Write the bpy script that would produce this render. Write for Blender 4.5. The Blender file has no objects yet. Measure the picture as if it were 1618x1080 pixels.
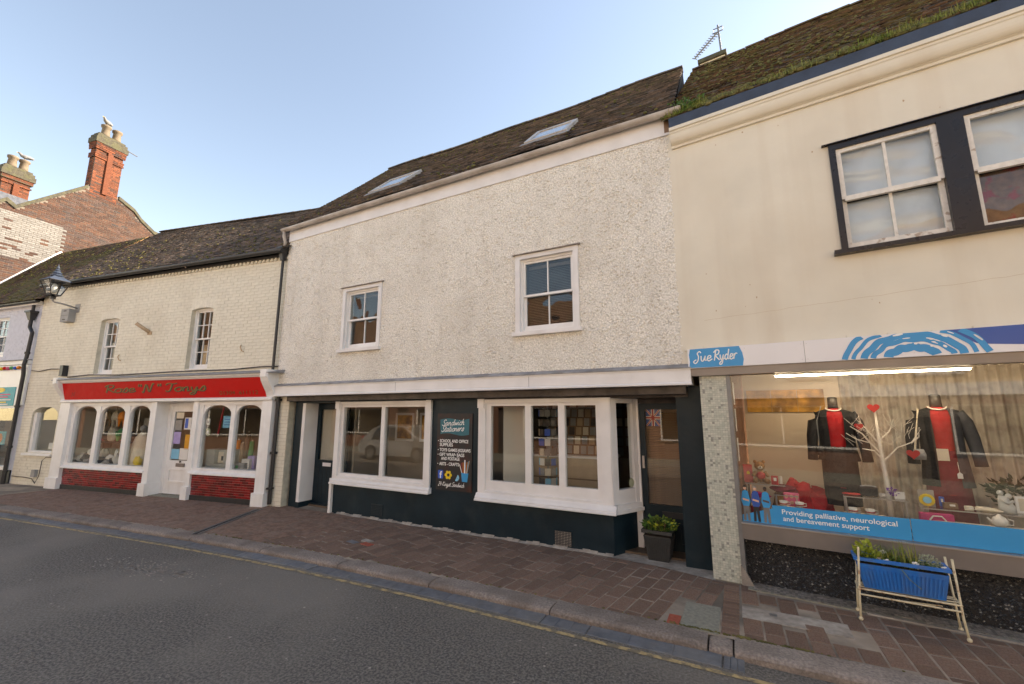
import bpy, bmesh, math, random
import numpy as np
from mathutils import Matrix, Vector
R_ = math.radians
rnd = random.Random(7)
rs = np.random.RandomState(11)
SC = bpy.context.scene
COL = SC.collection

# ------------------------------------------------------------------ camera
CAM_H = 1.85
cam_d = bpy.data.cameras.new('camera'); cam = bpy.data.objects.new('camera', cam_d); COL.objects.link(cam)
cam_d.sensor_width = 36.0; cam_d.lens = 670.0/1618.0*36.0
cam_d.clip_start = 0.05; cam_d.clip_end = 600
cam.location = (0, 0, CAM_H)
cam.rotation_euler = (R_(90)+math.atan(112/670.0), 0, R_(27.6))
SC.camera = cam

# ------------------------------------------------------------------ sky, sun, exposure
SUN_AZ, SUN_EL = 46.0, 34.0            # degrees clockwise from +Y (behind the shop row), above the horizon
w = bpy.data.worlds.new('World'); SC.world = w; w.use_nodes = True
wn = w.node_tree.nodes; wl = w.node_tree.links
bg = wn['Background']
sky = wn.new('ShaderNodeTexSky'); sky.sky_type = 'NISHITA'; sky.sun_disc = False
sky.sun_elevation = R_(SUN_EL); sky.sun_rotation = R_(SUN_AZ)
sky.air_density = 1.0; sky.dust_density = 0.2; sky.ozone_density = 0.0
wl.new(sky.outputs[0], bg.inputs[0]); bg.inputs[1].default_value = 0.122
sd = bpy.data.lights.new('sun', 'SUN'); sun = bpy.data.objects.new('sun', sd); COL.objects.link(sun)
sd.energy = 4.8; sd.angle = R_(0.55); sd.color = (1.0, 0.945, 0.87)
sv = Vector((math.sin(R_(SUN_AZ))*math.cos(R_(SUN_EL)), math.cos(R_(SUN_AZ))*math.cos(R_(SUN_EL)), math.sin(R_(SUN_EL))))
sun.rotation_euler = sv.to_track_quat('Z', 'Y').to_euler(); sun.location = sv*60
SC.view_settings.view_transform = 'Standard'; SC.view_settings.look = 'None'
SC.view_settings.exposure = 1.68; SC.view_settings.gamma = 1.0; SC.view_settings.use_curve_mapping = False
SC.view_settings.use_white_balance = True; SC.view_settings.white_balance_temperature = 8300; SC.view_settings.white_balance_tint = 13
SC.render.engine = 'CYCLES'
SC.cycles.use_denoising = True
SC.cycles.max_bounces = 10; SC.cycles.diffuse_bounces = 5; SC.cycles.glossy_bounces = 4
SC.cycles.transmission_bounces = 4; SC.cycles.transparent_max_bounces = 12
SC.cycles.sample_clamp_indirect = 6.0

# ------------------------------------------------------------------ colours and materials
def C(h):
    h = h.lstrip('#'); v = [int(h[i:i+2], 16)/255 for i in (0, 2, 4)]
    return tuple((x/12.92 if x <= .04045 else ((x+.055)/1.055)**2.4) for x in v)
def sc3(c, k): return tuple(min(1, x*k) for x in c)
MATS = {}
def pm(name, base, rough=.6, var=.12, scale=6, bump=0, bscale=60, spec=.5, metal=0, second=None, sscale=1.5, sfac=.5, sedge=(.45, .62),
       tint=None, orand=None, speck=None, detail=4, coat=0, streak=None, tight=.22):
    """Procedural paint/stone/wood. second: patches of another colour (wear). tint: ramp over the face attribute. orand: value spread per object. speck: (colour, scale, size)."""
    m = bpy.data.materials.new(name); m.use_nodes = True; MATS[name] = m
    n = m.node_tree.nodes; l = m.node_tree.links; b = n['Principled BSDF']
    tc = n.new('ShaderNodeTexCoord')
    def noise(s, d=detail):
        t = n.new('ShaderNodeTexNoise'); t.inputs['Scale'].default_value = s; t.inputs['Detail'].default_value = d
        l.new(tc.outputs['Object'], t.inputs['Vector']); return t
    def mix(fac, a, bb, mode='MIX'):
        x = n.new('ShaderNodeMix'); x.data_type = 'RGBA'; x.blend_type = mode
        for s, v in ((x.inputs[0], fac), (x.inputs[6], a), (x.inputs[7], bb)):
            if hasattr(v, 'node'): l.new(v, s)
            elif isinstance(v, tuple): s.default_value = (*v, 1) if len(v) == 3 else v
            else: s.default_value = v
        return x.outputs[2]
    def ramp(src, stops):
        r = n.new('ShaderNodeValToRGB'); l.new(src, r.inputs[0]); e = r.color_ramp.elements
        while len(e) < len(stops): e.new(.5)
        for q, (p, c) in zip(e, stops): q.position = p; q.color = (*c, 1) if len(c) == 3 else c
        return r.outputs[0]
    if tint:
        at = n.new('ShaderNodeAttribute'); at.attribute_name = 'tint'
        col = ramp(at.outputs['Fac'], tint)
        nz = ramp(noise(scale).outputs[0], [(.3, (1-var,)*3), (.7, (1+var,)*3)])
        col = mix(1.0, col, nz, 'MULTIPLY')
    else:
        col = ramp(noise(scale).outputs[0], [(.5-tight, sc3(base, 1-var)), (.5+tight, sc3(base, 1+var))])
    if second:
        f = ramp(noise(sscale, 8).outputs[0], [(sedge[0], (0, 0, 0)), (sedge[1], (1, 1, 1))])
        mu = n.new('ShaderNodeMath'); mu.operation = 'MULTIPLY'; mu.inputs[1].default_value = sfac; l.new(f, mu.inputs[0])
        col = mix(mu.outputs[0], col, second)
    if speck:
        v = n.new('ShaderNodeTexVoronoi'); v.inputs['Scale'].default_value = speck[1]; l.new(tc.outputs['Object'], v.inputs['Vector'])
        f = ramp(v.outputs['Distance'], [(speck[2]*.6, (1, 1, 1)), (speck[2], (0, 0, 0))])
        col = mix(f, col, speck[0])
    if streak:                                   # run-down dirt: noise drawn out along z
        mp = n.new('ShaderNodeMapping'); mp.inputs['Scale'].default_value = (streak[1], streak[1], streak[1]*.07); l.new(tc.outputs['Object'], mp.inputs['Vector'])
        t = n.new('ShaderNodeTexNoise'); t.inputs['Scale'].default_value = 1; t.inputs['Detail'].default_value = 6; l.new(mp.outputs[0], t.inputs['Vector'])
        f = ramp(t.outputs[0], [(.5, (0, 0, 0)), (.75, (streak[2],)*3)])
        col = mix(f, col, streak[0])
    if orand:
        oi = n.new('ShaderNodeObjectInfo')
        f = ramp(oi.outputs['Random'], [(0, (1-orand,)*3), (.5, (1, 1-.06*orand, 1-.1*orand)), (1, (1+orand,)*3)])
        col = mix(1.0, col, f, 'MULTIPLY')
    l.new(col, b.inputs['Base Color'])
    b.inputs['Metallic'].default_value = metal
    b.inputs['Specular IOR Level'].default_value = spec
    b.inputs['Coat Weight'].default_value = coat
    rr = n.new('ShaderNodeMapRange'); l.new(noise(scale*2.3).outputs[0], rr.inputs[0])
    rr.inputs[1].default_value = .3; rr.inputs[2].default_value = .7
    rr.inputs[3].default_value = max(.02, rough*.82); rr.inputs[4].default_value = min(1, rough*1.15); l.new(rr.outputs[0], b.inputs['Roughness'])
    if bump:
        bm = n.new('ShaderNodeBump'); bm.inputs['Strength'].default_value = 1; bm.inputs['Distance'].default_value = bump
        l.new(noise(bscale, 5).outputs[0], bm.inputs['Height']); l.new(bm.outputs[0], b.inputs['Normal'])
    return m
def emis(name, c, s):
    m = bpy.data.materials.new(name); m.use_nodes = True; MATS[name] = m
    b = m.node_tree.nodes['Principled BSDF']; b.inputs['Base Color'].default_value = (*c, 1)
    b.inputs['Emission Color'].default_value = (*c, 1); b.inputs['Emission Strength'].default_value = s; return m
def glass(name, tintc=(.93, .95, .94), refl=1.0, wav=.0):
    m = bpy.data.materials.new(name); m.use_nodes = True; MATS[name] = m
    n = m.node_tree.nodes; l = m.node_tree.links; n.remove(n['Principled BSDF'])
    t = n.new('ShaderNodeBsdfTransparent'); t.inputs[0].default_value = (*tintc, 1)
    g = n.new('ShaderNodeBsdfGlossy'); g.inputs['Roughness'].default_value = .0; g.inputs[0].default_value = (refl, refl, refl, 1)
    f = n.new('ShaderNodeLayerWeight'); f.inputs[0].default_value = .5      # facing = 1-|cos|: the same from both sides of the sheet
    pw = n.new('ShaderNodeMath'); pw.operation = 'POWER'; pw.inputs[1].default_value = 5; l.new(f.outputs['Facing'], pw.inputs[0])
    mu = n.new('ShaderNodeMath'); mu.operation = 'MULTIPLY_ADD'; mu.inputs[1].default_value = .95; mu.inputs[2].default_value = .036; mu.use_clamp = True; l.new(pw.outputs[0], mu.inputs[0])
    x = n.new('ShaderNodeMixShader'); l.new(mu.outputs[0], x.inputs[0]); l.new(t.outputs[0], x.inputs[1]); l.new(g.outputs[0], x.inputs[2])
    if wav:
        tc = n.new('ShaderNodeTexCoord'); nz = n.new('ShaderNodeTexNoise'); nz.inputs['Scale'].default_value = 2.2; nz.inputs['Detail'].default_value = 1
        l.new(tc.outputs['Object'], nz.inputs['Vector'])
        bm = n.new('ShaderNodeBump'); bm.inputs['Strength'].default_value = 1; bm.inputs['Distance'].default_value = wav
        l.new(nz.outputs[0], bm.inputs['Height']); l.new(bm.outputs[0], g.inputs['Normal']); l.new(bm.outputs[0], f.inputs['Normal'])
    l.new(x.outputs[0], n['Material Output'].inputs[0]); return m

pm('asphalt', (.116, .103, .089), .8, .42, 46, .006, 130, spec=.45, second=(.180, .158, .134), sscale=.5, sfac=.8, sedge=(.44, .62), speck=((.23, .21, .185), 24, .17), detail=8, tight=.09)
pm('paver', (.172, .104, .076), .8, .22, 14, .002, 120, spec=.3, orand=.20, second=(.20, .15, .12), sscale=4, sfac=.35, tight=.12)
pm('mortar', (.30, .245, .195), .95, .25, 5, .003, 90, spec=.2, second=(.10, .085, .07), sscale=1.3, sfac=.8)
pm('kerb_granite', (.225, .185, .16), .8, .35, 50, .003, 160, spec=.35, orand=.15, second=(.10, .075, .06), sscale=2.5, sfac=.5, speck=((.07, .06, .055), 90, .16))
pm('channel_slate', (.115, .125, .14), .6, .25, 9, .003, 70, spec=.4, orand=.22, second=(.19, .18, .165), sscale=3, sfac=.35)
pm('yellow_paint', (.40, .29, .14), .75, .25, 30, .002, 200, second=(.10, .09, .075), sscale=14, sfac=.75, sedge=(.46, .58))
pm('concrete', (.23, .22, .18), .9, .2, 30, .004, 110, spec=.25, speck=((.10, .10, .085), 60, .14))
pm('concrete_pale', (.34, .30, .26), .9, .25, 16, .004, 80, spec=.25, second=(.16, .13, .11), sscale=3, sfac=.5)
pm('red_brick_paver', (.32, .07, .04), .8, .18, 20, .002, 90)
pm('pebbledash', (.73, .70, .64), .9, .20, 48, .0015, 260, spec=.25, second=(.56, .52, .46), sscale=.9, sfac=.25, detail=6, speck=((.40, .35, .30), 52, .14), streak=((.42, .39, .34), 3.0, .2), tight=.12)  # speck: dark dots put the shade of small pits into the colour
pm('cream_render', (.71, .66, .555), .75, .05, 2, .0015, 14, spec=.3, second=(.62, .535, .42), sscale=.7, sfac=.5, sedge=(.45, .75), streak=((.55, .45, .34), 3.2, .35))
pm('cream_brick', (.74, .70, .59), .7, .08, 9, .0015, 90, spec=.35, second=(.62, .56, .45), sscale=1.1, sfac=.4, orand=.03)
pm('cream_joint', (.55, .50, .40), .8, .15, 9, .001, 60, spec=.3)
pm('lilac_brick', (.56, .58, .66), .7, .07, 8, .0015, 60, orand=.03)
pm('white_paint', (.72, .70, .69), .45, .06, 3, .0006, 40, second=(.50, .47, .43), sscale=2.6, sfac=.28, sedge=(.5, .75))
pm('white_fresh', (.78, .77, .76), .4, .04, 3, .0005, 40, second=(.60, .57, .52), sscale=3.5, sfac=.3, sedge=(.5, .7), streak=((.52, .49, .44), 7, .25))
pm('white_worn', (.70, .66, .60), .6, .1, 20, .002, 60, second=(.34, .24, .17), sscale=13, sfac=.8, sedge=(.60, .68))
pm('teal_paint', (.007, .019, .027), .42, .22, 2.5, .002, 26, spec=.28, second=(.030, .043, .046), sscale=2.8, sfac=.5, sedge=(.55, .8))
pm('dark_wood', (.055, .042, .034), .7, .3, 10, .002, 40, second=(.12, .10, .085), sscale=4, sfac=.5)
pm('black_paint', (.018, .018, .020), .45, .2, 5, .001, 40)
pm('window_black', (.016, .013, .014), .3, .2, 4, .0008, 30, spec=.4)
pm('navy_lead', (.030, .045, .075), .55, .3, 4, .002, 30)
pm('red_board', (.56, .006, .005), .5, .10, 3, .0006, 20, spec=.16, second=(.40, .012, .009), sscale=3, sfac=.4)
pm('gold', (.20, .145, .045), .5, .15, 30, 0, spec=.3)
pm('red_tile', (.19, .008, .009), .2, .4, 12, .0015, 24, spec=.6, orand=.5, coat=.3)
pm('tile_grout', (.42, .22, .19), .8, .2, 30)
pm('lead_grey', (.28, .28, .29), .6, .2, 6, .002, 30, second=(.14, .13, .12), sscale=4, sfac=.6)
pm('gutter_grey', (.46, .42, .39), .5, .15, 5, .0008, 30, second=(.28, .22, .17), sscale=3, sfac=.5)
pm('roof_tile', None, .9, .25, 24, .003, 90, spec=.25, tint=[(0, (.040, .033, .030)), (.4, (.095, .076, .066)), (.75, (.14, .105, .086)), (1, (.19, .135, .105))], second=(.10, .088, .055), sscale=2.2, sfac=.5, sedge=(.5, .7))
pm('roof_tile_mossy', None, .95, .3, 24, .003, 90, spec=.2, tint=[(0, (.05, .035, .026)), (.4, (.095, .062, .042)), (.75, (.13, .078, .05)), (1, (.17, .10, .06))], second=(.12, .105, .04), sscale=3.2, sfac=.55, sedge=(.46, .62))
pm('roof_tile_grey', None, .9, .25, 24, .003, 90, spec=.25, tint=[(0, (.045, .036, .032)), (.4, (.092, .068, .056)), (.75, (.14, .098, .075)), (1, (.20, .145, .11))], second=(.10, .085, .06), sscale=1.6, sfac=.5)
pm('roof_tile_left', None, .9, .25, 24, .003, 90, spec=.25, tint=[(0, (.055, .038, .028)), (.4, (.10, .066, .046)), (.7, (.15, .085, .05)), (1, (.50, .23, .11))], second=(.115, .12, .04), sscale=1.2, sfac=.5, sedge=(.45, .6))
pm('roof_under', (.04, .035, .03), .95)
pm('moss', (.095, .09, .035), .95, .4, 20, .004, 90, spec=.1, second=(.19, .16, .06), sscale=8, sfac=.7)
pm('grass', (.15, .20, .04), .7, .35, 12, spec=.2, second=(.30, .26, .09), sscale=6, sfac=.6)
pm('leaf', (.05, .13, .025), .5, .4, 18, spec=.4, second=(.15, .20, .04), sscale=11, sfac=.7)
pm('leaf_yellow', (.28, .33, .04), .5, .3, 18, spec=.4)
pm('leaf_silver', (.34, .36, .25), .6, .25, 18)
pm('leaf_dark', (.018, .04, .018), .5, .4, 18)
pm('petal', (.75, .74, .72), .6, .1)
pm('soil', (.035, .025, .02), .95, .3, 30, .004, 60)
pm('brick_red', None, .85, .2, 20, .002, 60, spec=.25, tint=[(0, (.045, .034, .034)), (.22, (.09, .05, .042)), (.3, (.052, .028, .023)), (.7, (.08, .039, .028)), (.93, (.105, .050, .034)), (.96, (.15, .145, .14)), (1, (.20, .195, .19))], orand=.1)
pm('brick_orange', None, .85, .2, 20, .002, 60, spec=.25, tint=[(0, (.06, .04, .035)), (.15, (.10, .036, .022)), (.6, (.165, .052, .027)), (1, (.22, .07, .035))])
pm('brick_mortar', (.17, .145, .12), .95, .2, 20, .002, 60)
pm('stone_mossy', (.07, .064, .046), .95, .35, 10, .01, 30, second=(.09, .09, .04), sscale=5, sfac=.6)
pm('clay_pot', (.17, .13, .09), .8, .2, 10, .002, 40, second=(.22, .18, .13), sscale=5, sfac=.5)
pm('plain_dark', (.020, .019, .018), .8, .2)
pm('room_wall', (.32, .26, .20), .8, .08, 1.5)
pm('room_cream', (.60, .50, .40), .8, .05, 1.5)
pm('room_floor', (.11, .075, .05), .6, .2, 3)
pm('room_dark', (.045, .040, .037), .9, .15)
pm('wood_pale', (.42, .30, .19), .5, .12, 4)
pm('wood_brown', (.20, .115, .06), .5, .2, 6)
pm('blind', (.27, .165, .095), .55, .12, 12)
pm('blind_grey', (.17, .15, .13), .6, .1, 12)
pm('curtain', (.56, .52, .48), .85, .14, 3, second=(.22, .18, .155), sscale=7, sfac=.5)
pm('net_curtain', (.52, .47, .39), .85, .06, 2)
pm('plastic_sheet', (.84, .83, .83), .14, .04, 4, .006, 5, spec=.8, second=(.62, .58, .56), sscale=2.2, sfac=.6, coat=.5)
pm('shop_blue', (.010, .27, .56), .42, .03, 2)
pm('sign_white', (.74, .72, .73), .35, .03, 2)
pm('sign_navy', (.018, .080, .33), .4, .05, 2)
pm('text_white', (.80, .80, .78), .5, .02)
pm('steel_brown', (.22, .19, .17), .38, .12, 3, .0005, 20, metal=.3, spec=.5)
pm('alu', (.42, .40, .39), .35, .1, 4, metal=.7)
pm('pebble_panel', (.008, .008, .009), .55, .3, 30, .006, 55, spec=.5)
pm('pebble', None, .35, .2, 20, spec=.6, tint=[(0, (.012, .012, .013)), (.7, (.04, .04, .042)), (.92, (.10, .10, .095)), (1, (.40, .39, .36))])
pm('mosaic', None, .3, .08, 20, spec=.5, tint=[(0, (.25, .25, .235)), (.055, (.29, .29, .26)), (.08, (.41, .43, .37)), (.6, (.50, .51, .44)), (1, (.58, .57, .49))])
pm('mosaic_grout', (.24, .22, .17), .9, .2, 20)
pm('mosaic_dirty', None, .6, .2, 20, tint=[(0, (.12, .10, .085)), (1, (.30, .26, .22))])
pm('planter_grey', (.035, .036, .036), .55, .2, 6)
pm('planter_blue', (.002, .15, .52), .5, .12, 6, second=(.05, .13, .30), sscale=7, sfac=.4, streak=((.12, .13, .15), 9, .45))
pm('stand_cream', (.62, .53, .36), .5, .12, 20, second=(.30, .12, .04), sscale=16, sfac=.8, sedge=(.56, .66))
pm('jacket_black', (.010, .010, .012), .8, .35, 30, .012, 11)
pm('jacket_grey', (.05, .052, .062), .8, .15, 8, .012, 9)
pm('cloth_red', (.40, .006, .012), .75, .2, 8, .014, 9)
pm('cloth_maroon', (.16, .006, .02), .8, .2, 8, .014, 8)
pm('mannequin', (.03, .028, .027), .45)
pm('birch', (.70, .66, .60), .6, .1, 20)
pm('heart_red', (.45, .012, .015), .4)
pm('teddy', (.33, .17, .07), .95, .25, 40, .004, 120)
pm('pink', (.62, .10, .20), .6, .2, 10)
pm('magenta', (.50, .012, .14), .5, .2)
pm('purple', (.17, .045, .36), .7, .2)
pm('china', (.72, .68, .62), .2, .05)
pm('artwork', (.60, .30, .05), .6, .4, 7, 0, second=(.10, .045, .012), sscale=4, sfac=.7, detail=7)
pm('paper', (.72, .70, .66), .7, .03)
pm('paper_blue', (.20, .50, .68), .7, .05)
pm('paper_orange', (.72, .34, .03), .7, .1, 12)
pm('paper_purple', (.42, .34, .62), .7, .1, 12)
pm('turquoise', (.004, .31, .36), .5, .1)
pm('yellow', (.75, .52, .02), .5, .05)
pm('orange', (.75, .22, .01), .6, .15)
pm('green', (.03, .28, .08), .5, .1)
pm('blue', (.02, .10, .50), .4, .1)
pm('dark_cloth', (.022, .022, .026), .9, .2)
pm('grey_cloth', (.30, .28, .26), .9, .15)
pm('cream_cloth', (.66, .58, .46), .9, .1, 8, .003, 20)
pm('tan_cloth', (.46, .33, .21), .9, .1, 8, .004, 16)
pm('machine_grey', (.40, .40, .36), .5, .06)
pm('screen_dark', (.03, .05, .07), .15, .1)
pm('skin_a', (.66, .38, .26), .7, .03); pm('skin_b', (.10, .05, .03), .7, .03)
pm('board_black', (.012, .011, .012), .5, .2, 8, second=(.055, .010, .006), sscale=5, sfac=.7, sedge=(.5, .68))
pm('teal_banner', (.012, .13, .17), .5, .15, 8)
pm('steel_grey', (.20, .20, .20), .45, .15, 6, metal=.4)
pm('box_grey', (.27, .26, .25), .6, .12, 8)
pm('gull_white', (.20, .20, .20), .7, .03); pm('gull_grey', (.22, .23, .25), .7, .05)
pm('lamp_milk', (.52, .52, .50), .35, .1)
pm('render_white', (.74, .70, .63), .8, .04, 2)
pm('render_ochre', (.66, .48, .29), .8, .05, 2)
pm('render_pink', (.68, .52, .43), .8, .05, 2)
pm('brick_plain', (.20, .10, .065), .85, .25, 12, .004, 60)
pm('car_silver', (.50, .51, .52), .25, .03, 2, metal=.5, coat=1)
pm('tyre', (.02, .02, .02), .8)
pm('tail_red', (.45, .02, .01), .2)
pm('lichen', (.45, .40, .10), .9, .3, 20)
glass('shop_glass', (.92, .93, .92), .95)
glass('old_glass', (.88, .90, .90), .95, .012)
glass('opp_glass', (.25, .27, .28), .95)
emis('tube_light', (1.0, .88, .70), 15.0)
emis('lit_pane', (1.0, .83, .55), 1.2)
# ------------------------------------------------------------------ mesh helpers
def _m(m): return MATS[m] if isinstance(m, str) else m
class MB:
    """Collects faces in local coordinates; build() links them as one mesh object."""
    def __init__(s): s.v = []; s.f = []; s.t = []
    def quad(s, a, b, c, d, t=0.5):
        i = len(s.v); s.v += [a, b, c, d]; s.f.append((i, i+1, i+2, i+3)); s.t.append(t); return s
    def poly(s, pts, t=0.5):
        i = len(s.v); s.v += list(pts); s.f.append(tuple(range(i, i+len(pts)))); s.t.append(t); return s
    def box(s, x0, x1, y0, y1, z0, z1, t=0.5):
        return s.hexa([(x0, y0, z0), (x1, y0, z0), (x1, y1, z0), (x0, y1, z0), (x0, y0, z1), (x1, y0, z1), (x1, y1, z1), (x0, y1, z1)], t)
    def hexa(s, p, t=0.5):
        i = len(s.v); s.v += list(p)
        for q in ((0, 3, 2, 1), (4, 5, 6, 7), (0, 1, 5, 4), (1, 2, 6, 5), (2, 3, 7, 6), (3, 0, 4, 7)):
            s.f.append(tuple(i+k for k in q)); s.t.append(t)
        return s
    def prism(s, prof, a0, a1, axis='x', t=0.5):
        """Extrude a closed profile. axis x: prof=(y,z); axis y: prof=(x,z); axis z: prof=(x,y)."""
        f = {'x': lambda p, a: (a, p[0], p[1]), 'y': lambda p, a: (p[0], a, p[1]), 'z': lambda p, a: (p[0], p[1], a)}[axis]
        i = len(s.v); n = len(prof)
        s.v += [f(p, a0) for p in prof] + [f(p, a1) for p in prof]
        s.f.append(tuple(i+k for k in range(n))); s.f.append(tuple(i+n+k for k in reversed(range(n)))); s.t += [t, t]
        for k in range(n):
            j = (k+1) % n; s.f.append((i+k, i+n+k, i+n+j, i+j)); s.t.append(t)
        return s
    def tube(s, pts, r, n=8, t=0.5, cap=True):
        P = [Vector(p) for p in pts]; rr = r if isinstance(r, (list, tuple)) else [r]*len(P); i0 = len(s.v)
        for k, p in enumerate(P):
            d = (P[min(k+1, len(P)-1)]-P[max(k-1, 0)])
            d = d.normalized() if d.length > 1e-9 else Vector((0, 0, 1))
            a = d.cross(Vector((0, 0, 1)) if abs(d.z) < .9 else Vector((1, 0, 0))).normalized(); b = d.cross(a)
            for q in range(n):
                an = 2*math.pi*q/n; c = p+(a*math.cos(an)+b*math.sin(an))*rr[k]; s.v.append(tuple(c))
        for k in range(len(P)-1):
            for q in range(n):
                q2 = (q+1) % n; s.f.append((i0+k*n+q, i0+k*n+q2, i0+(k+1)*n+q2, i0+(k+1)*n+q)); s.t.append(t)
        if cap:
            s.f.append(tuple(i0+q for q in reversed(range(n)))); s.f.append(tuple(i0+(len(P)-1)*n+q for q in range(n))); s.t += [t, t]
        return s
    def loft(s, rings, n=14, t=0.5, cap=True):
        """rings: (cx, cy, z, rx, ry)"""
        i0 = len(s.v)
        for cx, cy, z, rx, ry in rings:
            for q in range(n):
                an = 2*math.pi*q/n; s.v.append((cx+rx*math.cos(an), cy+ry*math.sin(an), z))
        for k in range(len(rings)-1):
            for q in range(n):
                q2 = (q+1) % n; s.f.append((i0+k*n+q, i0+k*n+q2, i0+(k+1)*n+q2, i0+(k+1)*n+q)); s.t.append(t)
        if cap:
            s.f.append(tuple(i0+q for q in reversed(range(n)))); s.f.append(tuple(i0+(len(rings)-1)*n+q for q in range(n))); s.t += [t, t]
        return s
    def lathe(s, c, prof, n=14, t=0.5): return s.loft([(c[0], c[1], c[2]+z, r, r) for r, z in prof], n, t)
    def ball(s, c, rx, ry=None, rz=None, n=10, m=6, t=0.5):
        ry = ry or rx; rz = rz or rx
        return s.loft([(c[0], c[1], c[2]-rz*math.cos(math.pi*k/m), max(1e-4, rx*math.sin(math.pi*k/m)), max(1e-4, ry*math.sin(math.pi*k/m))) for k in range(m+1)], n, t, False)
    def xf(s, mat, a=0):
        s.v[a:] = [tuple(mat @ Vector(p)) for p in s.v[a:]]; return s
    def build(s, name, mat, parent=None, smooth=False, kind=None, bevel=0):
        me = bpy.data.meshes.new(name); me.from_pydata(s.v, [], s.f); me.materials.append(_m(mat))
        if len(set(s.t)) > 1 or (s.t and s.t[0] != .5):
            at = me.attributes.new('tint', 'FLOAT', 'FACE'); at.data.foreach_set('value', s.t)
        if smooth: me.polygons.foreach_set('use_smooth', [True]*len(me.polygons))
        me.update(); o = bpy.data.objects.new(name, me); COL.objects.link(o)
        if parent is not None: o.parent = parent
        if kind: o['kind'] = kind
        if bevel:
            b = o.modifiers.new('bevel', 'BEVEL'); b.width = bevel; b.segments = 2; b.limit_method = 'ANGLE'
        return o
def fixn(o):
    bm = bmesh.new(); bm.from_mesh(o.data); bmesh.ops.recalc_face_normals(bm, faces=bm.faces); bm.to_mesh(o.data); bm.free(); return o

class Frame:
    def __init__(s, x, y, ang): s.o = Vector((x, y, 0)); s.a = R_(ang); s.m = Matrix.Translation(s.o) @ Matrix.Rotation(s.a, 4, 'Z')
    def p(s, q): return s.m @ Vector(q)
W0 = Frame(0, 0, 0)
FM = Frame(0, 5.78, 0)                 # stationery shop: s = world x, d into the building
FR = Frame(-.572, 5.78, -5.35)         # charity shop
FL = Frame(-8.949, 5.78, 9.5)          # red shopfront and the row beyond it
def thing(name, label, cat, fr=W0, loc=(0, 0, 0), rotz=0, group=None):
    o = bpy.data.objects.new(name, None); COL.objects.link(o); o.empty_display_size = .1
    o.location = fr.p(loc); o.rotation_euler = (0, 0, fr.a+rotz); return tag(o, label, cat, group)
def tag(o, label, cat, group=None):
    o['label'] = label; o['category'] = cat
    if group: o['group'] = group
    return o
def place(o, fr, loc=(0, 0, 0), rotz=0):
    o.location = fr.p(loc); o.rotation_euler = (0, 0, fr.a+rotz); return o
def struct(o): o['kind'] = 'structure'; return o
def copy_tree(o, parent=None):
    c = o.copy(); COL.objects.link(c)
    if parent is not None: c.parent = parent
    for ch in o.children: copy_tree(ch, c)
    return c
# shared unit box for alike pieces (bricks, tiles, pavers); origin at a corner
def unit_mesh(name, mat, ch=.0, tint=None):
    b = MB()
    if ch:
        b.hexa([(0, 0, 0), (1, 0, 0), (1, 1, 0), (0, 1, 0), (0, 0, 1-ch), (1, 0, 1-ch), (1, 1, 1-ch), (0, 1, 1-ch)])
        b.f.pop(1); b.t.pop(1)
        c = .035
        i = len(b.v); b.v += [(c, c, 1), (1-c, c, 1), (1-c, 1-c, 1), (c, 1-c, 1)]
        for q in ((i, i+1, i+2, i+3), (4, 5, i+1, i), (5, 6, i+2, i+1), (6, 7, i+3, i+2), (7, 4, i, i+3)): b.f.append(q); b.t.append(.5)
    else: b.box(0, 1, 0, 1, 0, 1)
    me = bpy.data.meshes.new(name); me.from_pydata(b.v, [], b.f); me.materials.append(_m(mat))
    if tint is not None:
        at = me.attributes.new('tint', 'FLOAT', 'FACE'); at.data.foreach_set('value', [tint]*len(me.polygons))
    return me
def piece(name, me, parent, loc, scale=(1, 1, 1), rot=(0, 0, 0)):
    o = bpy.data.objects.new(name, me); COL.objects.link(o); o.parent = parent
    o.location = loc; o.scale = scale; o.rotation_euler = rot; return o

def wall(name, s0, s1, z0, z1, d0, d1, openings, mat, parent, holes_ok=True):
    """Solid wall in the s-z plane, front face at d0, with rectangular openings (a0,a1,b0,b1)."""
    S = sorted({s0, s1, *[max(s0, min(s1, v)) for o in openings for v in o[:2]]})
    Z = sorted({z0, z1, *[max(z0, min(z1, v)) for o in openings for v in o[2:]]})
    def filled(i, k):
        if i < 0 or k < 0 or i >= len(S)-1 or k >= len(Z)-1: return False
        x = (S[i]+S[i+1])/2; z = (Z[k]+Z[k+1])/2
        return not any(o[0] < x < o[1] and o[2] < z < o[3] for o in openings)
    b = MB()
    for i in range(len(S)-1):
        for k in range(len(Z)-1):
            if not filled(i, k): continue
            a, c, e, f = S[i], S[i+1], Z[k], Z[k+1]
            b.quad((a, d0, e), (c, d0, e), (c, d0, f), (a, d0, f)); b.quad((c, d1, e), (a, d1, e), (a, d1, f), (c, d1, f))
            if not filled(i-1, k): b.quad((a, d1, e), (a, d0, e), (a, d0, f), (a, d1, f))
            if not filled(i+1, k): b.quad((c, d0, e), (c, d1, e), (c, d1, f), (c, d0, f))
            if not filled(i, k-1): b.quad((a, d1, e), (c, d1, e), (c, d0, e), (a, d0, e))
            if not filled(i, k+1): b.quad((a, d0, f), (c, d0, f), (c, d1, f), (a, d1, f))
    return b.build(name, mat, parent)

CAMP = Vector((0, 0, CAM_H))
def split_nearest(items, fr, keyf, nmax=300):
    items = sorted(items, key=lambda it: (fr.p(keyf(it))-CAMP).length); return items[:nmax], items[nmax:]

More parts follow.
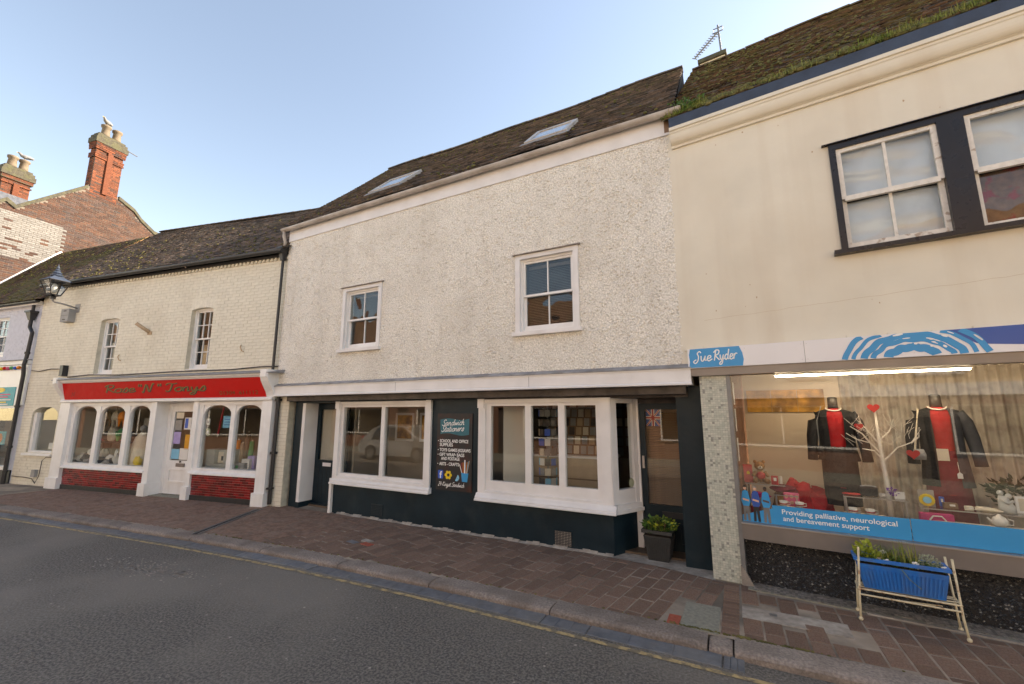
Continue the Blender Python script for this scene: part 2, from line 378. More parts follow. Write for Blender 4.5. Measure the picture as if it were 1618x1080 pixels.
def brick_face(parent, fr, s0, s1, z0, z1, d, openings, mat, jmat=None, L=.225, H=.075, j=.010, proud=.007, singles=300, tintf=None, jit=.0025, inside=None, name='brick', axis='s'):
    """Coursed bricks standing proud of the plane d. axis 's': face looks towards -d; axis 'd': face looks towards +s (used for gables)."""
    it = []
    k = 0; z = z0
    while z < z1-.02:
        h = min(H, z1-z); x = s0-(L/2 if k % 2 else 0)
        while x < s1-.02:
            a, c = max(x, s0)+j/2, min(x+L, s1)-j/2
            segs = [(a, c)]
            for o in openings:
                if o[2] < z+h*.6 and o[3] > z+h*.4:
                    ns = []
                    for (p, q) in segs:
                        if o[1] <= p or o[0] >= q: ns.append((p, q))
                        else:
                            if o[0]-p > .03: ns.append((p, o[0]-.002))
                            if q-o[1] > .03: ns.append((o[1]+.002, q))
                    segs = ns
            for p, q in segs:
                if q-p > .03 and (inside is None or inside((p+q)/2, z+h/2)): it.append((p, q, z+j/2, z+h-j/2))
            x += L
        z += H; k += 1
    def key(r): return ((r[0]+r[1])/2, d, (r[2]+r[3])/2) if axis == 's' else (d, (r[0]+r[1])/2, (r[2]+r[3])/2)
    near, far = split_nearest(it, fr, key, singles)
    if near:
        me = unit_mesh(name, mat)
        for p, q, e, f in near:
            pr = proud+rnd.uniform(-jit, jit)
            if axis == 's': piece(name, me, parent, (p, d-pr, e), (q-p, pr+.004, f-e), (0, 0, rnd.uniform(-.006, .006)))
            else: piece(name, me, parent, (d-.004, p, e), (pr+.004, q-p, f-e))
    b = MB()
    for p, q, e, f in far:
        pr = proud+rnd.uniform(-jit, jit); t = tintf((p+q)/2, (e+f)/2) if tintf else .5
        if axis == 's':
            y0, y1 = d-pr, d+.003
            P = [(p, y0, e), (q, y0, e), (q, y0, f), (p, y0, f), (p, y1, e), (q, y1, e), (q, y1, f), (p, y1, f)]
            i = len(b.v); b.v += P
            for u in ((0, 1, 2, 3), (4, 0, 3, 7), (1, 5, 6, 2), (3, 2, 6, 7), (4, 5, 1, 0)): b.f.append(tuple(i+k for k in u)); b.t.append(t)
        else:
            y0, y1 = d+pr, d-.003
            P = [(y0, p, e), (y0, q, e), (y0, q, f), (y0, p, f), (y1, p, e), (y1, q, e), (y1, q, f), (y1, p, f)]
            i = len(b.v); b.v += P
            for u in ((0, 1, 2, 3), (4, 0, 3, 7), (1, 5, 6, 2), (3, 2, 6, 7), (4, 5, 1, 0)): b.f.append(tuple(i+k for k in u)); b.t.append(t)
    if b.f: b.build('brickwork', mat, parent, kind='stuff')

def roof_slope(parent, fr, s0, s1, d0, z0, pitch, length, mat, singles=0, gauge=.10, wid=.165, keep=None, lift=None, tintf=None, jit=1.0):
    """Plain tiles in courses on a slope that rises with d. keep(s,t) drops tiles (skylights), lift(s,t) adds sag."""
    ca, sa = math.cos(R_(pitch)), math.sin(R_(pitch)); rows = int(length/gauge); it = []
    for r in range(rows):
        s = s0-(wid/2 if r % 2 else 0); t = r*gauge
        while s < s1-.01:
            a, c = max(s, s0), min(s+wid, s1)
            if c-a > .04 and (keep is None or keep((a+c)/2, t)): it.append((a+.002, c-.002, t))
            s += wid
    def P(s, t, h):
        lf = lift(s, t) if lift else 0
        return (s, d0+t*ca-h*sa, z0+t*sa+h*ca+lf)
    near, far = split_nearest(it, fr, lambda q: P((q[0]+q[1])/2, q[2], 0), singles)
    def verts(a, c, t):
        e = [rnd.gauss(0, .004)*jit for _ in range(4)]; dt = rnd.gauss(0, .006)*jit
        t1 = t+gauge*1.35
        top = [P(a, t+dt, .030+e[0]), P(c, t+dt, .030+e[1]), P(c, t1, .012+e[2]*.4), P(a, t1, .012+e[3]*.4)]
        bot = [P(a, t+dt, .014+e[0]), P(c, t+dt, .014+e[1]), P(c, t1, -.004), P(a, t1, -.004)]
        return bot+top
    b = MB()
    for a, c, t in far: b.hexa(verts(a, c, t), tintf(a, t) if tintf else rnd.random())
    if b.f: b.build('roof_tiling', mat, parent, kind='stuff')
    for a, c, t in near:
        q = MB(); q.hexa(verts(a, c, t), tintf(a, t) if tintf else rnd.random()*.98); q.build('roof_tile', mat, parent)

def frame_rect(b, s0, s1, z0, z1, d0, d1, w, wb=None, wt=None):
    """Four members of a rectangular frame."""
    wb = w if wb is None else wb; wt = w if wt is None else wt
    b.box(s0, s0+w, d0, d1, z0, z1); b.box(s1-w, s1, d0, d1, z0, z1)
    b.box(s0+w, s1-w, d0+.001, d1-.001, z0, z0+wb); b.box(s0+w, s1-w, d0+.001, d1-.001, z1-wt, z1)
    return b
def pane(parent, s0, s1, z0, z1, d, mat='old_glass', name='pane', t=.004):
    return MB().box(s0, s1, d, d+t, z0, z1).build(name, mat, parent)
def sash_window(parent, s0, s1, z0, z1, d, cols, rows, mat='white_fresh', gl='old_glass', box=.05, rail=.045, bar=.02, sill=True, single_mat=None, bot=.085):
    """Box-frame sliding sash: window > sash (two), glazing_bar, pane, sill. d = front of the box frame."""
    W = frame_rect(MB(), s0, s1, z0, z1, d, d+.12, box, .03, box).build('window', mat, parent)
    zm = (z0+z1)/2
    for k, (e, f, dd) in enumerate(((z0+.03, zm+.02, d+.065), (zm-.02, z1-box, d+.025))):
        a, c = s0+box, s1-box; wb = bot if k == 0 else .035; wt = .035 if k == 0 else rail
        frame_rect(MB(), a, c, e, f, dd, dd+.038, rail, wb, wt).build('sash', single_mat or mat, W)
        ia, ic, ie, jf = a+rail, c-rail, e+wb, f-wt
        for q in range(1, cols):
            x = ia+(ic-ia)*q/cols; MB().box(x-bar/2, x+bar/2, dd+.004, dd+.034, ie, jf).build('glazing_bar', mat, W)
        for q in range(1, rows):
            z = ie+(jf-ie)*q/rows; MB().box(ia, ic, dd+.006, dd+.032, z-bar/2, z+bar/2).build('glazing_bar', mat, W)
        for i in range(cols):
            for q in range(rows):
                pa = ia+(ic-ia)*i/cols; pb = ia+(ic-ia)*(i+1)/cols; pc = ie+(jf-ie)*q/rows; pd = ie+(jf-ie)*(q+1)/rows
                pane(W, pa, pb, pc, pd, dd+.018, gl)
    if sill: MB().box(s0-.03, s1+.03, d-.05, d+.10, z0-.055, z0+.004).build('sill', mat, W)
    return W
def slats(parent, s0, s1, z0, z1, d, pitch, mat, depth=.022, tilt=35):
    ca, sa = math.cos(R_(tilt))*depth, math.sin(R_(tilt))*depth
    me = bpy.data.meshes.new('slat')
    L = s1-s0; b = MB(); b.hexa([(0, 0, 0), (L, 0, 0), (L, ca, sa), (0, ca, sa), (0, 0, .0012), (L, 0, .0012), (L, ca, sa+.0012), (0, ca, sa+.0012)])
    me.from_pydata(b.v, [], b.f); me.materials.append(_m(mat))
    z = z0
    while z < z1-.01: piece('slat', me, parent, (s0, d, z)); z += pitch
# ------------------------------------------------------------------ lettering
GL = {  # hand-script strokes: x-height 1
 'o': (.88, [[(.5, 1), (.12, .8), (0, .4), (.3, 0), (.66, .2), (.7, .65), (.5, 1), (.72, .86), (.95, .9)]]),
 's': (.75, [[(0, .05), (.42, 1.1), (.6, .5), (.4, 0), (.05, .14)]]),
 'e': (.78, [[(.03, .42), (.52, .6), (.5, .95), (.2, .92), (.04, .4), (.3, 0), (.8, .35)]]),
 'n': (.9, [[(0, 1), (.06, 0)], [(.05, .55), (.35, 1), (.52, .75), (.52, .1), (.85, .2)]]),
 'y': (.9, [[(0, 1), (.1, .3), (.35, .1), (.6, .9)], [(.63, 1), (.5, -.4), (.2, -.8), (0, -.5), (.85, .3)]]),
 'u': (.92, [[(0, 1), (.08, .2), (.35, .05), (.6, .85)], [(.62, 1), (.62, .2), (.9, .2)]]),
 'r': (.68, [[(0, 0), (.06, 1)], [(.06, .5), (.3, 1), (.62, .92)]]),
 'd': (.92, [[(.6, .8), (.3, 1), (.02, .5), (.25, 0), (.58, .4)], [(.7, 1.9), (.6, .3), (.9, .12)]]),
 'a': (.92, [[(.6, .85), (.3, 1), (.02, .5), (.25, 0), (.56, .5)], [(.62, 1), (.6, .2), (.9, .12)]]),
 'w': (1.05, [[(0, 1), (.14, .05), (.42, .8), (.55, .05), (.95, 1.05)]]),
 'i': (.42, [[(0, .95), (.05, .1), (.34, .15)], [(.06, 1.4), (.1, 1.5)]]),
 'c': (.7, [[(.55, .85), (.3, 1), (.02, .5), (.25, 0), (.7, .25)]]),
 'h': (.85, [[(.14, 1.9), (0, 0)], [(.03, .5), (.32, 1), (.52, .75), (.5, .1), (.8, .15)]]),
 't': (.6, [[(.22, 1.6), (.1, .25), (.3, 0), (.55, .2)], [(-.1, 1.1), (.5, 1.15)]]),
 'g': (.92, [[(.6, .85), (.3, 1), (.02, .5), (.25, 0), (.56, .5)], [(.64, 1), (.5, -.5), (.2, -.8), (0, -.5), (.9, .3)]]),
 'S': (1.0, [[(.95, 1.6), (.65, 1.9), (.25, 1.6), (.32, 1.1), (.72, .7), (.62, .1), (.2, 0), (-.1, .35)]]),
 'R': (1.15, [[(.1, 0), (.28, 1.8)], [(-.12, 1.45), (.3, 1.9), (.88, 1.8), (.8, 1.2), (.3, .95), (.62, .5), (1.1, .05)]]),
 'T': (1.0, [[(-.12, 1.55), (.2, 1.9), (.7, 1.75), (1.15, 1.9)], [(.62, 1.8), (.45, .4), (.2, 0), (-.05, .2)]]),
 'N': (1.35, [[(-.1, .1), (.1, .0), (.32, 1.8), (.8, .05), (1.1, 1.9), (1.3, 1.8)]]),
 'k': (.8, [[(.14, 1.9), (0, 0)], [(.6, 1), (.06, .5), (.65, 0)]]), 'K': (1.1, [[(.2, 1.9), (0, 0)], [(.9, 1.85), (.1, .9), (.95, 0)]]),
 '2': (.9, [[(.05, 1.4), (.35, 1.8), (.65, 1.4), (.0, .02), (.7, .05)]]), '4': (.9, [[(.35, 1.8), (0, .7), (.7, .75)], [(.55, 1.3), (.45, 0)]]),
 "'": (.3, [[(.1, 1.9), (.05, 1.3)]]), ' ': (.5, []), '.': (.3, [[(0, 0), (.05, .08)]]),
}
def catmull(p, k=5):
    p = [Vector((a[0], a[1], 0)) for a in p]
    if len(p) < 3: return p
    q = [p[0]*2-p[1]]+p+[p[-1]*2-p[-2]]; out = []
    for i in range(1, len(q)-2):
        for j in range(k):
            t = j/k; a, b, c, d = q[i-1:i+3]
            out.append(.5*((2*b)+(c-a)*t+(2*a-5*b+4*c-d)*t*t+(3*b-a-3*c+d)*t**3))
    return out+[p[-1]]
def ribbon(b, pts, wd, d, taper=False, wf=None):
    """Flat painted stroke in the s-z plane at depth d."""
    n = len(pts); L = []; Rr = []
    for i, p in enumerate(pts):
        t = (pts[min(i+1, n-1)]-pts[max(i-1, 0)]); t = t.normalized() if t.length > 1e-9 else Vector((1, 0, 0))
        nn = Vector((-t.y, t.x, 0)); h = wd/2
        if wf: h *= wf(t)
        if taper: h *= .35+.65*math.sin(math.pi*min(1, max(0, (i+.6)/(n+.2))))
        L.append(p+nn*h); Rr.append(p-nn*h)
    for i in range(n-1):
        b.quad((Rr[i].x, d, Rr[i].y), (Rr[i+1].x, d, Rr[i+1].y), (L[i+1].x, d, L[i+1].y), (L[i].x, d, L[i].y))
def script(text, s0, z0, xh, d, width, slant=.3, thick=.16, rise=0, wf=None):
    b = MB(); x = 0; tot = sum(GL[c][0] for c in text); k = width/(tot*xh)
    for c in text:
        adv, st = GL[c]
        for q in st:
            pts = [Vector((s0+(x+p.x+slant*p.y*.9/k if False else (x+p.x))*xh*k+slant*p.y*xh, z0+p.y*xh+rise*(x/tot), 0)) for p in catmull(q)]
            ribbon(b, pts, thick*xh, d, wf=wf)
        x += adv
    return b
def font(text, name, mat, parent, s0, z0, size, d, width=None, bold=0):
    cu = bpy.data.curves.new(name, 'FONT'); cu.body = text; cu.size = size; cu.extrude = .0008; cu.offset = bold
    o = bpy.data.objects.new(name, cu); COL.objects.link(o)
    dg = bpy.context.evaluated_depsgraph_get(); me = bpy.data.meshes.new_from_object(o.evaluated_get(dg)); bpy.data.objects.remove(o)
    xs = [v.co.x for v in me.vertices]; k = 1 if not width or not xs else width/(max(xs)-min(xs))
    for v in me.vertices: v.co = Vector((s0+(v.co.x-min(xs))*k, d-v.co.z, z0+v.co.y))
    me.materials.clear(); me.materials.append(_m(mat)); m = bpy.data.objects.new(name, me); COL.objects.link(m); m.parent = parent; return m
def disc(b, cs, cz, rx, rz, d, n=20, a0=0, a1=2*math.pi):
    b.poly([(cs+rx*math.cos(a0+(a1-a0)*k/n), d, cz+rz*math.sin(a0+(a1-a0)*k/n)) for k in range(n+(0 if a1-a0 > 6.2 else 1))]); return b
def leaves(b, c, n, rx, ry, rz, size, up=.3, seed=0, shell=False):
    r = random.Random(seed)
    for _ in range(n):
        th = r.uniform(0, 6.283); u = r.uniform(-1, 1); k = r.random()**(.33 if not shell else .12); q = math.sqrt(1-u*u)
        p = Vector((c[0]+rx*k*q*math.cos(th), c[1]+ry*k*q*math.sin(th), c[2]+rz*k*u)); sz = size*r.uniform(.6, 1.3)
        dv = Vector((math.cos(th)*q+r.uniform(-.6, .6), math.sin(th)*q+r.uniform(-.6, .6), up+r.uniform(-.5, .7))).normalized()
        a = dv.cross(Vector((r.uniform(-1, 1), r.uniform(-1, 1), 1))).normalized()
        m = p+dv*sz*.5; nn = dv.cross(a)*sz*.12
        b.quad(tuple(p), tuple(m+a*sz*.36+nn), tuple(p+dv*sz), tuple(m-a*sz*.36+nn))
    return b
def blades(b, c, n, spread, h, wd, lean=.5, seed=0):
    r = random.Random(seed)
    for _ in range(n):
        p = Vector((c[0]+r.uniform(-spread[0], spread[0]), c[1]+r.uniform(-spread[1], spread[1]), c[2])); th = r.uniform(0, 6.283); hh = h*r.uniform(.5, 1.2); ln = lean*hh*r.random()
        o = Vector((math.cos(th)*ln, math.sin(th)*ln, 0)); a = Vector((-math.sin(th), math.cos(th), 0))*wd*.5
        m = p+o*.3+Vector((0, 0, hh*.6)); e = p+o+Vector((0, 0, hh*(1-.3*ln/max(hh, .01))))
        b.quad(tuple(p-a), tuple(p+a), tuple(m+a*.8), tuple(m-a*.8)); b.poly([tuple(m-a*.8), tuple(m+a*.8), tuple(e)])
    return b
# ------------------------------------------------------------------ ground
ZP, ZR = -.04, -.11
_kx = [-40, -24, -18, -13.24, -10.4, -7.56, -5.66, -3.3, -1.77, -.36, .8, 4, 10, 30]
_ky = [-3.5, .9, 2.25, 3.14, 3.5, 3.84, 4.03, 4.15, 4.15, 4.17, 4.21, 4.25, 4.2, 3.5]
_kp = np.polyfit(_kx[2:13], _ky[2:13], 6)
def yk(x): return float(np.interp(x, _kx, _ky))*.35+float(np.polyval(_kp, x))*.65 if -17 < x < 9 else float(np.interp(x, _kx, _ky))
def yb(x):
    if x < -8.42: return 5.78+(x+8.949)*math.tan(R_(9.5))
    if x < -1.6: return 6.0
    if x < -.4: return 6.05
    if x < -.02: return 5.74
    return 5.78-(x+.572)*math.tan(R_(5.35))-.16
def strip(name, x0, x1, f0, f1, z, mat, n=80, drop=0):
    b = MB(); X = np.linspace(x0, x1, n+1)
    for i in range(n):
        a, c = float(X[i]), float(X[i+1]); b.quad((a, f0(a), z), (c, f0(c), z), (c, f1(c), z), (a, f1(a), z))
    return b.build(name, mat)
def road_h(x, y): return ZR
b = MB(); b.quad((-150, -150, ZR-.004), (150, -150, ZR-.004), (150, 150, ZR-.004), (-150, 150, ZR-.004))
struct(b.build('ground', 'asphalt'))
struct(strip('road', -40, 30, lambda x: -3.4, lambda x: yk(x)+.02, ZR, 'asphalt', 120))
struct(strip('opposite_pavement', -40, 30, lambda x: -6.0, lambda x: -3.4, ZP, 'concrete', 20))
struct(MB().box(-40, 30, -3.55, -3.4, ZR-.02, ZP+.003).build('opposite_kerb', 'kerb_granite'))
pav = struct(strip('pavement', -30, 12, lambda x: yk(x)+.2, lambda x: 7.6 if x > -8 else yb(x)+1.2, ZP-.005, 'mortar', 120))
# yellow line, channel stones, kerb stones
yl = strip('yellow_line', -30, .45, lambda x: yk(x)-.262, lambda x: yk(x)-.212, ZR+.004, 'yellow_paint', 160); struct(yl)
ch = bpy.data.objects.new('gutter_channel', None); COL.objects.link(ch); struct(ch)
x = -22.0; r5 = random.Random(3)
while x < -.12:
    L = r5.choice([.95, .6, .45, 1.1, .8]); x2 = min(x+L, -.09); bb = MB(); n = 3; dz = r5.uniform(-.004, .006)
    for i in range(n):
        a, c = x+.006+(x2-x-.012)*i/n, x+.006+(x2-x-.012)*(i+1)/n
        bb.hexa([(a, yk(a)-.165, ZR-.05), (c, yk(c)-.165, ZR-.05), (c, yk(c)+.03, ZR-.05), (a, yk(a)+.03, ZR-.05), (a, yk(a)-.165, ZR+.008+dz), (c, yk(c)-.165, ZR+.008+dz), (c, yk(c)+.03, ZR+.012+dz), (a, yk(a)+.03, ZR+.012+dz)])
    bb.build('channel_stone', 'channel_slate', ch, bevel=.006); x = x2
kb = bpy.data.objects.new('kerb', None); COL.objects.link(kb); struct(kb)
joints = [-22+1.4*i for i in range(10)]+[-7.62, -6.1, -4.65, -3.24, -1.77, -.36, -.17, 1.2, 2.65, 4.1, 5.5, 7]
joints = [q for q in joints if q < -8.2 or q >= -7.7]
for i in range(len(joints)-1):
    x0, x1 = joints[i]+.007, joints[i+1]-.007; n = 6; small = x1-x0 < .3
    b = MB(); prof = [(.0, -.16), (.0, ZP-.030), (.012, ZP-.012), (.035, ZP-.002), (.07, ZP+.002), (.235, ZP+.001), (.245, ZP-.16)]
    if small: prof = [(y+.012, z-.008) for y, z in prof]
    dz = r5.uniform(-.004, .004); rings = []
    for k in range(n+1):
        xx = x0+(x1-x0)*k/n; e = (.012 if k in (0, n) else 0); w1 = r5.uniform(-.004, .004)
        rings.append([(xx, yk(xx)+y+(e if y < .05 else 0)+w1*(y < .05), z+dz-(e*.7 if z > -.1 else 0)) for y, z in prof])
    m = len(prof); base = len(b.v)
    for rg in rings: b.v += rg
    for k in range(n):
        for q in range(m-1): b.f.append((base+k*m+q, base+(k+1)*m+q, base+(k+1)*m+q+1, base+k*m+q+1)); b.t.append(.5)
    b.f.append(tuple(base+q for q in reversed(range(m)))); b.f.append(tuple(base+n*m+q for q in range(m))); b.t += [.5, .5]
    fixn(b.build('kerb_stone', 'kerb_granite', kb, smooth=False))
# pavers: columns that run from the kerb to the walls
slabs = [(-.60, -.285, 4.40, 4.98), (-.10, .74, 4.86, 5.13)]
redp = (-.72, -.60, 4.40, 4.61)
pv = []
def column(x5, wd, skew, xmin=-99, xmax=99):
    xa = lambda y: x5+(y-5.0)*math.tan(skew)
    y0 = yk(xa(4.3))+.262; y1 = yb(xa(5.8))-rnd.uniform(.01, .035)
    y = y0-rnd.uniform(.02, .33)
    while y < y1-.05:
        a, c = max(y, y0), min(y+.33, y1); y += .33
        if c-a < .05: continue
        m = (a+c)/2; xm = xa(m)
        if any(s[0]-.07 < xm < s[1]+.07 and s[2]-.04 < m < s[3]+.04 for s in slabs+[redp]): continue
        pv.append((xa(a), a, wd, c-a, skew))
x = -15.2
while x < -.36: column(x, .162, R_(10) if x > -9 else R_(4)); x += .164
for q in range(18):           # soldier strip between the two fields
    pv.append((-.195, 4.44+q*.075, .158, .075, 0)) if 4.44+q*.075 < 5.66 else None
x = -.10
while x < 5.0: column(x+.08, .16, R_(-1)); x += .163
near, far = split_nearest(pv, W0, lambda q: (q[0], q[1]+q[3]/2, ZP), 300)
pm_me = unit_mesh('paver', 'paver', ch=.10)
for (x, y, wd, L, sk) in near:
    piece('paver', pm_me, pav, (x-wd/2+.005, y+.003, ZP-.05+rnd.uniform(-.002, .002)), (wd-.013, L-.010, .05), (rnd.uniform(-.004, .004), rnd.uniform(-.006, .006), -sk+rnd.uniform(-.01, .01)))
b = MB()
for (x, y, wd, L, sk) in far:
    n0 = len(b.v); b.box(-wd/2+.006, wd/2-.006, .004, L-.004, -.05, rnd.uniform(-.002, .002)); b.xf(Matrix.Translation((x, y, ZP)) @ Matrix.Rotation(-sk, 4, 'Z'), n0)
b.build('distant_paving', 'paver', pav, kind='stuff')
for s, nm, mt in ((slabs[0], 'concrete_slab', 'concrete'), (slabs[1], 'concrete_slab', 'concrete_pale')):
    MB().box(s[0], s[1], s[2], s[3], ZP-.05, ZP+.001).build(nm, mt, pav)
MB().box(.13, .19, 5.0, 5.06, ZP-.02, ZP+.006).build('stop_tap_cover', 'steel_grey', pav)
MB().box(redp[0]+.005, redp[1]-.01, redp[2], redp[3], ZP-.05, ZP+.003).build('red_brick', 'red_brick_paver', pav)
for (x, y, mt) in ((-5.05, 4.98, 'concrete_pale'), (-4.93, 4.86, 'red_brick_paver'), (-5.2, 4.84, 'channel_slate')):
    n = MB().box(-.1, .1, -.05, .05, -.05, .004); n.xf(Matrix.Translation((x, y, ZP)) @ Matrix.Rotation(R_(-10), 4, 'Z')).build('repair_brick', mt, pav)
# drain slot that crosses the pavement beside the red shopfront
b = MB(); a, c = Vector((-7.72, 3.97, ZP+.003)), Vector((-8.55, 5.52, ZP+.003)); t = (c-a).normalized(); nn = Vector((-t.y, t.x, 0))
b.quad(tuple(a-nn*.035), tuple(a+nn*.035), tuple(c+nn*.035), tuple(c-nn*.035)); b.build('drain_slot', 'plain_dark', pav)
for sg in (-1, 1):
    MB().tube([a+nn*.05*sg, c+nn*.05*sg], .012, 6).build('drain_rail', 'steel_grey', pav)
# worn concrete fillet along the foot of the stationery shop, step of its right door
b = MB(); xs = np.linspace(-6.9, -1.6, 50)
for i in range(49):
    a, c = float(xs[i]), float(xs[i+1]); h = .03+.012*math.sin(i*1.7)
    b.quad((a, 5.955+.012*math.sin(i), ZP+.002), (c, 5.955+.012*math.sin(i+1), ZP+.002), (c, 6.0, ZP+h), (a, 6.0, ZP+h))
b.build('mortar_fillet', 'concrete_pale', pav)
b = MB(); b.poly([(-1.66, 5.93, ZP+.005), (-.98, 5.86, ZP+.006), (-.36, 5.70, ZP+.005), (-.36, 6.6, ZP+.02), (-1.62, 6.6, ZP+.02)]); b.build('door_apron', 'concrete_pale', pav)
b = MB(); b.poly([(-8.02, 5.95, ZP+.003), (-6.98, 5.95, ZP+.003), (-6.98, 6.4, ZP+.015), (-8.02, 6.4, ZP+.015)]); b.build('door_apron', 'mortar', pav)
# grit, chewing gum spots and flakes on the asphalt
b = MB()
for _ in range(170):
    xx = rnd.uniform(-10, 2.5); yy = rnd.uniform(.8, 3.85); s = rnd.uniform(.006, .016)
    if yy > yk(xx)-.3: continue
    n = 6; b.poly([(xx+s*math.cos(k*1.05)*rnd.uniform(.6, 1.3), yy+s*math.sin(k*1.05)*rnd.uniform(.6, 1.3), ZR+.004) for k in range(n)])
for _ in range(420):          # pale scraped patch
    xx = rnd.gauss(-6.75, .45); yy = rnd.gauss(3.02, .10)+(xx+6.75)*.15; s = rnd.uniform(.004, .013); n = 6
    b.poly([(xx+s*1.8*math.cos(k*1.05)*rnd.uniform(.6, 1.3), yy+s*math.sin(k*1.05)*rnd.uniform(.6, 1.3), ZR+.004) for k in range(n)])
b.build('road_grit', 'concrete_pale', kind='stuff')
b = MB()                                            # weeds and moss in the kerb joint
for _ in range(260):
    xx = rnd.choice([rnd.uniform(-8.5, 4), rnd.uniform(-.7, .4)]); yy = yk(xx)+.255+rnd.uniform(-.012, .02); s = rnd.uniform(.006, .018)
    b.ball((xx, yy, ZP), s, s, s*.5, 5, 3)
b.build('joint_moss', 'moss', kind='stuff')

# ------------------------------------------------------------------ stationery shop (pebbledashed, jettied)
M = thing('stationery_shop', 'old pebbledashed shop with jettied upper floor above dark teal shopfront', 'building', FM)
W1, W2 = (-6.82, -5.84, 3.06, 4.28), (-2.92, -1.94, 3.06, 4.28)
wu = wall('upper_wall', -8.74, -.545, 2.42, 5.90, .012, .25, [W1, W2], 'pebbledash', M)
# pebbledash skin: real relief
st = .0108; gs = np.arange(-8.745, -.54, st); gz = np.arange(2.44, 5.70, st)
def fld(k):
    a = rs.rand(len(gs)+8, len(gz)+8)
    for _ in range(k): a = (a+np.roll(a, 1, 0)+np.roll(a, 1, 1)+np.roll(np.roll(a, 1, 0), 1, 1))/4
    a = a[4:-4, 4:-4]; return (a-a.mean())/a.std()
_n = fld(1); _am = np.clip(.75+.35*fld(30)*1.0, .35, 1.35); hh = _am*(np.where(_n < -.75, (_n+.75)*.011, 0)+_n*.0034)+fld(3)*.0014
vv = []; idx = {}; ff = []
for i in range(len(gs)):
    for k in range(len(gz)):
        idx[(i, k)] = len(vv); vv.append((float(gs[i])+rnd.uniform(-.003, .003), -float(hh[i, k]), float(gz[k])+rnd.uniform(-.003, .003)))
for i in range(len(gs)-1):
    for k in range(len(gz)-1):
        x, z = gs[i]+st/2, gz[k]+st/2
        if any(o[0] < x < o[1] and o[2] < z < o[3] for o in (W1, W2)): continue
        ff.append((idx[i, k], idx[i+1, k], idx[i+1, k+1], idx[i, k+1]))
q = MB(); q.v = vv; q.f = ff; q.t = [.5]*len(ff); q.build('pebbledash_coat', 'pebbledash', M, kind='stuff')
for (a, c, e, f) in (W1, W2):
    W = sash_window(M, a+.045, c-.045, e+.02, f-.03, .03, 2, 1, box=.03, rail=.036, bar=.017, bot=.075)
    ar = frame_rect(MB(), a-.03, c+.03, e-.0, f+.04, -.028, .06, .078, .02, .07).build('architrave', 'white_paint', W)
    MB().box(a-.07, c+.07, -.075, .05, e-.045, e+.012).build('outer_sill', 'white_paint', W)
    MB().prism([(-.07, f+.04), (-.066, f+.052), (.02, f+.085), (.02, f+.04)], a-.07, c+.06, 'x').build('drip_board', 'concrete_pale', W)
    bl = MB().box(a+.1, c-.1, .215, .24, f-.14, f-.09).build('blind', 'blind_grey', M)
    slats(bl, a+.1, c-.1, e+.10, f-.15, .21, .026, 'blind_grey', .02, 30)
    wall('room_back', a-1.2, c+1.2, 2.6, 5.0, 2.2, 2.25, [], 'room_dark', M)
# eaves board, gutter, brackets
MB().box(-8.74, -.50, -.022, .01, 5.685, 5.985).build('eaves_board', 'white_paint', M)
b = MB(); prof = [(-.115+.062*math.cos(math.pi+math.pi*k/10), 5.965+.062*math.sin(math.pi+math.pi*k/10)) for k in range(11)]
prof += [(-.115+.054*math.cos(-math.pi*k/10), 5.965+.054*math.sin(-math.pi*k/10)) for k in range(11)]
b.prism(prof, -8.86, -.36, 'x'); gt = fixn(b.build('gutter', 'gutter_grey', M))
for x in [-8.3, -7.4, -6.5, -5.7, -4.8, -3.9, -3.8, -3.0, -2.1, -1.2, -.52]:
    MB().prism([(-.115+.068*math.cos(math.pi+math.pi*k/8), 5.965+.068*math.sin(math.pi+math.pi*k/8)) for k in range(9)]+[(-.02, 5.97), (-.02, 5.94)], x-.014, x+.014, 'x').build('gutter_bracket', 'gutter_grey', gt)
MB().tube([(-8.80, -.115, 5.92), (-8.80, -.115, 5.80), (-8.83, -.05, 5.70), (-8.84, -.05, 5.55)], .034, 10).build('swan_neck', 'gutter_grey', gt, smooth=True)
b = MB(); b.hexa([(-8.88, -.10, 5.25), (-8.80, -.10, 5.25), (-8.80, -.02, 5.25), (-8.88, -.02, 5.25), (-8.94, -.16, 5.52), (-8.76, -.16, 5.52), (-8.76, .0, 5.52), (-8.94, .0, 5.52)]); b.box(-8.95, -8.75, -.17, .0, 5.52, 5.55)
b.tube([(-8.84, -.06, 5.28), (-8.84, -.06, 2.75)], .029, 10); b.build('rain_hopper', 'black_paint', M)
MB().box(-.60, -.50, -.03, .2, 5.72, 5.90).build('decayed_beam_end', 'wood_brown', M)
# jetty fascia
b = MB(); b.prism([(-.085, 2.225), (-.085, 2.40), (.3, 2.40), (.3, 2.225)], -8.70, -.47, 'x'); fa = b.build('jetty_fascia', 'white_paint', M)
MB().prism([(-.115, 2.195), (-.115, 2.215), (-.10, 2.227), (.3, 2.227), (.3, 2.195)], -8.70, -.465, 'x').build('fascia_bead', 'white_paint', fa)
MB().prism([(-.105, 2.40), (-.105, 2.413), (-.01, 2.462), (.02, 2.462), (.02, 2.40)], -8.72, -.46, 'x').build('fascia_flashing', 'lead_grey', fa)
MB().prism([(-.094, 2.383), (-.094, 2.3995), (-.08, 2.3995), (-.08, 2.383)], -8.70, -.47, 'x').build('fascia_moulding', 'white_paint', fa)
for x in (-5.3, -2.7): MB().box(x, x+.006, -.0868, -.08, 2.228, 2.382).build('fascia_joint', 'lead_grey', fa)
MB().box(-8.4, -.55, .02, .22, 2.09, 2.195).build('bressummer', 'dark_wood', M)
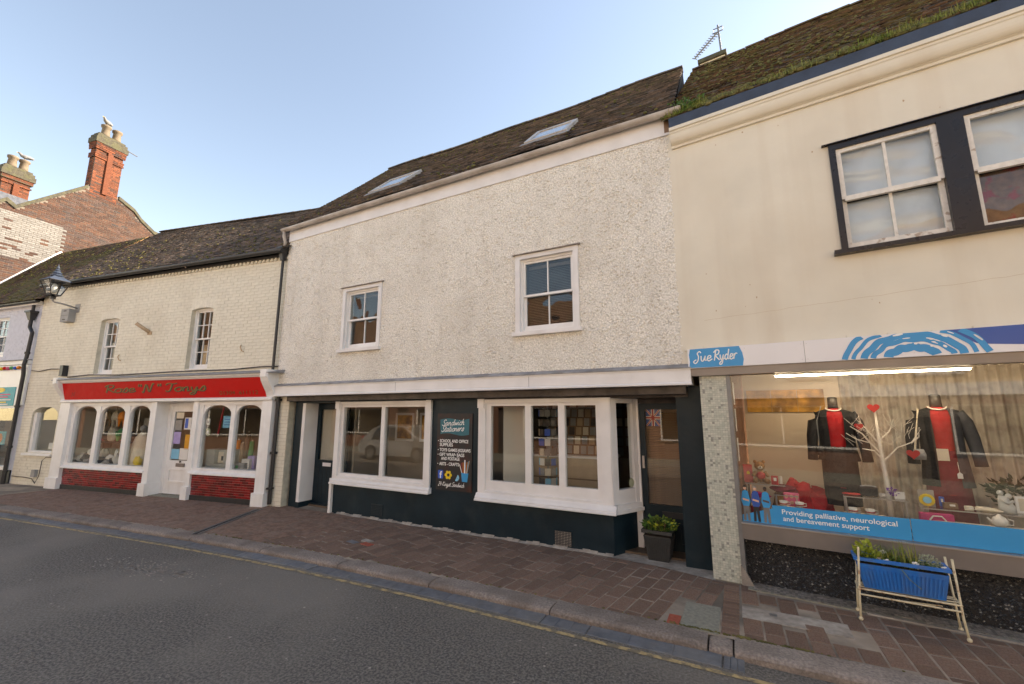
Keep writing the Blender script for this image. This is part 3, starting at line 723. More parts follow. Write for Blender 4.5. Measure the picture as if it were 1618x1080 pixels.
# ground floor front wall: openings for the left door, left window, bay window
DG = .22
OW1, OW2 = (-6.96, -4.80, .56, 2.04), (-3.62, -1.66, .57, 2.04)
OD1 = (-7.99, -7.06, -.2, 2.05)
gw = wall('shopfront_wall', -8.36, -1.585, -.2, 2.19, DG, DG+.16, [OW1, OW2, OD1], 'teal_paint', M)
b = MB(); b.hexa([(-1.585, DG, -.2), (-1.36, DG+.42, -.2), (-1.50, DG+.42, -.2), (-1.70, DG+.16, -.2), (-1.585, DG, .52), (-1.36, DG+.42, .52), (-1.50, DG+.42, .52), (-1.70, DG+.16, .52)])
b.build('splayed_stall_riser', 'teal_paint', M)
MB().box(-3.74, -.55, DG-.03, DG+.5, 2.055, 2.089).build('bay_head', 'dark_wood', M)
MB().box(-3.74, -1.30, DG-.012, DG-.002, 2.065, 2.19).build('head_board', 'dark_wood', M)
# left display window
WL = MB(); d0 = DG-.045
frame_rect(WL, -7.06, -4.70, .60, 2.065, d0, DG+.10, .11, .05, .055); WL = WL.build('display_window', 'white_paint', M)
frame_rect(MB(), -6.95, -4.81, .65, 2.01, DG, DG+.08, .06, .06, .05).build('sash', 'white_paint', WL)
MB().box(-5.885, -5.80, DG-.005, DG+.07, .71, 1.96).build('mullion', 'white_paint', WL)
pane(WL, -6.89, -5.885, .71, 1.96, DG+.035, 'shop_glass'); pane(WL, -5.80, -4.87, .71, 1.96, DG+.035, 'shop_glass')
b = MB(); b.prism([(d0-.055, .505), (d0-.055, .53), (d0-.035, .545), (d0-.035, .575), (d0-.015, .60), (DG+.1, .60), (DG+.1, .505)], -7.08, -4.675, 'x'); b.build('sill', 'white_paint', WL)
for x in (-7.07, -4.80): MB().box(x, x+.11, d0-.02, d0, 1.93, 2.075).build('capital', 'white_paint', WL)
# bay display window and its splayed side light
WR = frame_rect(MB(), -3.73, -1.58, .60, 2.065, d0, DG+.10, .13, .05, .06).build('bay_window', 'white_paint', M)
frame_rect(MB(), -3.60, -1.70, .65, 2.005, DG-.01, DG+.07, .085, .15, .045).build('sash', 'white_paint', WR)
bays = [(-3.515, -2.90), (-2.80, -2.355), (-2.255, -1.785)]
for x in (-2.85, -2.305): MB().box(x-.05, x+.05, DG-.02, DG+.06, .80, 1.96).build('mullion', 'white_paint', WR)
for a, c in bays: pane(WR, a, c, .80, 1.96, DG+.03, 'shop_glass')
sp = [(d0-.075, .50), (d0-.075, .52), (d0-.055, .53), (d0-.055, .55), (d0-.03, .575), (d0-.012, .61), (DG+.1, .61), (DG+.1, .50)]
b = MB(); b.prism(sp, -3.75, -1.52, 'x'); b.build('sill', 'white_paint', WR)
for x in (-3.74,): MB().box(x, x+.12, d0-.02, d0, 1.93, 2.075).build('capital', 'white_paint', WR)
def splay(u, dd):   # along the splay: u 0..1 from the bay corner to the door post
    return (-1.585+.255*u, d0+.05+.47*u)
def splay_box(b, u0, u1, z0, z1, t0=-.04, t1=.06):
    n = Vector((.47, -.255)).normalized(); P = []
    for z in (z0, z1):
        for u, t in ((u0, t0), (u1, t0), (u1, t1), (u0, t1)):
            x, y = splay(u, 0); P.append((x+n.x*-t, y+n.y*-t, z))
    return b.hexa(P)
b = MB(); splay_box(b, -.06, .16, .60, 2.065); splay_box(b, .80, 1.0, .60, 2.065); splay_box(b, .16, .80, .60, .80, -.03); splay_box(b, .16, .80, 1.99, 2.06, -.03)
SL = b.build('side_light', 'white_paint', M)
b = MB(); splay_box(b, .16, .80, .80, 1.99, .01, .014); b.build('pane', 'shop_glass', SL)
b = MB(); splay_box(b, -.03, 1.0, .50, .545, -.09, .06); splay_box(b, -.03, 1.0, .545, .61, -.06, .06); b.build('sill', 'white_paint', SL)
n = Vector((.47, -.255)).normalized(); x, y = splay(.70, 0)
b = MB(); disc(b, 0, 0, .052, .062, 0, 18); b.xf(Matrix.Translation((x+n.x*.012, y+n.y*.012, .875)) @ Matrix.Rotation(math.atan2(.47, .255), 4, 'Z')).build('round_sticker', 'leaf_silver', SL)
# right door, recessed, with a wooden blind
DD = DG+.47
MB().box(-1.36, -1.28, DD-.04, DD+.06, -.03, 2.05).build('door_post', 'white_paint', M)
D2 = MB(); frame_rect(D2, -1.275, -.40, -.02, 1.985, DD, DD+.05, .075, .60, .085); D2 = D2.build('door', 'teal_paint', M); D2['label'] = 'recessed dark teal door with wooden blind behind its glass'
pane(D2, -1.20, -.475, .575, 1.90, DD+.02, 'shop_glass')
for x0, x1 in ((-1.20, -.86), (-.81, -.48)): frame_rect(MB(), x0, x1, .08, .36, DD-.008, DD+.004, .02).build('door_panel', 'teal_paint', D2)
MB().box(-1.02, -.72, DD-.014, DD, .42, .50).build('letter_box', 'black_paint', D2)
MB().box(-1.255, -1.225, DD-.03, DD, 1.07, 1.24).build('handle', 'alu', D2)
MB().box(-1.25, -.42, DD-.001, DD+.002, 1.985, 2.05).build('door_head', 'dark_wood', D2)
BL = MB().box(-1.205, -.47, DD+.07, DD+.10, 1.86, 1.90).build('door_blind', 'blind', M)
slats(BL, -1.20, -.475, .58, 1.86, DD+.075, .024, 'blind', .022, 58)
for x in (-1.12, -.62): MB().box(x, x+.004, DD+.072, DD+.074, .58, 1.88).build('blind_cord', 'wood_brown', BL)
b = MB(); b.box(-.70, -.375, DG, DG+.5, -.2, 2.19); b.build('end_pilaster', 'teal_paint', M)
MB().box(-1.4, -.4, DD-.02, DD+.3, 1.99, 2.19).build('door_lintel', 'dark_wood', M)
MB().box(-1.36, -.40, DD-.10, DD+.05, -.2, -.022).build('threshold', 'teal_paint', M)
# left door in its white-lined recess
D1d = DG+.27
b = MB(); b.box(-8.075, -7.985, DG-.04, DG+.05, .07, 2.05); b.box(-7.998, -7.985, DG+.05, D1d, .05, 2.05); b.build('door_reveal', 'white_paint', M)
MB().box(-8.08, -7.98, DG-.045, D1d, -.2, .07).build('plinth_block', 'teal_paint', M)
D1 = frame_rect(MB(), -7.985, -7.06, .02, 2.04, D1d, D1d+.05, .09, .86, .12).build('door', 'teal_paint', M); D1['label'] = 'dark teal door with pale curtain behind its upper glass'
pane(D1, -7.895, -7.15, .88, 1.92, D1d+.02, 'shop_glass')
b = MB()
for k in range(24): x = -7.90+k*.0315; b.hexa([(x, D1d+.07, .85), (x+.0315, D1d+.085, .85), (x+.0315, D1d+.09, .85), (x, D1d+.09, .85), (x, D1d+.07, 1.95), (x+.0315, D1d+.085, 1.95), (x+.0315, D1d+.09, 1.95), (x, D1d+.09, 1.95)])
b.build('door_curtain', 'net_curtain', M)
for x in (-7.84, -7.72, -7.60, -7.48): MB().box(x, x+.006, D1d-.004, D1d, .1, .80).build('door_groove', 'black_paint', D1)
MB().box(-7.72, -7.48, D1d-.014, D1d, .76, .83).build('letter_plate', 'sign_white', D1)
MB().box(-7.99, -7.0, D1d-.06, D1d+.1, -.2, .02).build('threshold', 'teal_paint', M)
MB().box(-7.115, -7.05, DG-.05, DG+.12, -.06, .60).build('window_leg', 'white_paint', M)
# wall bits: air vents, worn patch
def vent(x0, x1, z0, z1, mt, nx, nz):
    v = MB().box(x0, x1, DG-.012, DG, z0, z1).build('air_vent', mt, M); b = MB(); r = random.Random(5)
    for i in range(nx):
        for k in range(nz):
            a = x0+(i+.25)*(x1-x0)/nx; e = z0+(k+.25)*(z1-z0)/nz; b.box(a, a+(x1-x0)/nx*.5, DG-.0135, DG-.011, e, e+(z1-z0)/nz*.5)
    b.build('vent_grille', 'concrete_pale' if mt == 'black_paint' else 'black_paint', v, kind='stuff')
vent(-2.44, -2.19, .0, .19, 'black_paint', 11, 9); vent(-6.02, -5.74, .03, .22, 'teal_paint', 9, 7)
# interior shell of the ground floor and of the building
b = MB(); b.box(-8.7, -.45, .42, 4.2, 2.42, 2.46); b.build('shop_ceiling', 'room_wall', M)
b = MB(); b.box(-8.36, -.38, .40, 4.2, -.19, .0); b.build('shop_floor', 'room_floor', M)
wall('shop_back_wall', -8.7, -.38, -.1, 2.42, 3.6, 3.7, [], 'room_wall', M)
b = MB(); b.box(-8.73, -8.35, .38, 6.0, -.2, 5.9); b.build('party_wall', 'room_wall', M)
b = MB(); b.box(-.55, -.36, .75, 6.2, -.2, 5.85); b.build('party_wall', 'room_wall', M)
b = MB(); b.box(-1.42, -1.36, DD+.05, 3.6, .0, 2.42); b.build('lobby_partition', 'room_dark', M)
b = MB(); b.box(-7.0, -6.95, D1d+.1, 3.6, .0, 2.42); b.build('lobby_partition', 'room_wall', M)
wall('rear_wall', -8.74, -.54, -.2, 5.9, 6.2, 6.4, [], 'brick_plain', M)
# roof
SK1, SK2 = (-6.78, -5.86, .80, 1.72), (-2.96, -2.16, .72, 1.58)
ER, ZE = -.14, 5.99
def sag(s, t): return -.05*math.sin(math.pi*(s+8.75)/8.2)*(t/4.4)+.018*math.sin(s*1.9+t)
mr = MB(); L = 4.46; c45 = math.cos(R_(45))
for i in range(24):
    a, c = -8.80+i*8.33/24, -8.80+(i+1)*8.33/24
    for k in range(6):
        t0, t1 = L*k/6, L*(k+1)/6
        P = lambda s, t: (s, ER+t*c45, ZE-.012+t*c45+sag(s, t)-.008)
        mr.quad(P(a, t0), P(c, t0), P(c, t1), P(a, t1))
    mr.quad((a, ER+L*c45, ZE-.02+L*c45+sag(a, L)), (c, ER+L*c45, ZE-.02+L*c45+sag(c, L)), (c, 6.4, 5.9), (a, 6.4, 5.9))
for s in (-8.79, -.48): mr.poly([(s, ER+.2, ZE), (s, ER+L*c45, ZE+L*c45-.05), (s, 6.3, 5.95)])
mrf = mr.build('roof', 'roof_under', M)
inside = lambda s, t: not any(o[0]-.04 < s < o[1]+.04 and o[2]-.06 < t < o[3]+.02 for o in (SK1, SK2))
roof_slope(mrf, FM, -8.80, -.45, ER, ZE, 45, L-.03, 'roof_tile', 300, keep=inside, lift=sag)
for i in range(25):
    a = -8.78+i*.333; z = ZE+L*c45+sag(a, L)
    b = MB(); b.prism([(ER+L*c45+.10*math.cos(math.pi*k/6), z-.03+.085*math.sin(math.pi*k/6)) for k in range(7)], a, a+.327, 'x', t=rnd.uniform(.2, .7)); b.build('ridge_tile', 'roof_tile', mrf)
for (a, c, t0, t1) in (SK1, SK2):
    mtx = Matrix.Translation((0, ER, ZE)) @ Matrix.Rotation(R_(45), 4, 'X')
    q = frame_rect(MB(), a, c, 0, 1, 0, 1, .01)
    b = MB(); w = .075
    for (x0, x1, y0, y1) in ((a, a+w, t0, t1), (c-w, c, t0, t1), (a+w, c-w, t0, t0+w), (a+w, c-w, t1-w*1.4, t1)): b.box(x0, x1, y0, y1, -.02, .062)
    o = b.xf(mtx).build('skylight', 'gutter_grey', M)
    MB().box(a+w, c-w, t0+w, t1-w*1.4, .044, .049).xf(mtx).build('pane', 'shop_glass', o)
    MB().box(a+w, c-w, t0+w, t1-w*1.4, -.04, .02).xf(mtx).build('skylight_blind', 'lead_grey', o)
    MB().box(a-.05, c+.05, t0-.12, t0, .028, .04).xf(mtx).build('apron', 'lead_grey', o)
def mossy(parent, s0, s1, d0, z0, pitch, L, n, smin, smax, mat='moss', dens=None, seed=1):
    r = random.Random(seed); b = MB(); ca, sa = math.cos(R_(pitch)), math.sin(R_(pitch)); k = 0
    while k < n:
        s = r.uniform(s0, s1); t = L*r.random()
        if dens and r.random() > dens(s, t): k += .2; continue
        q = r.uniform(smin, smax); n0 = len(b.v); b.ball((0, 0, 0), q, q*r.uniform(.7, 1.3), q*.55, 6, 4)
        b.xf(Matrix.Translation((s, d0+t*ca-.03*sa, z0+t*sa+.03*ca)) @ Matrix.Rotation(R_(pitch), 4, 'X'), n0); k += 1
    return b.build('moss', mat, parent, kind='stuff')
mossy(mrf, -8.7, -.5, ER, ZE, 45, 4.3, 420, .012, .03, dens=lambda s, t: (.9 if inside(s, t) else 0)*(.25+.75*(math.sin(s*2.1+t*1.3)*math.sin(t*2.7+s*.6) > .1)), seed=4)
# ------------------------------------------------------------------ charity shop (right)
RB = thing('charity_shop', 'cream rendered shop with mosaic pillar, white and blue sign and mossy roof', 'building', FR)
RW = (1.74, 4.6, 3.60, 4.87)
wall('upper_wall', .0, 7.5, 2.40, 5.72, .0, .25, [RW], 'cream_render', RB)
b = MB(); r8 = random.Random(8)                       # flaking lower edge of the render
x = .05
while x < 5: L = r8.uniform(.05, .3); b.box(x, x+L, -.018-r8.uniform(0, .006), .02, 2.628-r8.uniform(0, .012), 2.655+r8.uniform(0, .02)); x += L+r8.uniform(0, .02)
b.build('render_edge', 'cream_render', RB)
b = MB(); pts = [(.30+.09*k, 3.00+.0035*k+r8.uniform(-.006, .006)) for k in range(48)]     # crack line
for k in range(47): b.quad((pts[k][0], -.0015, pts[k][1]-.001), (pts[k+1][0], -.0015, pts[k+1][1]-.001), (pts[k+1][0], -.0015, pts[k+1][1]+.0012), (pts[k][0], -.0015, pts[k][1]+.0012))
b.build('render_crack', 'tan_cloth', RB)
b = MB()                                             # chips and old fixing holes in the render
for _ in range(26):
    x, z, s = r8.uniform(.3, 4.5), r8.choice([r8.uniform(2.75, 3.4), r8.uniform(4.9, 5.4), r8.uniform(2.75, 5.4)]), r8.uniform(.004, .014)
    if 1.6 < x and 3.5 < z < 4.95: continue
    b.poly([(x+s*math.cos(k*1.05)*r8.uniform(.4, 1), -.0015, z+s*1.6*math.sin(k*1.05)*r8.uniform(.4, 1)) for k in range(6)])
b.build('render_chips', 'tan_cloth', RB, kind='stuff')
# cornice and lead parapet gutter
prof = [(0, 5.44), (-.03, 5.44), (-.035, 5.47), (-.05, 5.475)]+[(-.05-.07*math.sin(math.pi/2*k/6), 5.48+.12*(1-math.cos(math.pi/2*k/6))) for k in range(7)]+[(-.13, 5.61), (-.13, 5.635), (-.15, 5.64), (-.15, 5.685), (0, 5.70)]
b = MB(); b.prism(prof, .06, 7.5, 'x'); fixn(b.build('cornice', 'cream_render', RB))
MB().box(.06, 7.5, -.135, .0, 5.69, 5.835).build('parapet_gutter', 'navy_lead', RB)
# roof
RL = 4.62; rf = MB(); c45 = math.cos(R_(45))
e0, z0 = -.10, 5.84
rf.quad((-.02, e0, z0), (7.5, e0, z0), (7.5, e0+RL*c45, z0+RL*c45), (-.02, e0+RL*c45, z0+RL*c45))
rf.quad((-.02, e0+RL*c45, z0+RL*c45), (7.5, e0+RL*c45, z0+RL*c45), (7.5, 6.8, 5.7), (-.02, 6.8, 5.7)); rf.poly([(7.5, 0, 5.7), (7.5, e0+RL*c45, z0+RL*c45), (7.5, 6.8, 5.7)]); rf.poly([(-.02, 0, 5.7), (-.02, e0+RL*c45, z0+RL*c45), (-.02, 6.8, 5.7)])
rrf = rf.build('roof', 'roof_under', RB)
sagr = lambda s, t: .02*math.sin(s*2.3+t*.8)
roof_slope(rrf, FR, .0, 7.5, e0, z0, 45, RL-.02, 'roof_tile_mossy', 300, lift=sagr, jit=1.6)
mossy(rrf, .0, 5.2, e0, z0, 45, RL, 1500, .010, .032, dens=lambda s, t: .25+.75*(math.sin(s*3.1+t*1.9)*math.sin(t*3.7+s*1.6) > -.1), seed=9)
b = MB(); r9 = random.Random(19)
for k in range(260):
    s = r9.choice([r9.uniform(0, .5), r9.uniform(0, 4.6), r9.uniform(2.1, 3.6)]); t = abs(r9.gauss(0, .09)); blades(b, (s, e0-.02+t*c45, z0+.01+t*c45), 14, (.07, .05), .045+.085*r9.random()**2, .006, 1.2, k)
b.build('gutter_grass', 'grass', rrf, kind='stuff')
mossy(rrf, .0, 5.2, e0, z0, 45, .35, 420, .02, .06, seed=27)
b = MB()
for k, (s, t) in enumerate([(.15, .10), (.3, .05), (.08, .3), (.45, .16), (.2, .45)]): leaves(b, (s, e0+t*c45, z0+.05+t*c45), 60, .12, .1, .1, .05, .6, k)
b.build('gutter_weeds', 'leaf', rrf, kind='stuff')
for i in range(22):
    a = .0+i*.333; z = z0+RL*c45+sagr(a, RL); b = MB(); b.prism([(e0+RL*c45+.10*math.cos(math.pi*k/6), z-.03+.08*math.sin(math.pi*k/6)) for k in range(7)], a, a+.327, 'x', t=rnd.uniform(.2, .7)); b.build('ridge_tile', 'roof_tile_mossy', rrf)
# chimney head behind the ridge, aerial
b = MB(); b.box(.10, .60, 3.65, 4.15, 8.3, 9.60); chm = b.build('chimney', 'cream_render', RB)
MB().box(.06, .64, 3.60, 4.2, 9.60, 9.69).build('chimney_cap', 'stone_mossy', chm)
AE = thing('television_aerial', 'spindly rooftop television aerial on thin mast above chimney head', 'aerial', FR, (.53, 3.9, 9.66))
MB().tube([(0, 0, 0), (-.03, 0, .95)], .022, 6).build('mast', 'steel_grey', AE)
a, c = Vector((-.02, 0, .80)), Vector((-.56, -.02, .33))
MB().tube([a, c], .016, 6).build('boom', 'steel_grey', AE)
dv = (c-a).normalized(); up = Vector((.0, 1, 0))
for k in range(12):
    p = a.lerp(c, .12+.88*k/11); l = .10-.003*k; q = Vector((dv.z, 0, -dv.x)); MB().tube([p-q*l*1.1-up*l*.4, p+q*l*1.1+up*l*.4], .011, 5).build('element', 'steel_grey', AE)
b = MB(); b.box(-.13, .07, -.01, .01, .78, .79); b.box(-.13, .07, -.01, .01, .88, .89); b.box(-.13, -.12, -.01, .01, .78, .89); b.box(.06, .07, -.01, .01, .78, .89); b.build('reflector', 'steel_grey', AE)
# upper window: black frame, two sash pairs
wf = MB(); wf.box(RW[0], 1.80, -.03, .1, 3.60, 4.87); wf.box(1.80, 4.6, -.028, .1, 4.80, 4.87); wf.box(2.63, 2.83, -.03, .1, 3.60, 4.80); wf.box(3.70, 3.90, -.03, .1, 3.60, 4.80)
UW = wf.build('window', 'window_black', RB)
MB().box(1.67, 4.7, -.09, .05, 3.555, 3.602).build('sill', 'window_black', UW)
MB().prism([(-.055, 4.868), (-.055, 4.876), (.0, 4.895), (.0, 4.868)], 1.68, 4.65, 'x').build('drip_board', 'window_black', UW)
for n_, (a, c) in enumerate(((1.80, 2.63), (2.83, 3.70))):
    zm = 4.215
    lo = frame_rect(MB(), a, c, 3.602, zm+.015, .035, .075, .045, .085 if n_ == 0 else .06, .03).build('sash', 'white_worn', UW)
    up_ = frame_rect(MB(), a, c, zm-.02, 4.80, -.008, .034, .045, .032, .045).build('sash', 'white_worn', UW)
    MB().box(a+.03, c-.03, -.012, .03, zm-.045, zm-.021).build('meeting_rail', 'white_worn', UW)
    for (e, f, dd) in ((3.66, zm-.01, .045), (zm+.01, 4.76, .005)):
        nb = 2 if n_ == 0 else 1; m = (a+c)/2
        if nb == 2: MB().box(m-.014, m+.014, dd, dd+.026, e, f).build('glazing_bar', 'white_worn', UW)
        for k in range(nb): pane(UW, a+.04+(c-a-.08)*k/nb, a+.04+(c-a-.08)*(k+1)/nb, e, f, dd+.012)
def crumple(name, a, c, e, f, d, mat, amp, seed, n=34):
    """A hung sheet with folds."""
    r = random.Random(seed); P = [(r.uniform(0, 1), r.uniform(0, 1), r.uniform(2, 7), r.uniform(0, 6.28), r.uniform(-1, 1)) for _ in range(9)]; b = MB(); V = {}
    for i in range(n+1):
        for k in range(n+1):
            u, v = i/n, k/n; h = sum(math.sin((u-p[0])*p[2]*math.cos(p[3])*2+(v-p[1])*p[2]*math.sin(p[3])*2)*p[4] for p in P)/3; h = abs(h)**.7*(1 if h > 0 else -1)
            V[i, k] = len(b.v); b.v.append((a+(c-a)*u, d+amp*h, e+(f-e)*v))
    for i in range(n):
        for k in range(n): b.f.append((V[i, k], V[i+1, k], V[i+1, k+1], V[i, k+1])); b.t.append(.5)
    return b.build(name, mat, RB, smooth=True)
crumple('plastic_sheet', 1.80, 2.63, 3.63, 4.19, .125, 'plastic_sheet', .022, 2); crumple('plastic_sheet', 1.80, 2.63, 4.22, 4.79, .095, 'plastic_sheet', .022, 5); crumple('plastic_sheet', 2.83, 3.70, 4.22, 4.79, .095, 'plastic_sheet', .018, 8)
pm('floral', (.22, .11, .055), .85, .35, 16, second=(.33, .028, .024), sscale=7, sfac=.95, sedge=(.53, .60), detail=3)
crumple('floral_curtain', 2.83, 3.70, 3.63, 4.2, .13, 'floral', .010, 12)
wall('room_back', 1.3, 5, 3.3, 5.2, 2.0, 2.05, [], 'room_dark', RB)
# shop sign
SG = MB().box(.09, 4.2, -.085, .0, 2.395, 2.635).build('sign_board', 'sign_white', RB); SG['label'] = 'long white sign board with blue script panel and blue brush rings'
MB().box(.09, 4.2, -.06, .0, 2.30, 2.394).build('sign_soffit', 'steel_brown', RB)
MB().box(1.295, 1.299, -.0862, -.085, 2.395, 2.635).build('board_joint', 'steel_grey', SG)
for (x, z) in ((1.27, 2.43), (1.32, 2.43), (1.27, 2.60), (1.32, 2.60), (.72, 2.60), (2.18, 2.43)): MB().lathe((x, -.087, z), [(.004, 0), (.004, .002)], 6).build('screw', 'steel_grey', SG)
b = MB(); b.poly([(.10, -.087, 2.40), (.69, -.087, 2.398), (.705, -.087, 2.47), (.695, -.087, 2.55), (.665, -.087, 2.632), (.12, -.087, 2.632), (.105, -.087, 2.56), (.112, -.087, 2.47)]); b.build('blue_panel', 'shop_blue', SG)
GL2 = {'S': (.9, [[(.85, 1.55), (.6, 1.85), (.3, 1.5), (.5, .9), (.45, .1), (.1, -.35), (-.2, 0), (.2, .35)]])}
GLS = GL['S']; GL['S'] = GL2['S']
script('Sue', .17, 2.475, .066, -.0885, .195, .12, .19, .0).build('lettering', 'text_white', SG)
GL['S'] = GLS
script('Ryder', .385, 2.475, .066, -.0885, .255, .10, .19, .008).build('lettering', 'text_white', SG)
# brush rings and navy field on the sign
def clip_rib(b, pts, wd, d, z0, z1, x0, x1):
    cur = []
    for p in pts:
        if z0 <= p.y <= z1 and x0 <= p.x <= x1: cur.append(p)
        else:
            if len(cur) > 1: ribbon(b, cur, wd, d)
            cur = []
    if len(cur) > 1: ribbon(b, cur, wd, d)
def clipv(p): return (p[0], p[1], min(max(p[2], 2.3965), 2.6335))
b = MB(); rr = random.Random(21)
for k, (rad, wd) in enumerate([(.20, .075), (.305, .045), (.375, .06), (.46, .035), (.535, .05)]):
    cx, cz = 2.165, 2.345; ph = rr.uniform(0, 6)
    pts = [Vector((cx+rad*1.0*math.cos(a)+.006*math.sin(a*9+ph), cz+rad*.72*math.sin(a)+.006*math.sin(a*13+ph), 0)) for a in np.linspace(.12, math.pi-.05, 70)]
    n = len(b.v); clip_rib(b, pts, wd, -.087-.0004*k, 2.397, 2.634, 1.6, 3.2)
b.v = [clipv(p) for p in b.v]; b.build('brush_ring', 'shop_blue', SG)
b = MB(); b.poly([(2.42, -.0860, 2.634), (4.2, -.0860, 2.634), (4.2, -.0860, 2.50)]+[(4.2-.1*k, -.0860, 2.50-.02*math.sin(k/17*math.pi)-.045*math.sin(k/17*math.pi)) for k in range(1, 16)]+[(2.62, -.0860, 2.49), (2.52, -.0860, 2.56)]); b.build('navy_field', 'sign_navy', SG)
b = MB()
for k in range(34):
    a = rr.uniform(.35, 1.75); rad = rr.uniform(.24, .62); L = rr.uniform(.08, .2)
    pts = [Vector((2.165+rad*math.cos(a+L*t), 2.345+rad*.72*math.sin(a+L*t), 0)) for t in np.linspace(0, 1, 8)]
    if max(p.y for p in pts) < 2.628 and min(p.y for p in pts) > 2.40: ribbon(b, pts, rr.uniform(.008, .022), -.0895, taper=True)
b.build('brush_fleck', 'text_white', SG)
# mosaic pillar
PI_ = MB().box(.19, .49, .006, .45, -.2, 2.40).build('pillar', 'mosaic_grout', RB); PI_['label'] = 'pillar clad in pale grey-green mosaic tiles'
b = MB(); t = .0262
for i in range(11):
    for k in range(91):
        x = .192+i*.0272; z = ZP+.004+k*t; v = rnd.random(); dd = rnd.uniform(-.001, .001)
        b.hexa([(x, dd, z), (x+.0252, dd, z), (x+.0252, .008, z), (x, .008, z), (x, dd, z+t-.002), (x+.0252, dd, z+t-.002), (x+.0252, .008, z+t-.002), (x, .008, z+t-.002)], v)
b.build('mosaic_tiling', 'mosaic', PI_, kind='stuff')
MB().box(.49, .535, -.012, .12, .02, 2.33).build('window_jamb', 'steel_grey', RB)
b = MB(); b.hexa([(.485, -.03, -.06), (.62, -.03, -.06), (.60, .05, -.06), (.485, .05, -.06), (.485, -.02, .16), (.50, -.02, .16), (.50, .05, .16), (.485, .05, .16)]); b.build('stone_guard', 'concrete_pale', RB)
# shop window
SW = MB().box(.53, 4.2, -.02, .10, .45, .615).build('window_sill_panel', 'steel_brown', RB)
MB().box(.53, 4.2, -.03, .11, .615, .628).build('sill_trim', 'alu', SW)
pane(SW, .535, 4.2, .62, 2.33, .05, 'shop_glass', 'window_pane', .006)
MB().box(.53, 4.2, .02, .1, 2.30, 2.36).build('window_head', 'steel_brown', SW)
ST = MB().box(.53, 4.2, .10, .22, -.2, .452).build('stall_riser', 'pebble_panel', RB)
b = MB(); r3 = random.Random(31)
for _ in range(5200):
    x = r3.uniform(.535, 3.3); z = r3.uniform(-.03, .45); s = r3.uniform(.005, .013); n0 = len(b.v); v = r3.random(); b.v += [(x-s, .099, z), (x, .099, z-s*.8), (x+s, .099, z), (x, .099, z+s*.8), (x+s*.2, .099-s*.7, z)]
    for q in ((0, 1, 4), (1, 2, 4), (2, 3, 4), (3, 0, 4)): b.f.append(tuple(n0+k for k in q)); b.t.append(v)
b.build('pebble_facing', 'pebble', ST, kind='stuff')
# tiled step in front of the riser
b = MB()
for i in range(120):
    for k in range(8):
        if rnd.random() < .04: continue
        x = .60+i*.027; y = .095-k*.0268
        if k > 5 and rnd.random() < .35: continue
        b.box(x, x+.0245, y-.0245, y, ZP-.01, ZP+.011+rnd.uniform(-.001, .001), rnd.random())
o = b.build('mosaic_step', 'mosaic_dirty', RB, kind='stuff'); MB().box(.55, 4.2, -.13, .11, ZP-.02, ZP+.007).build('step_bed', 'mosaic_grout', RB)
MB().box(1.55, 4.2, -.16, -.128, ZP-.02, ZP+.009).build('step_edge', 'concrete_pale', RB)
# window vinyl: blue band with lettering and three printed carers
VB = MB(); VB.box(.84, 1.985, .0445, .0478, .632, .835); VB.box(1.991, 4.2, .0445, .0478, .632, .84); VB.poly([(.54, .0447, .632), (.84, .0447, .632), (.84, .0447, .80), (.54, .0447, .70)]); VB = VB.build('vinyl_band', 'shop_blue', RB)
font('Providing palliative, neurological', 'lettering', 'text_white', VB, .93, .752, .072, .0435, .96, .0006); font('and bereavement support', 'lettering', 'text_white', VB, .935, .682, .072, .0435, .735, .0006)
for k, (x, top, skin, hair, leg) in enumerate(((.585, 'shop_blue', 'skin_a', 'black_paint', 'steel_grey'), (.685, 'sign_navy', 'skin_a', 'grey_cloth', 'black_paint'), (.785, 'shop_blue', 'skin_b', 'black_paint', 'steel_grey'))):
    d = .0438; F = MB(); F.poly([(x-.045, d, .86), (x-.03, d, .96), (x, d, .975), (x+.03, d, .96), (x+.048, d, .85), (x+.03, d, .80), (x-.03, d, .80)]); F = F.build('printed_carer', top, VB)
    b = MB(); b.poly([(x-.028, d+.0003, .80), (x-.032, d+.0003, .64), (x-.008, d+.0003, .64), (x, d+.0003, .76), (x+.012, d+.0003, .64), (x+.036, d+.0003, .64), (x+.028, d+.0003, .80)]); b.build('trousers', leg, F)
    b = MB(); disc(b, x, 1.0, .017, .024, d, 14); b.quad((x-.03, d-.0003, .865), (x+.03, d-.0003, .85), (x+.032, d-.0003, .87), (x-.028, d-.0003, .885)); b.build('face_and_arms', skin, F)
    b = MB(); disc(b, x, 1.006, .018, .02, d-.0002, 10, 0, math.pi); b.build('hair', hair, F)
# window display room
b = MB(); b.box(.53, 7.4, .101, 4.5, -.19, .0); b.build('shop_floor', 'room_floor', RB)
MB().box(.53, 5.0, .11, 1.6, .50, .60).build('display_deck', 'room_cream', RB)
MB().box(.50, 7.4, .07, 4.5, 2.42, 2.50).build('shop_ceiling', 'render_white', RB)
wall('shop_back_wall', .5, 7.4, -.1, 2.42, 4.4, 4.5, [], 'room_cream', RB)
MB().box(.45, .534, .12, 4.5, -.1, 2.42).build('party_wall', 'brick_plain', RB)
MB().box(7.3, 7.5, .25, 6.7, -.2, 5.7).build('party_wall', 'room_cream', RB); MB().box(4.2, 7.5, -.0, .25, -.2, 2.40).build('lower_wall', 'cream_render', RB)
wall('rear_wall', 0, 7.5, -.2, 5.7, 6.6, 6.8, [], 'brick_plain', RB)
MB().box(.56, 1.66, 1.25, 1.29, .60, 2.42).build('display_partition', 'room_cream', RB)
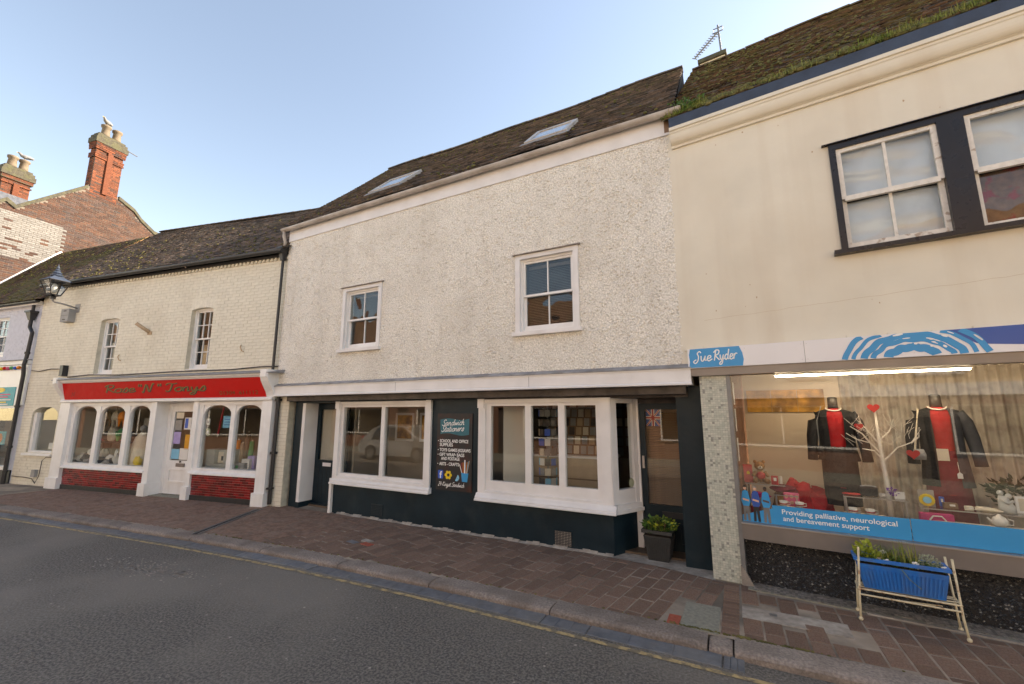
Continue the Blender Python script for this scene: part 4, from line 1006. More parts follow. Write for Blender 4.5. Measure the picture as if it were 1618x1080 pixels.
# ------------------------------------------------------------------ red-fronted shop (cream painted brick)
LB = thing('red_fronted_shop', 'cream painted brick shop with red fascia and arched white shop windows', 'building', FL)
WA, WB = (-6.10, -5.36, 2.84, 4.34), (-2.72, -1.99, 2.86, 4.37)
AR = (-8.42, -7.28, .78, 2.02)
SHOP = (-6.95, .10, -.3, 2.62)
lw = wall('front_wall', -8.86, .54, -.2, 5.42, .008, .26, [WA, WB, AR, (-6.80, .02, -.3, 2.2)], 'cream_joint', LB)
brick_face(lw, FL, -8.86, .28, 2.60, 5.36, .008, [WA, WB], 'cream_brick', singles=300, proud=.006, j=.009)
brick_face(lw, FL, -8.86, -7.0, -.1, 2.60, .008, [AR], 'cream_brick', singles=0, proud=.006, j=.009)
brick_face(lw, FL, .26, .54, -.1, 2.18, .008, [], 'cream_brick', singles=0, proud=.006, j=.009)
b = MB(); b.box(.50, .535, .262, .50, -.2, 2.19); o = b.build('pier_return', 'cream_joint', LB)
b = MB()
for k in range(29):
    z = -.1+k*.075
    for q in range(2): b.box(.53, .542, .03+q*.2+(.1 if k % 2 else 0), min(.40, .22+q*.2+(.1 if k % 2 else 0)), z+.005, z+.069)
b.build('brickwork', 'cream_brick', o, kind='stuff')
MB().box(.54, .545, .01, .49, -.2, 2.19).build('pier_coat', 'cream_joint', o)
# dentil course under the eaves
b = MB()
for k in range(76): b.box(-8.6+k*.12, -8.6+k*.12+.06, -.035, .01, 5.30, 5.36)
b.build('dentil_course', 'cream_brick', LB, kind='stuff')
MB().box(-8.7, .1, -.07, .1, 5.36, 5.42).build('eaves_board', 'black_paint', LB)
for (a, c, e, f) in (WA, WB):
    W = sash_window(LB, a+.0, c-.0, e+.02, f, .10, 3, 2, box=.05, rail=.04, bar=.018, sill=False, bot=.09)
    MB().box(a, c, .02, .16, e-.03, e+.022).build('sill', 'white_paint', W)
    b = MB(); m = (a+c)/2   # segmental brick head
    for k in range(9):
        u0, u1 = k/9, (k+1)/9; x0, x1 = a-.02+(c-a+.04)*u0, a-.02+(c-a+.04)*u1; h0, h1 = .05*(1-(2*u0-1)**2)-.05, .05*(1-(2*u1-1)**2)-.05
        b.hexa([(x0+.003, .0, f+h0), (x1-.003, .0, f+h1), (x1-.003, .12, f+h1), (x0+.003, .12, f+h0), (x0+.003, .0, f+.20), (x1-.003, .0, f+.20), (x1-.003, .12, f+.20), (x0+.003, .12, f+.20)])
    b.build('brick_arch', 'cream_brick', W)
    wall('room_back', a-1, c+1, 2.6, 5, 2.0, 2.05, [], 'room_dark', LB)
b = MB(); b.box(-2.67, -2.04, .30, .31, 2.9, 3.5); b.build('cardboard_screen', 'tan_cloth', LB)
for (a, c) in ((-6.05, -5.85), (-5.62, -5.40)): 
    b = MB()
    for k in range(8): x = a+k*(c-a)/8; b.hexa([(x, .32, 2.9), (x+(c-a)/8, .345, 2.9), (x+(c-a)/8, .35, 2.9), (x, .35, 2.9), (x, .32, 4.3), (x+(c-a)/8, .345, 4.3), (x+(c-a)/8, .35, 4.3), (x, .35, 4.3)])
    b.build('curtain', 'net_curtain', LB)
# small arched window at the left
b = MB(); m = (AR[0]+AR[1])/2; hw = (AR[1]-AR[0])/2; zs = 1.80
arc = [(m+hw*math.cos(math.pi*k/12), zs+.22*math.sin(math.pi*k/12)) for k in range(13)]
for k in range(12):
    (x1, z1), (x0, z0_) = arc[k], arc[k+1]; b.hexa([(x0, .0, z0_), (x1, .0, z1), (x1, .2, z1), (x0, .2, z0_), (x0, .0, 2.06), (x1, .0, 2.06), (x1, .2, 2.06), (x0, .2, 2.06)])
AW = b.build('arched_window', 'cream_brick', LB)
b = MB(); b.box(AR[0], AR[0]+.12, .05, .16, AR[2], 1.86); b.box(AR[1]-.05, AR[1], .05, .16, AR[2], 1.86); b.box(AR[0]+.12, AR[1]-.05, .051, .159, AR[2], AR[2]+.06)
arc2 = [(m+(hw-.05)*math.cos(math.pi*k/12), zs-.03+.2*math.sin(math.pi*k/12)) for k in range(13)]
b.build('frame', 'white_fresh', AW); pane(AW, AR[0]+.12, AR[1]-.05, AR[2]+.06, 2.02, .12, 'shop_glass')
MB().box(AR[0]-.08, AR[1]+.05, -.05, .16, AR[2]-.06, AR[2]).build('sill', 'white_fresh', AW)
MB().box(-7.75, -7.45, .145, .147, .88, 1.05).build('window_notice', 'paper', AW)
b = MB()
for k in range(5): x = AR[0]+.25+k*.17; b.box(x, x+.15, .45+.01*k, .452+.01*k, .8, 2.0)
b.build('vertical_blind', 'net_curtain', LB)
MB().box(-8.8, -7.0, 1.4, 1.45, 0, 2.3).build('small_room_back', 'room_wall', LB)
# roof, gutter
RZ = 5.49; RE = -.17
def lrid(s): return 3.55+(s+8.5)*(-.115)     # slope length shortens to the right
b = MB()
for i in range(20):
    a, c = -8.62+i*8.9/20, -8.62+(i+1)*8.9/20; la, lc = max(2.75, 3.92+(a+8.5)*-.12), max(2.75, 3.92+(c+8.5)*-.12)
    b.quad((a, RE, RZ), (c, RE, RZ), (c, RE+lc*c45, RZ+lc*c45), (a, RE+la*c45, RZ+la*c45)); b.quad((a, RE+la*c45, RZ+la*c45), (c, RE+lc*c45, RZ+lc*c45), (c, 5.5, 5.3), (a, 5.5, 5.3))
b.poly([(-8.62, RE, RZ), (-8.62, RE+3.9*c45, RZ+3.9*c45), (-8.62, 5.5, 5.3)])
lrf = b.build('roof', 'roof_under', LB)
roof_slope(lrf, FL, -8.62, .24, RE, RZ, 45, 4.0, 'roof_tile_grey', 0, keep=lambda s, t: t < max(2.75, 3.92+(s+8.5)*-.12)-.03, lift=lambda s, t: .02*math.sin(s*1.3+t))
for i in range(27):
    a = -8.6+i*.333; l = max(2.75, 3.92+(a+8.6)*-.12); b = MB(); b.prism([(RE+l*c45+.10*math.cos(math.pi*k/6), RZ+l*c45-.02+.07*math.sin(math.pi*k/6)) for k in range(7)], a, a+.33, 'x', t=.3); b.build('ridge_tile', 'roof_tile_grey', lrf)
mossy(lrf, -8.5, 0, RE, RZ, 45, 2.6, 350, .015, .035, seed=14, dens=lambda s, t: 1.0-.3*t)
b = MB(); prof = [(-.19+.06*math.cos(math.pi+math.pi*k/8), 5.46+.06*math.sin(math.pi+math.pi*k/8)) for k in range(9)]+[(-.13, 5.475), (-.25, 5.475)]
b.prism(prof, -8.65, .18, 'x'); fixn(b.build('gutter', 'black_paint', LB))
MB().box(-8.86, -8.62, .0, .3, 5.42, 5.75).build('verge_plaster', 'white_paint', LB)
wall('rear_wall', -8.86, .2, -.2, 5.4, 5.3, 5.5, [], 'brick_plain', LB); MB().box(-8.86, -8.7, .26, 5.3, -.2, 5.4).build('party_wall', 'room_cream', LB)
# shopfront
b = MB(); b.box(-6.96, -6.56, -.13, .10, -.06, 2.16); PL = b.build('pilaster', 'white_fresh', LB); MB().box(-7.0, -6.54, -.17, .02, -.08, .22).build('plinth', 'white_fresh', PL)
b = MB(); b.box(-.05, .22, -.13, .10, -.06, 2.16); PR = b.build('pilaster', 'white_fresh', LB); MB().box(-.08, .245, -.17, .02, -.1, .22).build('plinth', 'white_fresh', PR)
for (x0, x1, y1) in ((-3.52, -3.34, .27), (-2.12, -1.98, .10)):
    P = MB().box(x0, x1, -.10, y1, -.06, 2.12).build('door_pilaster', 'white_fresh', LB); MB().box(x0-.03, x1+.02, -.15, min(y1, .2), -.1, .24).build('plinth', 'white_fresh', P)
for (x0, x1) in ((-7.02, -6.82), (.04, .25)):
    pr = [(0, 2.12), (-.10, 2.12), (-.12, 2.2), (-.16, 2.3), (-.24, 2.42), (-.30, 2.52), (-.33, 2.60), (-.34, 2.76), (0, 2.76)]
    CB = MB(); CB.prism(pr, x0, x1, 'x'); CB = CB.build('console_bracket', 'white_fresh', LB); fixn(CB); MB().box(x0+.03, x1-.03, -.355, -.32, 2.60, 2.73).build('console_block', 'white_fresh', CB)
FB = MB(); FB.hexa([(-6.82, -.135, 2.19), (.04, -.135, 2.19), (.04, .0, 2.19), (-6.82, .0, 2.19), (-6.82, -.235, 2.61), (.04, -.235, 2.61), (.04, .0, 2.61), (-6.82, .0, 2.61)]); FB = FB.build('fascia_board', 'red_board', LB); FB['label'] = 'glossy red fascia board with dull gold script lettering'
b = MB(); b.prism([(0, 2.61), (-.26, 2.61), (-.28, 2.64), (-.30, 2.65), (-.30, 2.68), (0, 2.70)], -6.84, .06, 'x'); b.build('cornice', 'white_paint', LB)
b = MB(); b.prism([(.0, 2.70), (-.34, 2.683), (-.34, 2.70), (.0, 2.78)], -7.1, .42, 'x'); b.build('cornice_lead', 'lead_grey', LB)
b = MB(); b.prism([(0, 2.11), (-.14, 2.11), (-.16, 2.13), (-.16, 2.16), (-.13, 2.19), (0, 2.19)], -6.96, .22, 'x'); b.build('transom_moulding', 'white_fresh', LB)
def onboard(o):     # lean lettering with the tilted board
    for v in o.data.vertices: v.co.y = -.137-(v.co.z-2.19)*(.100/.42)-(.0025)
    return o
wfn = lambda t: .45+1.1*abs(t.y)
for tx, s0, wd in (('Rose', -5.15, 1.12), ("'", -3.97, .1), ("'", -3.89, .1), ('N', -3.78, .38), ("'", -3.30, .1), ("'", -3.22, .1), ('Tonys', -2.98, 1.30)):
    onboard(script(tx, s0+.010, 2.341, .098, -.2, wd, .35, .46, 0, wfn).build('lettering_shadow', 'black_paint', FB)); o = onboard(script(tx, s0, 2.348, .098, -.2, wd, .35, .27, 0, wfn).build('lettering', 'gold', FB))
    for v in o.data.vertices: v.co.y -= .0012
onboard(font('01304  611112', 'lettering', 'gold', FB, -1.28, 2.25, .115, -.2, 1.12))
onboard(script('N', -6.5, 2.28, .05, -.2, .15, .3, .2).build('painted_mark', 'dark_wood', FB))
# arched shop lights
def arch_lights(name, s0, s1, edges, z0, z1):
    b = MB(); d0, d1 = -.06, .05; zr = z1-.02
    b.box(s0, s1, d0-.02, d1+.1, z0-.085, z0); b.box(s0, s1, d0, d1, zr, 2.11)
    px = [s0]+[v for e in edges for v in e]+[s1]
    for k in range(0, len(px), 2): b.box(px[k], px[k+1], d0+.004, d1, z0, zr)
    for (a, c) in edges:   # spandrels
        m, hw = (a+c)/2, (c-a)/2; rise = min(hw, .30); pts = [(m+hw*math.copysign(abs(math.cos(math.pi*k/14))**.85, math.cos(math.pi*k/14)), zr-rise+rise*math.sin(math.pi*k/14)**.75) for k in range(15)]
        for k in range(14):
            (x1, q1), (x0, q0) = pts[k], pts[k+1]
            b.hexa([(x0, d0+.02, q0), (x1, d0+.02, q1), (x1, d1-.02, q1), (x0, d1-.02, q0), (x0, d0+.02, zr+.01), (x1, d0+.02, zr+.01), (x1, d1-.02, zr+.01), (x0, d1-.02, zr+.01)])
    o = b.build(name, 'white_fresh', LB)
    MB().prism([(d0-.07, z0-.13), (d0-.07, z0-.095), (d0-.02, z0-.06), (.1, z0-.06), (.1, z0-.13)], s0-.06, s1+.03, 'x').build('sill', 'white_fresh', o)
    for a, c in edges: pane(o, a, c, z0, zr, .0, 'shop_glass')
    MB().box(s0, s1, d0-.015, d0+.02, 2.03, 2.10).build('head_rail', 'white_paint', o)
    return o
arch_lights('arched_shop_window', -6.56, -3.52, [(-6.44, -5.58), (-5.44, -4.50), (-4.34, -3.60)], .60, 2.04)
arch_lights('arched_shop_window', -1.98, -.05, [(-1.86, -1.0), (-.88, -.10)], .64, 2.04)
for (s0, s1, z1) in ((-6.62, -3.52, .47), (-1.98, -.06, .51)):
    TP = MB().box(s0, s1, -.048, .05, -.06, z1+.03).build('tiled_riser', 'tile_grout', LB)
    MB().box(s0, s1, -.075, .0, -.08, .06).build('skirting', 'black_paint', TP)
    me = unit_mesh('tile', 'red_tile'); k = 0; z = .065
    while z < z1-.01:
        x = s0-(.0755 if k % 2 else 0)
        while x < s1-.02:
            a, c = max(x, s0)+.004, min(x+.151, s1)-.004
            if c-a > .02: piece('tile', me, TP, (a, -.056+rnd.uniform(-.001, .001), z), (c-a, .02, .044), (0, 0, rnd.uniform(-.012, .012)))
            x += .151
        z += .0495; k += 1
# recessed white shop door with notices
b = MB(); dd = .19
frame_rect(b, -3.34, -2.12, -.02, 2.11, dd, dd+.08, .10, .02, .12); DF = b.build('door_frame', 'white_fresh', LB)
D3 = frame_rect(MB(), -3.24, -2.22, .0, 1.99, dd+.01, dd+.055, .11, .74, .11).build('door', 'white_fresh', LB); D3['label'] = 'white shop door, its glass covered with paper notices'
pane(D3, -3.13, -2.33, .74, 1.88, dd+.035, 'shop_glass')
frame_rect(MB(), -3.10, -2.36, .24, .56, dd-.012, dd+.012, .035).build('door_panel', 'white_fresh', D3)
MB().box(-2.88, -2.60, dd-.006, dd+.01, .60, .68).build('letter_plate', 'steel_brown', D3); MB().ball((-2.74, dd-.01, .715), .022).build('door_knob', 'black_paint', D3); MB().box(-2.30, -2.27, dd-.03, dd+.01, 1.0, 1.14).build('handle', 'alu', D3)
for (x0, x1, z0_, z1, mt) in ((-3.10, -2.85, 1.72, 1.86, 'cream_cloth'), (-3.10, -2.88, 1.44, 1.68, 'grey_cloth'), (-2.80, -2.58, 1.46, 1.74, 'paper'), (-2.78, -2.68, 1.49, 1.72, 'blue'), (-2.56, -2.36, 1.55, 1.85, 'paper'), (-3.11, -2.88, 1.12, 1.40, 'paper_purple'), (-2.72, -2.42, 1.00, 1.34, 'paper_orange'), (-3.12, -2.86, .77, 1.0, 'paper_blue'), (-2.85, -2.58, .76, 1.02, 'paper'), (-2.58, -2.40, 1.36, 1.50, 'paper')):
    MB().box(x0, x1, dd+.028-(.002 if mt == 'blue' else 0), dd+.031, z0_, z1).build('notice', mt, D3)
MB().box(-3.4, -2.05, -.05, dd, -.2, -.03).build('door_step', 'concrete', LB)
# interior
MB().box(-6.8, .1, .40, 3.6, -.19, -.03).build('shop_floor', 'room_floor', LB); wall('shop_back_wall', -6.9, .2, -.1, 2.5, 2.6, 2.7, [], 'room_wall', LB); MB().box(-6.9, .2, .27, 2.7, 2.3, 2.36).build('shop_ceiling', 'room_wall', LB)
MB().box(-6.6, -3.5, .10, 1.0, .45, .56).build('display_deck', 'wood_pale', LB); MB().box(-1.97, -.08, .10, 1.0, .45, .60).build('display_deck', 'wood_brown', LB)
MB().box(-6.95, -6.85, .27, 2.7, -.1, 2.4).build('side_wall', 'room_cream', LB); MB().box(.1, .2, .27, 2.7, -.1, 2.4).build('side_wall', 'room_wall', LB)
# fittings on the wall
b = MB(); b.tube([(-4.30, -.22, 4.06), (-4.12, .0, 3.86)], .045, 10); FP = b.build('flagpole_socket', 'tan_cloth', LB, smooth=True); MB().box(-4.18, -4.04, -.02, .01, 3.80, 3.88).build('socket_plate', 'tan_cloth', FP)
for (x, z) in ((-5.15, 3.25), (-.98, 3.3)): MB().tube([(x, -.01, z+.08), (x+.03, -.05, z+.02), (x+.06, -.03, z-.06), (x+.1, -.01, z-.08)], .012, 6).build('old_bracket', 'tan_cloth', LB)
MB().box(-7.30, -7.16, -.12, .01, 2.83, 3.12).build('alarm_sounder', 'black_paint', LB)
MB().tube([(-8.8, -.01, 3.03), (-8.4, -.02, 3.0), (-7.9, -.015, 3.05), (-7.3, -.02, 3.02)], .012, 6).build('cable', 'dark_wood', LB)
MB().tube([(-7.1, -.02, 2.80), (-6.2, -.03, 2.84), (-5.0, -.03, 2.80), (-3.0, -.03, 2.83), (-1.2, -.03, 2.82), (-.2, -.03, 2.86), (.2, -.03, 2.85)], .014, 6).build('cable', 'dark_wood', LB)
MB().box(-7.86, -7.70, -.07, .0, .18, .36).build('meter_box', 'box_grey', LB)
MB().tube([(-8.8, -.02, .16), (-8.2, -.02, .15), (-7.86, -.03, .13), (-7.7, -.03, .02), (-7.58, -.03, .2), (-7.55, -.03, .6), (-7.4, -.03, .70), (-7.12, -.03, .70)], .010, 6).build('cable', 'dark_wood', LB)
MB().box(-7.13, -7.03, -.03, .01, -.05, 2.1).build('timber_strip', 'cream_brick', LB)
b = MB(); b.tube([(.30, -.05, 2.19), (.30, -.05, .0)], .038, 10); b.box(.25, .35, -.10, .01, 1.0, 1.05); b.box(.25, .35, -.10, .01, 2.1, 2.15); b.box(.255, .345, -.12, .01, .3, .33); b.build('downpipe', 'black_paint', LB)
# wall lantern
LA = thing('wall_lantern', 'black lantern on a bracket arm fixed to the cream brick wall', 'lantern', FL, (-7.22, .008, 4.72))
MB().box(-.10, .10, -.02, .0, -.12, .12).build('wall_plate', 'box_grey', LA)
MB().tube([(0, 0, .0), (0, -.30, .05), (0, -.50, .06), (0, -.55, .10), (0, -.55, .22)], .022, 8).build('bracket_arm', 'box_grey', LA, smooth=True)
cx, cy = 0, -.55
def ring4(r, z): return [(cx+r*math.cos(math.pi/4+math.pi/2*k), cy+r*math.sin(math.pi/4+math.pi/2*k), z) for k in range(4)]
b = MB(); lo, hi = ring4(.14, .24), ring4(.31, .62)
for k in range(4): b.tube([lo[k], hi[k]], .014, 6); b.tube([lo[k], lo[(k+1) % 4]], .014, 6); b.tube([hi[k], hi[(k+1) % 4]], .018, 6)
b.lathe((cx, cy, .14), [(.05, 0), (.06, .05), (.03, .09), (.09, .10)], 10); LF = b.build('lantern_frame', 'black_paint', LA)
for k in range(4):
    a, c, e, f = lo[k], lo[(k+1) % 4], hi[(k+1) % 4], hi[k]; MB().quad(a, c, e, f).build('pane', 'shop_glass', LF)
b = MB(); h2 = ring4(.33, .63); t2 = ring4(.12, .76)
for k in range(4): b.quad(h2[k], h2[(k+1) % 4], t2[(k+1) % 4], t2[k])
b.lathe((cx, cy, .76), [(.12, 0), (.13, .03), (.08, .06), (.10, .09), (.05, .14), (.06, .17), (.025, .20), (.035, .24), (.012, .29), (.004, .34)], 12); b.build('lantern_cap', 'navy_lead', LA)
MB().lathe((cx, cy, .30), [(.04, 0), (.06, .06), (.06, .2), (.03, .26)], 10).build('lamp_bulb', 'lamp_milk', LA, smooth=True)
BX = thing('electrical_box', 'grey electrical box fixed below the lantern arm on cream brick', 'box', FL, (-7.42, .002, 4.33))
MB().box(-.17, .17, -.16, 0, 0, .36).build('casing', 'box_grey', BX)
for z in (.06, .30): MB().box(-.05, .05, -.168, -.158, z-.012, z+.012).build('latch', 'dark_wood', BX)
MB().box(-.17, .17, -.162, -.160, .17, .176).build('lid_seam', 'dark_wood', BX)
# ------------------------------------------------------------------ lilac-white shop at the far left
F_ = thing('lilac_white_shop', 'lilac-white painted brick shop with black drainpipe and small turquoise sign', 'building', FL, (-8.9, 0, 0))
o0 = 0
FWIN = (-2.3, -1.52, 3.55, 4.72)
fw_ = wall('front_wall', -4.6, .02, 2.72, 5.0, .01, .26, [FWIN], 'lilac_brick', F_)
fr2 = Frame(FL.p((-8.9, 0, 0)).x, FL.p((-8.9, 0, 0)).y, 9.5)
brick_face(fw_, fr2, -2.6, .02, 3.35, 4.95, .01, [FWIN], 'lilac_brick', singles=0, proud=.005, j=.009)
sash_window(F_, FWIN[0], FWIN[1], FWIN[2], FWIN[3], .05, 2, 2)
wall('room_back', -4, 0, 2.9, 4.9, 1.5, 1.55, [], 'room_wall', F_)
MB().box(-4.6, .0, -.07, .02, 3.22, 3.33).build('string_course', 'white_paint', F_); MB().box(-4.6, .0, -.10, .02, 3.33, 3.36).build('string_lead', 'lead_grey', F_)
MB().box(-4.6, .0, -.04, .012, 2.06, 3.2).build('shop_fascia', 'sign_white', F_)
MB().box(-4.6, .02, -.12, .02, 4.95, 5.06).build('eaves_board', 'white_paint', F_)
b = MB(); b.prism([(-.16+.055*math.cos(math.pi+math.pi*k/8), 5.04+.055*math.sin(math.pi+math.pi*k/8)) for k in range(9)], -4.6, .12, 'x'); b.build('gutter', 'black_paint', F_)
DP = MB(); DP.tube([(-.22, -.08, 5.02), (-.22, -.08, 4.75)], .04, 10); DP.hexa([(-.27, -.13, 4.50), (-.17, -.13, 4.50), (-.17, -.03, 4.50), (-.27, -.03, 4.50), (-.34, -.18, 4.72), (-.10, -.18, 4.72), (-.10, .0, 4.72), (-.34, .0, 4.72)]); DP.box(-.36, -.08, -.2, .0, 4.72, 4.77)
DP.tube([(-.22, -.08, 4.52), (-.22, -.08, 4.30), (-.05, -.08, 4.12), (-.05, -.10, 3.4), (-.04, -.13, 3.2), (-.05, -.10, 2.9), (-.05, -.10, -.05)], .045, 10)
for z in (3.5, 2.0, .9, .25): DP.lathe((-.05, -.10, z), [(.06, 0), (.06, .06)], 10)
DP.build('drainpipe', 'black_paint', F_, smooth=False)
b = MB(); frame_rect(b, -4.4, -.18, .30, 2.08, -.03, .10, .14, .10, .10); SF = b.build('shop_window', 'white_fresh', F_); pane(SF, -4.26, -.32, .40, 1.98, .03, 'shop_glass')
MB().box(-2.5, -2.4, -.02, .08, .4, 1.98).build('mullion', 'white_fresh', SF)
MB().box(-4.5, -.02, -.02, .15, -.2, .30).build('stall_riser', 'black_paint', F_); MB().box(-.17, .02, .012, .2, -.2, 2.1).build('end_pier', 'lilac_brick', F_)
wall('shop_back_wall', -4.6, 0, -.1, 2.6, 1.6, 1.65, [], 'room_wall', F_); MB().box(-4.6, 0, .16, 1.6, .25, .35).build('display_deck', 'room_cream', F_)
TS = MB().box(-1.55, -.40, -.05, -.035, 2.05, 2.58).build('hanging_sign', 'turquoise', F_); TS['label'] = 'turquoise printed sign with yellow oval badge'
b = MB(); disc(b, -1.15, 2.50, .25, .07, -.053, 22); b.build('badge', 'yellow', TS)
for k, (z, wd, mt) in enumerate(((2.37, .85, 'pink'), (2.30, .75, 'pink'), (2.22, .9, 'paper'), (2.15, .7, 'yellow'), (2.09, .8, 'paper'))): MB().box(-1.45, -1.45+wd, -.0532, -.052, z-.018, z+.018).build('print_line', mt, TS)
for k, mt in enumerate(('orange', 'blue', 'green', 'pink', 'red_board', 'yellow', 'blue', 'green')):
    q = MB().ball((-.28-.17*k, -.12, 3.12-.01*(k % 2)), .052, .05, .05, 10, 6).build('party_light', mt, None, smooth=True); place(q, FL, (-8.9, 0, 0)); tag(q, ['orange round party light at the drainpipe end of the string', 'blue round party light between the orange and green ones', 'green round party light between the blue and pink ones', 'pink round party light under the white string course', 'red round party light between the pink and yellow ones', 'yellow round party light next to the red one', 'blue round party light next to the yellow one', 'green round party light farthest from the drainpipe'][k], 'party light', 'string of coloured lights')
fl_rf = MB(); c50, s50 = math.cos(R_(50)), math.sin(R_(50)); LF_ = 3.75
fl_rf.quad((-4.6, -.17, 5.08), (.35, -.17, 5.08), (.35, -.17+LF_*c50, 5.08+LF_*s50), (-4.6, -.17+LF_*c50, 5.08+LF_*s50)); fl_rf.quad((-4.6, -.17+LF_*c50, 5.08+LF_*s50), (.35, -.17+LF_*c50, 5.08+LF_*s50), (.35, 5, 5), (-4.6, 5, 5))
frf = fl_rf.build('roof', 'roof_under', F_)
def ltint(s, t): return 1.0 if (-.85+t*.28 < s-.0 < -.35+t*.28 and t > 1.6) else rnd.random()*.66
roof_slope(frf, fr2, -4.6, .3, -.17, 5.08, 50, LF_, 'roof_tile_left', 0, tintf=ltint)
mossy(frf, -4.5, .2, -.17, 5.08, 50, 3.5, 500, .015, .04, seed=3, dens=lambda s, t: .9 if s < -2.5 or t < .5 else .3)
b = MB(); b.box(-4.62, -4.54, 0, LF_, .0, .07); b.xf(Matrix.Translation((0, -.17, 5.08)) @ Matrix.Rotation(R_(50), 4, 'X')).build('flashing', 'sign_white', F_)
wall('rear_wall', -4.6, 0, -.2, 5.0, 4.8, 5.0, [], 'brick_plain', F_)
# ------------------------------------------------------------------ tall brick house beyond, gable and chimneys
FH = Frame(FL.p((-13.52, 0, 0)).x, FL.p((-13.52, 0, 0)).y, 9.5)
H_ = thing('brick_house', 'tall red brick house with parapet gable, whitewashed patch and chimneys', 'building', FH)
gpoly = [(-.2, 8.6), (.55, 9.35), (.80, 9.18), (2.66, 10.98), (3.72, 11.0), (4.33, 10.72), (4.65, 10.40), (5.2, 10.05), (7.5, 9.7)]
def gtop(d): return float(np.interp(d, [q[0] for q in gpoly], [q[1] for q in gpoly]))
b = MB(); prof = [(-.2, -.2)]+gpoly+[(7.5, -.2)]; b.prism(prof, -.32, .0, 'x'); GW = fixn(b.build('gable_wall', 'brick_mortar', H_))
def gt_(d, z):
    if d < 2.2 and 7.3 < z < 8.97 and rnd.random() < .9: return rnd.uniform(.96, 1)
    dark = .40 if (z > 10.2 or abs(d-(2.2+.0)) < .25 or z < 7.4) else .16
    if abs(z-8.9) < .15 and d > 2.2: dark = .6
    return rnd.uniform(0, .22) if rnd.random() < dark else rnd.uniform(.28, .92)
brick_face(GW, FH, -.2, 7.4, 5.5, 11.05, 0, [], 'brick_red', singles=0, proud=.008, j=.014, tintf=gt_, inside=lambda d, z: z < gtop(d)-.12, axis='d')
for k in range(len(gpoly)-1):
    a, c = Vector((0, *gpoly[k])), Vector((0, *gpoly[k+1]))
    if k == 3: continue
    b = MB(); b.hexa([(-.36, a.y, a.z-.10), (.05, a.y, a.z-.10), (.05, c.y, c.z-.10), (-.36, c.y, c.z-.10), (-.36, a.y, a.z+.05), (.05, a.y, a.z+.05), (.05, c.y, c.z+.05), (-.36, c.y, c.z+.05)]); b.build('coping', 'stone_mossy', H_)
wall('front_wall', -6, -.32, -.2, 9.0, -.15, .1, [(-4.5, -3.5, 5.5, 7.2)], 'brick_plain', H_)
MB().box(-6, -.33, .1, 7.4, 8.0, 8.9).build('upper_storey', 'brick_plain', H_)
b = MB(); b.prism([(.3, 8.9), (3.2, 10.9), (7.3, 9.0)], -6, -.33, 'x'); b.build('roof', 'roof_under', H_)
b = MB(); b.box(-3.6, -1.4, .3, 1.9, 9.0, 10.05); b.build('lead_dormer', 'navy_lead', H_)
def chimney(parent, x0, x1, y0, y1, z0, z1, name='chimney'):
    cm = MB().box(x0, x1, y0, y1, z0, z1-.25).build(name, 'brick_mortar', parent); b = MB(); h = .075
    def course(z, e, tn):
        y = y0-e+(-.1 if int(z/h) % 2 else 0)
        while y < y1+e-.01:
            a, c = max(y, y0-e), min(y+.22, y1+e); t = tn(); 
            if c-a > .03: b.box(x1-.03+e, x1+e+.008, a+.005, c-.005, z+.006, z+h-.006, t)
            y += .22
        x = x0-e
        while x < x1+e-.02: c = min(x+.22, x1+e-.03); b.box(x+.005, c-.005, y0-e-.008, y0-e+.02, z+.006, z+h-.006, tn()); x += .22
    z = z0
    while z < z1-.5:
        u = (z-z0)/(z1-z0); e = 0 if u < .60 else (.04 if u < .66 else (.0 if u < .72 else .05+.05*(u-.72)*4)); course(z, e, lambda: rnd.uniform(.1, 1) if rnd.random() > .1 else rnd.uniform(0, .1)); z += h
    for yy in (y0+(y1-y0)*.5,):
        b.box(x1, x1+.07, yy-.09, yy+.09, z0+.25, z1-.75, .5)
    b.build('brickwork', 'brick_orange', cm, kind='stuff')
    b = MB()
    for k, (e, za, zb) in enumerate(((.06, z1-.62, z1-.46), (.10, z1-.46, z1-.24), (.06, z1-.24, z1-.10), (.0, z1-.10, z1))): b.box(x0-e, x1+e, y0-e, y1+e, za, zb)
    b.build('chimney_head', 'stone_mossy', cm)
    for f_ in (.30, .72):
        y = y0+(y1-y0)*f_; b = MB(); b.lathe(((x0+x1)/2, y, z1-.02), [(.16, 0), (.15, .1), (.13, .38), (.17, .42), (.18, .50), (.15, .52), (.12, .50), (.10, .3)], 14); b.build('chimney_pot', 'clay_pot', cm, smooth=True)
    return cm
CH1 = chimney(H_, -.36, .0, 2.72, 3.66, 10.6, 13.45)
CH2 = chimney(H_, -4.40, -4.0, 1.76, 2.62, 10.0, 12.25)
MB().tube([(-.3, 3.75, 13.4), (-.3, 4.3, 13.35)], .02, 6).build('aerial_rod', 'steel_grey', CH1)
def gull(fr, loc, rz, label):
    g = thing('gull', label, 'gull', fr, loc, rz); a = MB(); a.tube([(-.26, 0, .16), (-.14, 0, .17), (0, 0, .16), (.12, 0, .19), (.18, 0, .25), (.215, 0, .275), (.25, 0, .27)], [.012, .055, .085, .07, .042, .045, .012], 10)
    a.tube([(.02, .03, .1), (.02, .03, .0)], .008, 5); a.tube([(.02, -.03, .1), (.02, -.03, .0)], .008, 5); a.build('body', 'gull_white', g, smooth=True)
    for sg in (-1, 1): MB().ball((-.06, sg*.06, .19), .19, .03, .06, 10, 6).build('wing', 'gull_grey', g, smooth=True)
    MB().tube([(.245, 0, .268), (.30, 0, .25)], [.014, .004], 6).build('beak', 'yellow', g)
gull(FH, (-.18, 2.72+.94*.30, 13.95), R_(-60), 'gull standing on chimney pot of the gable chimney')
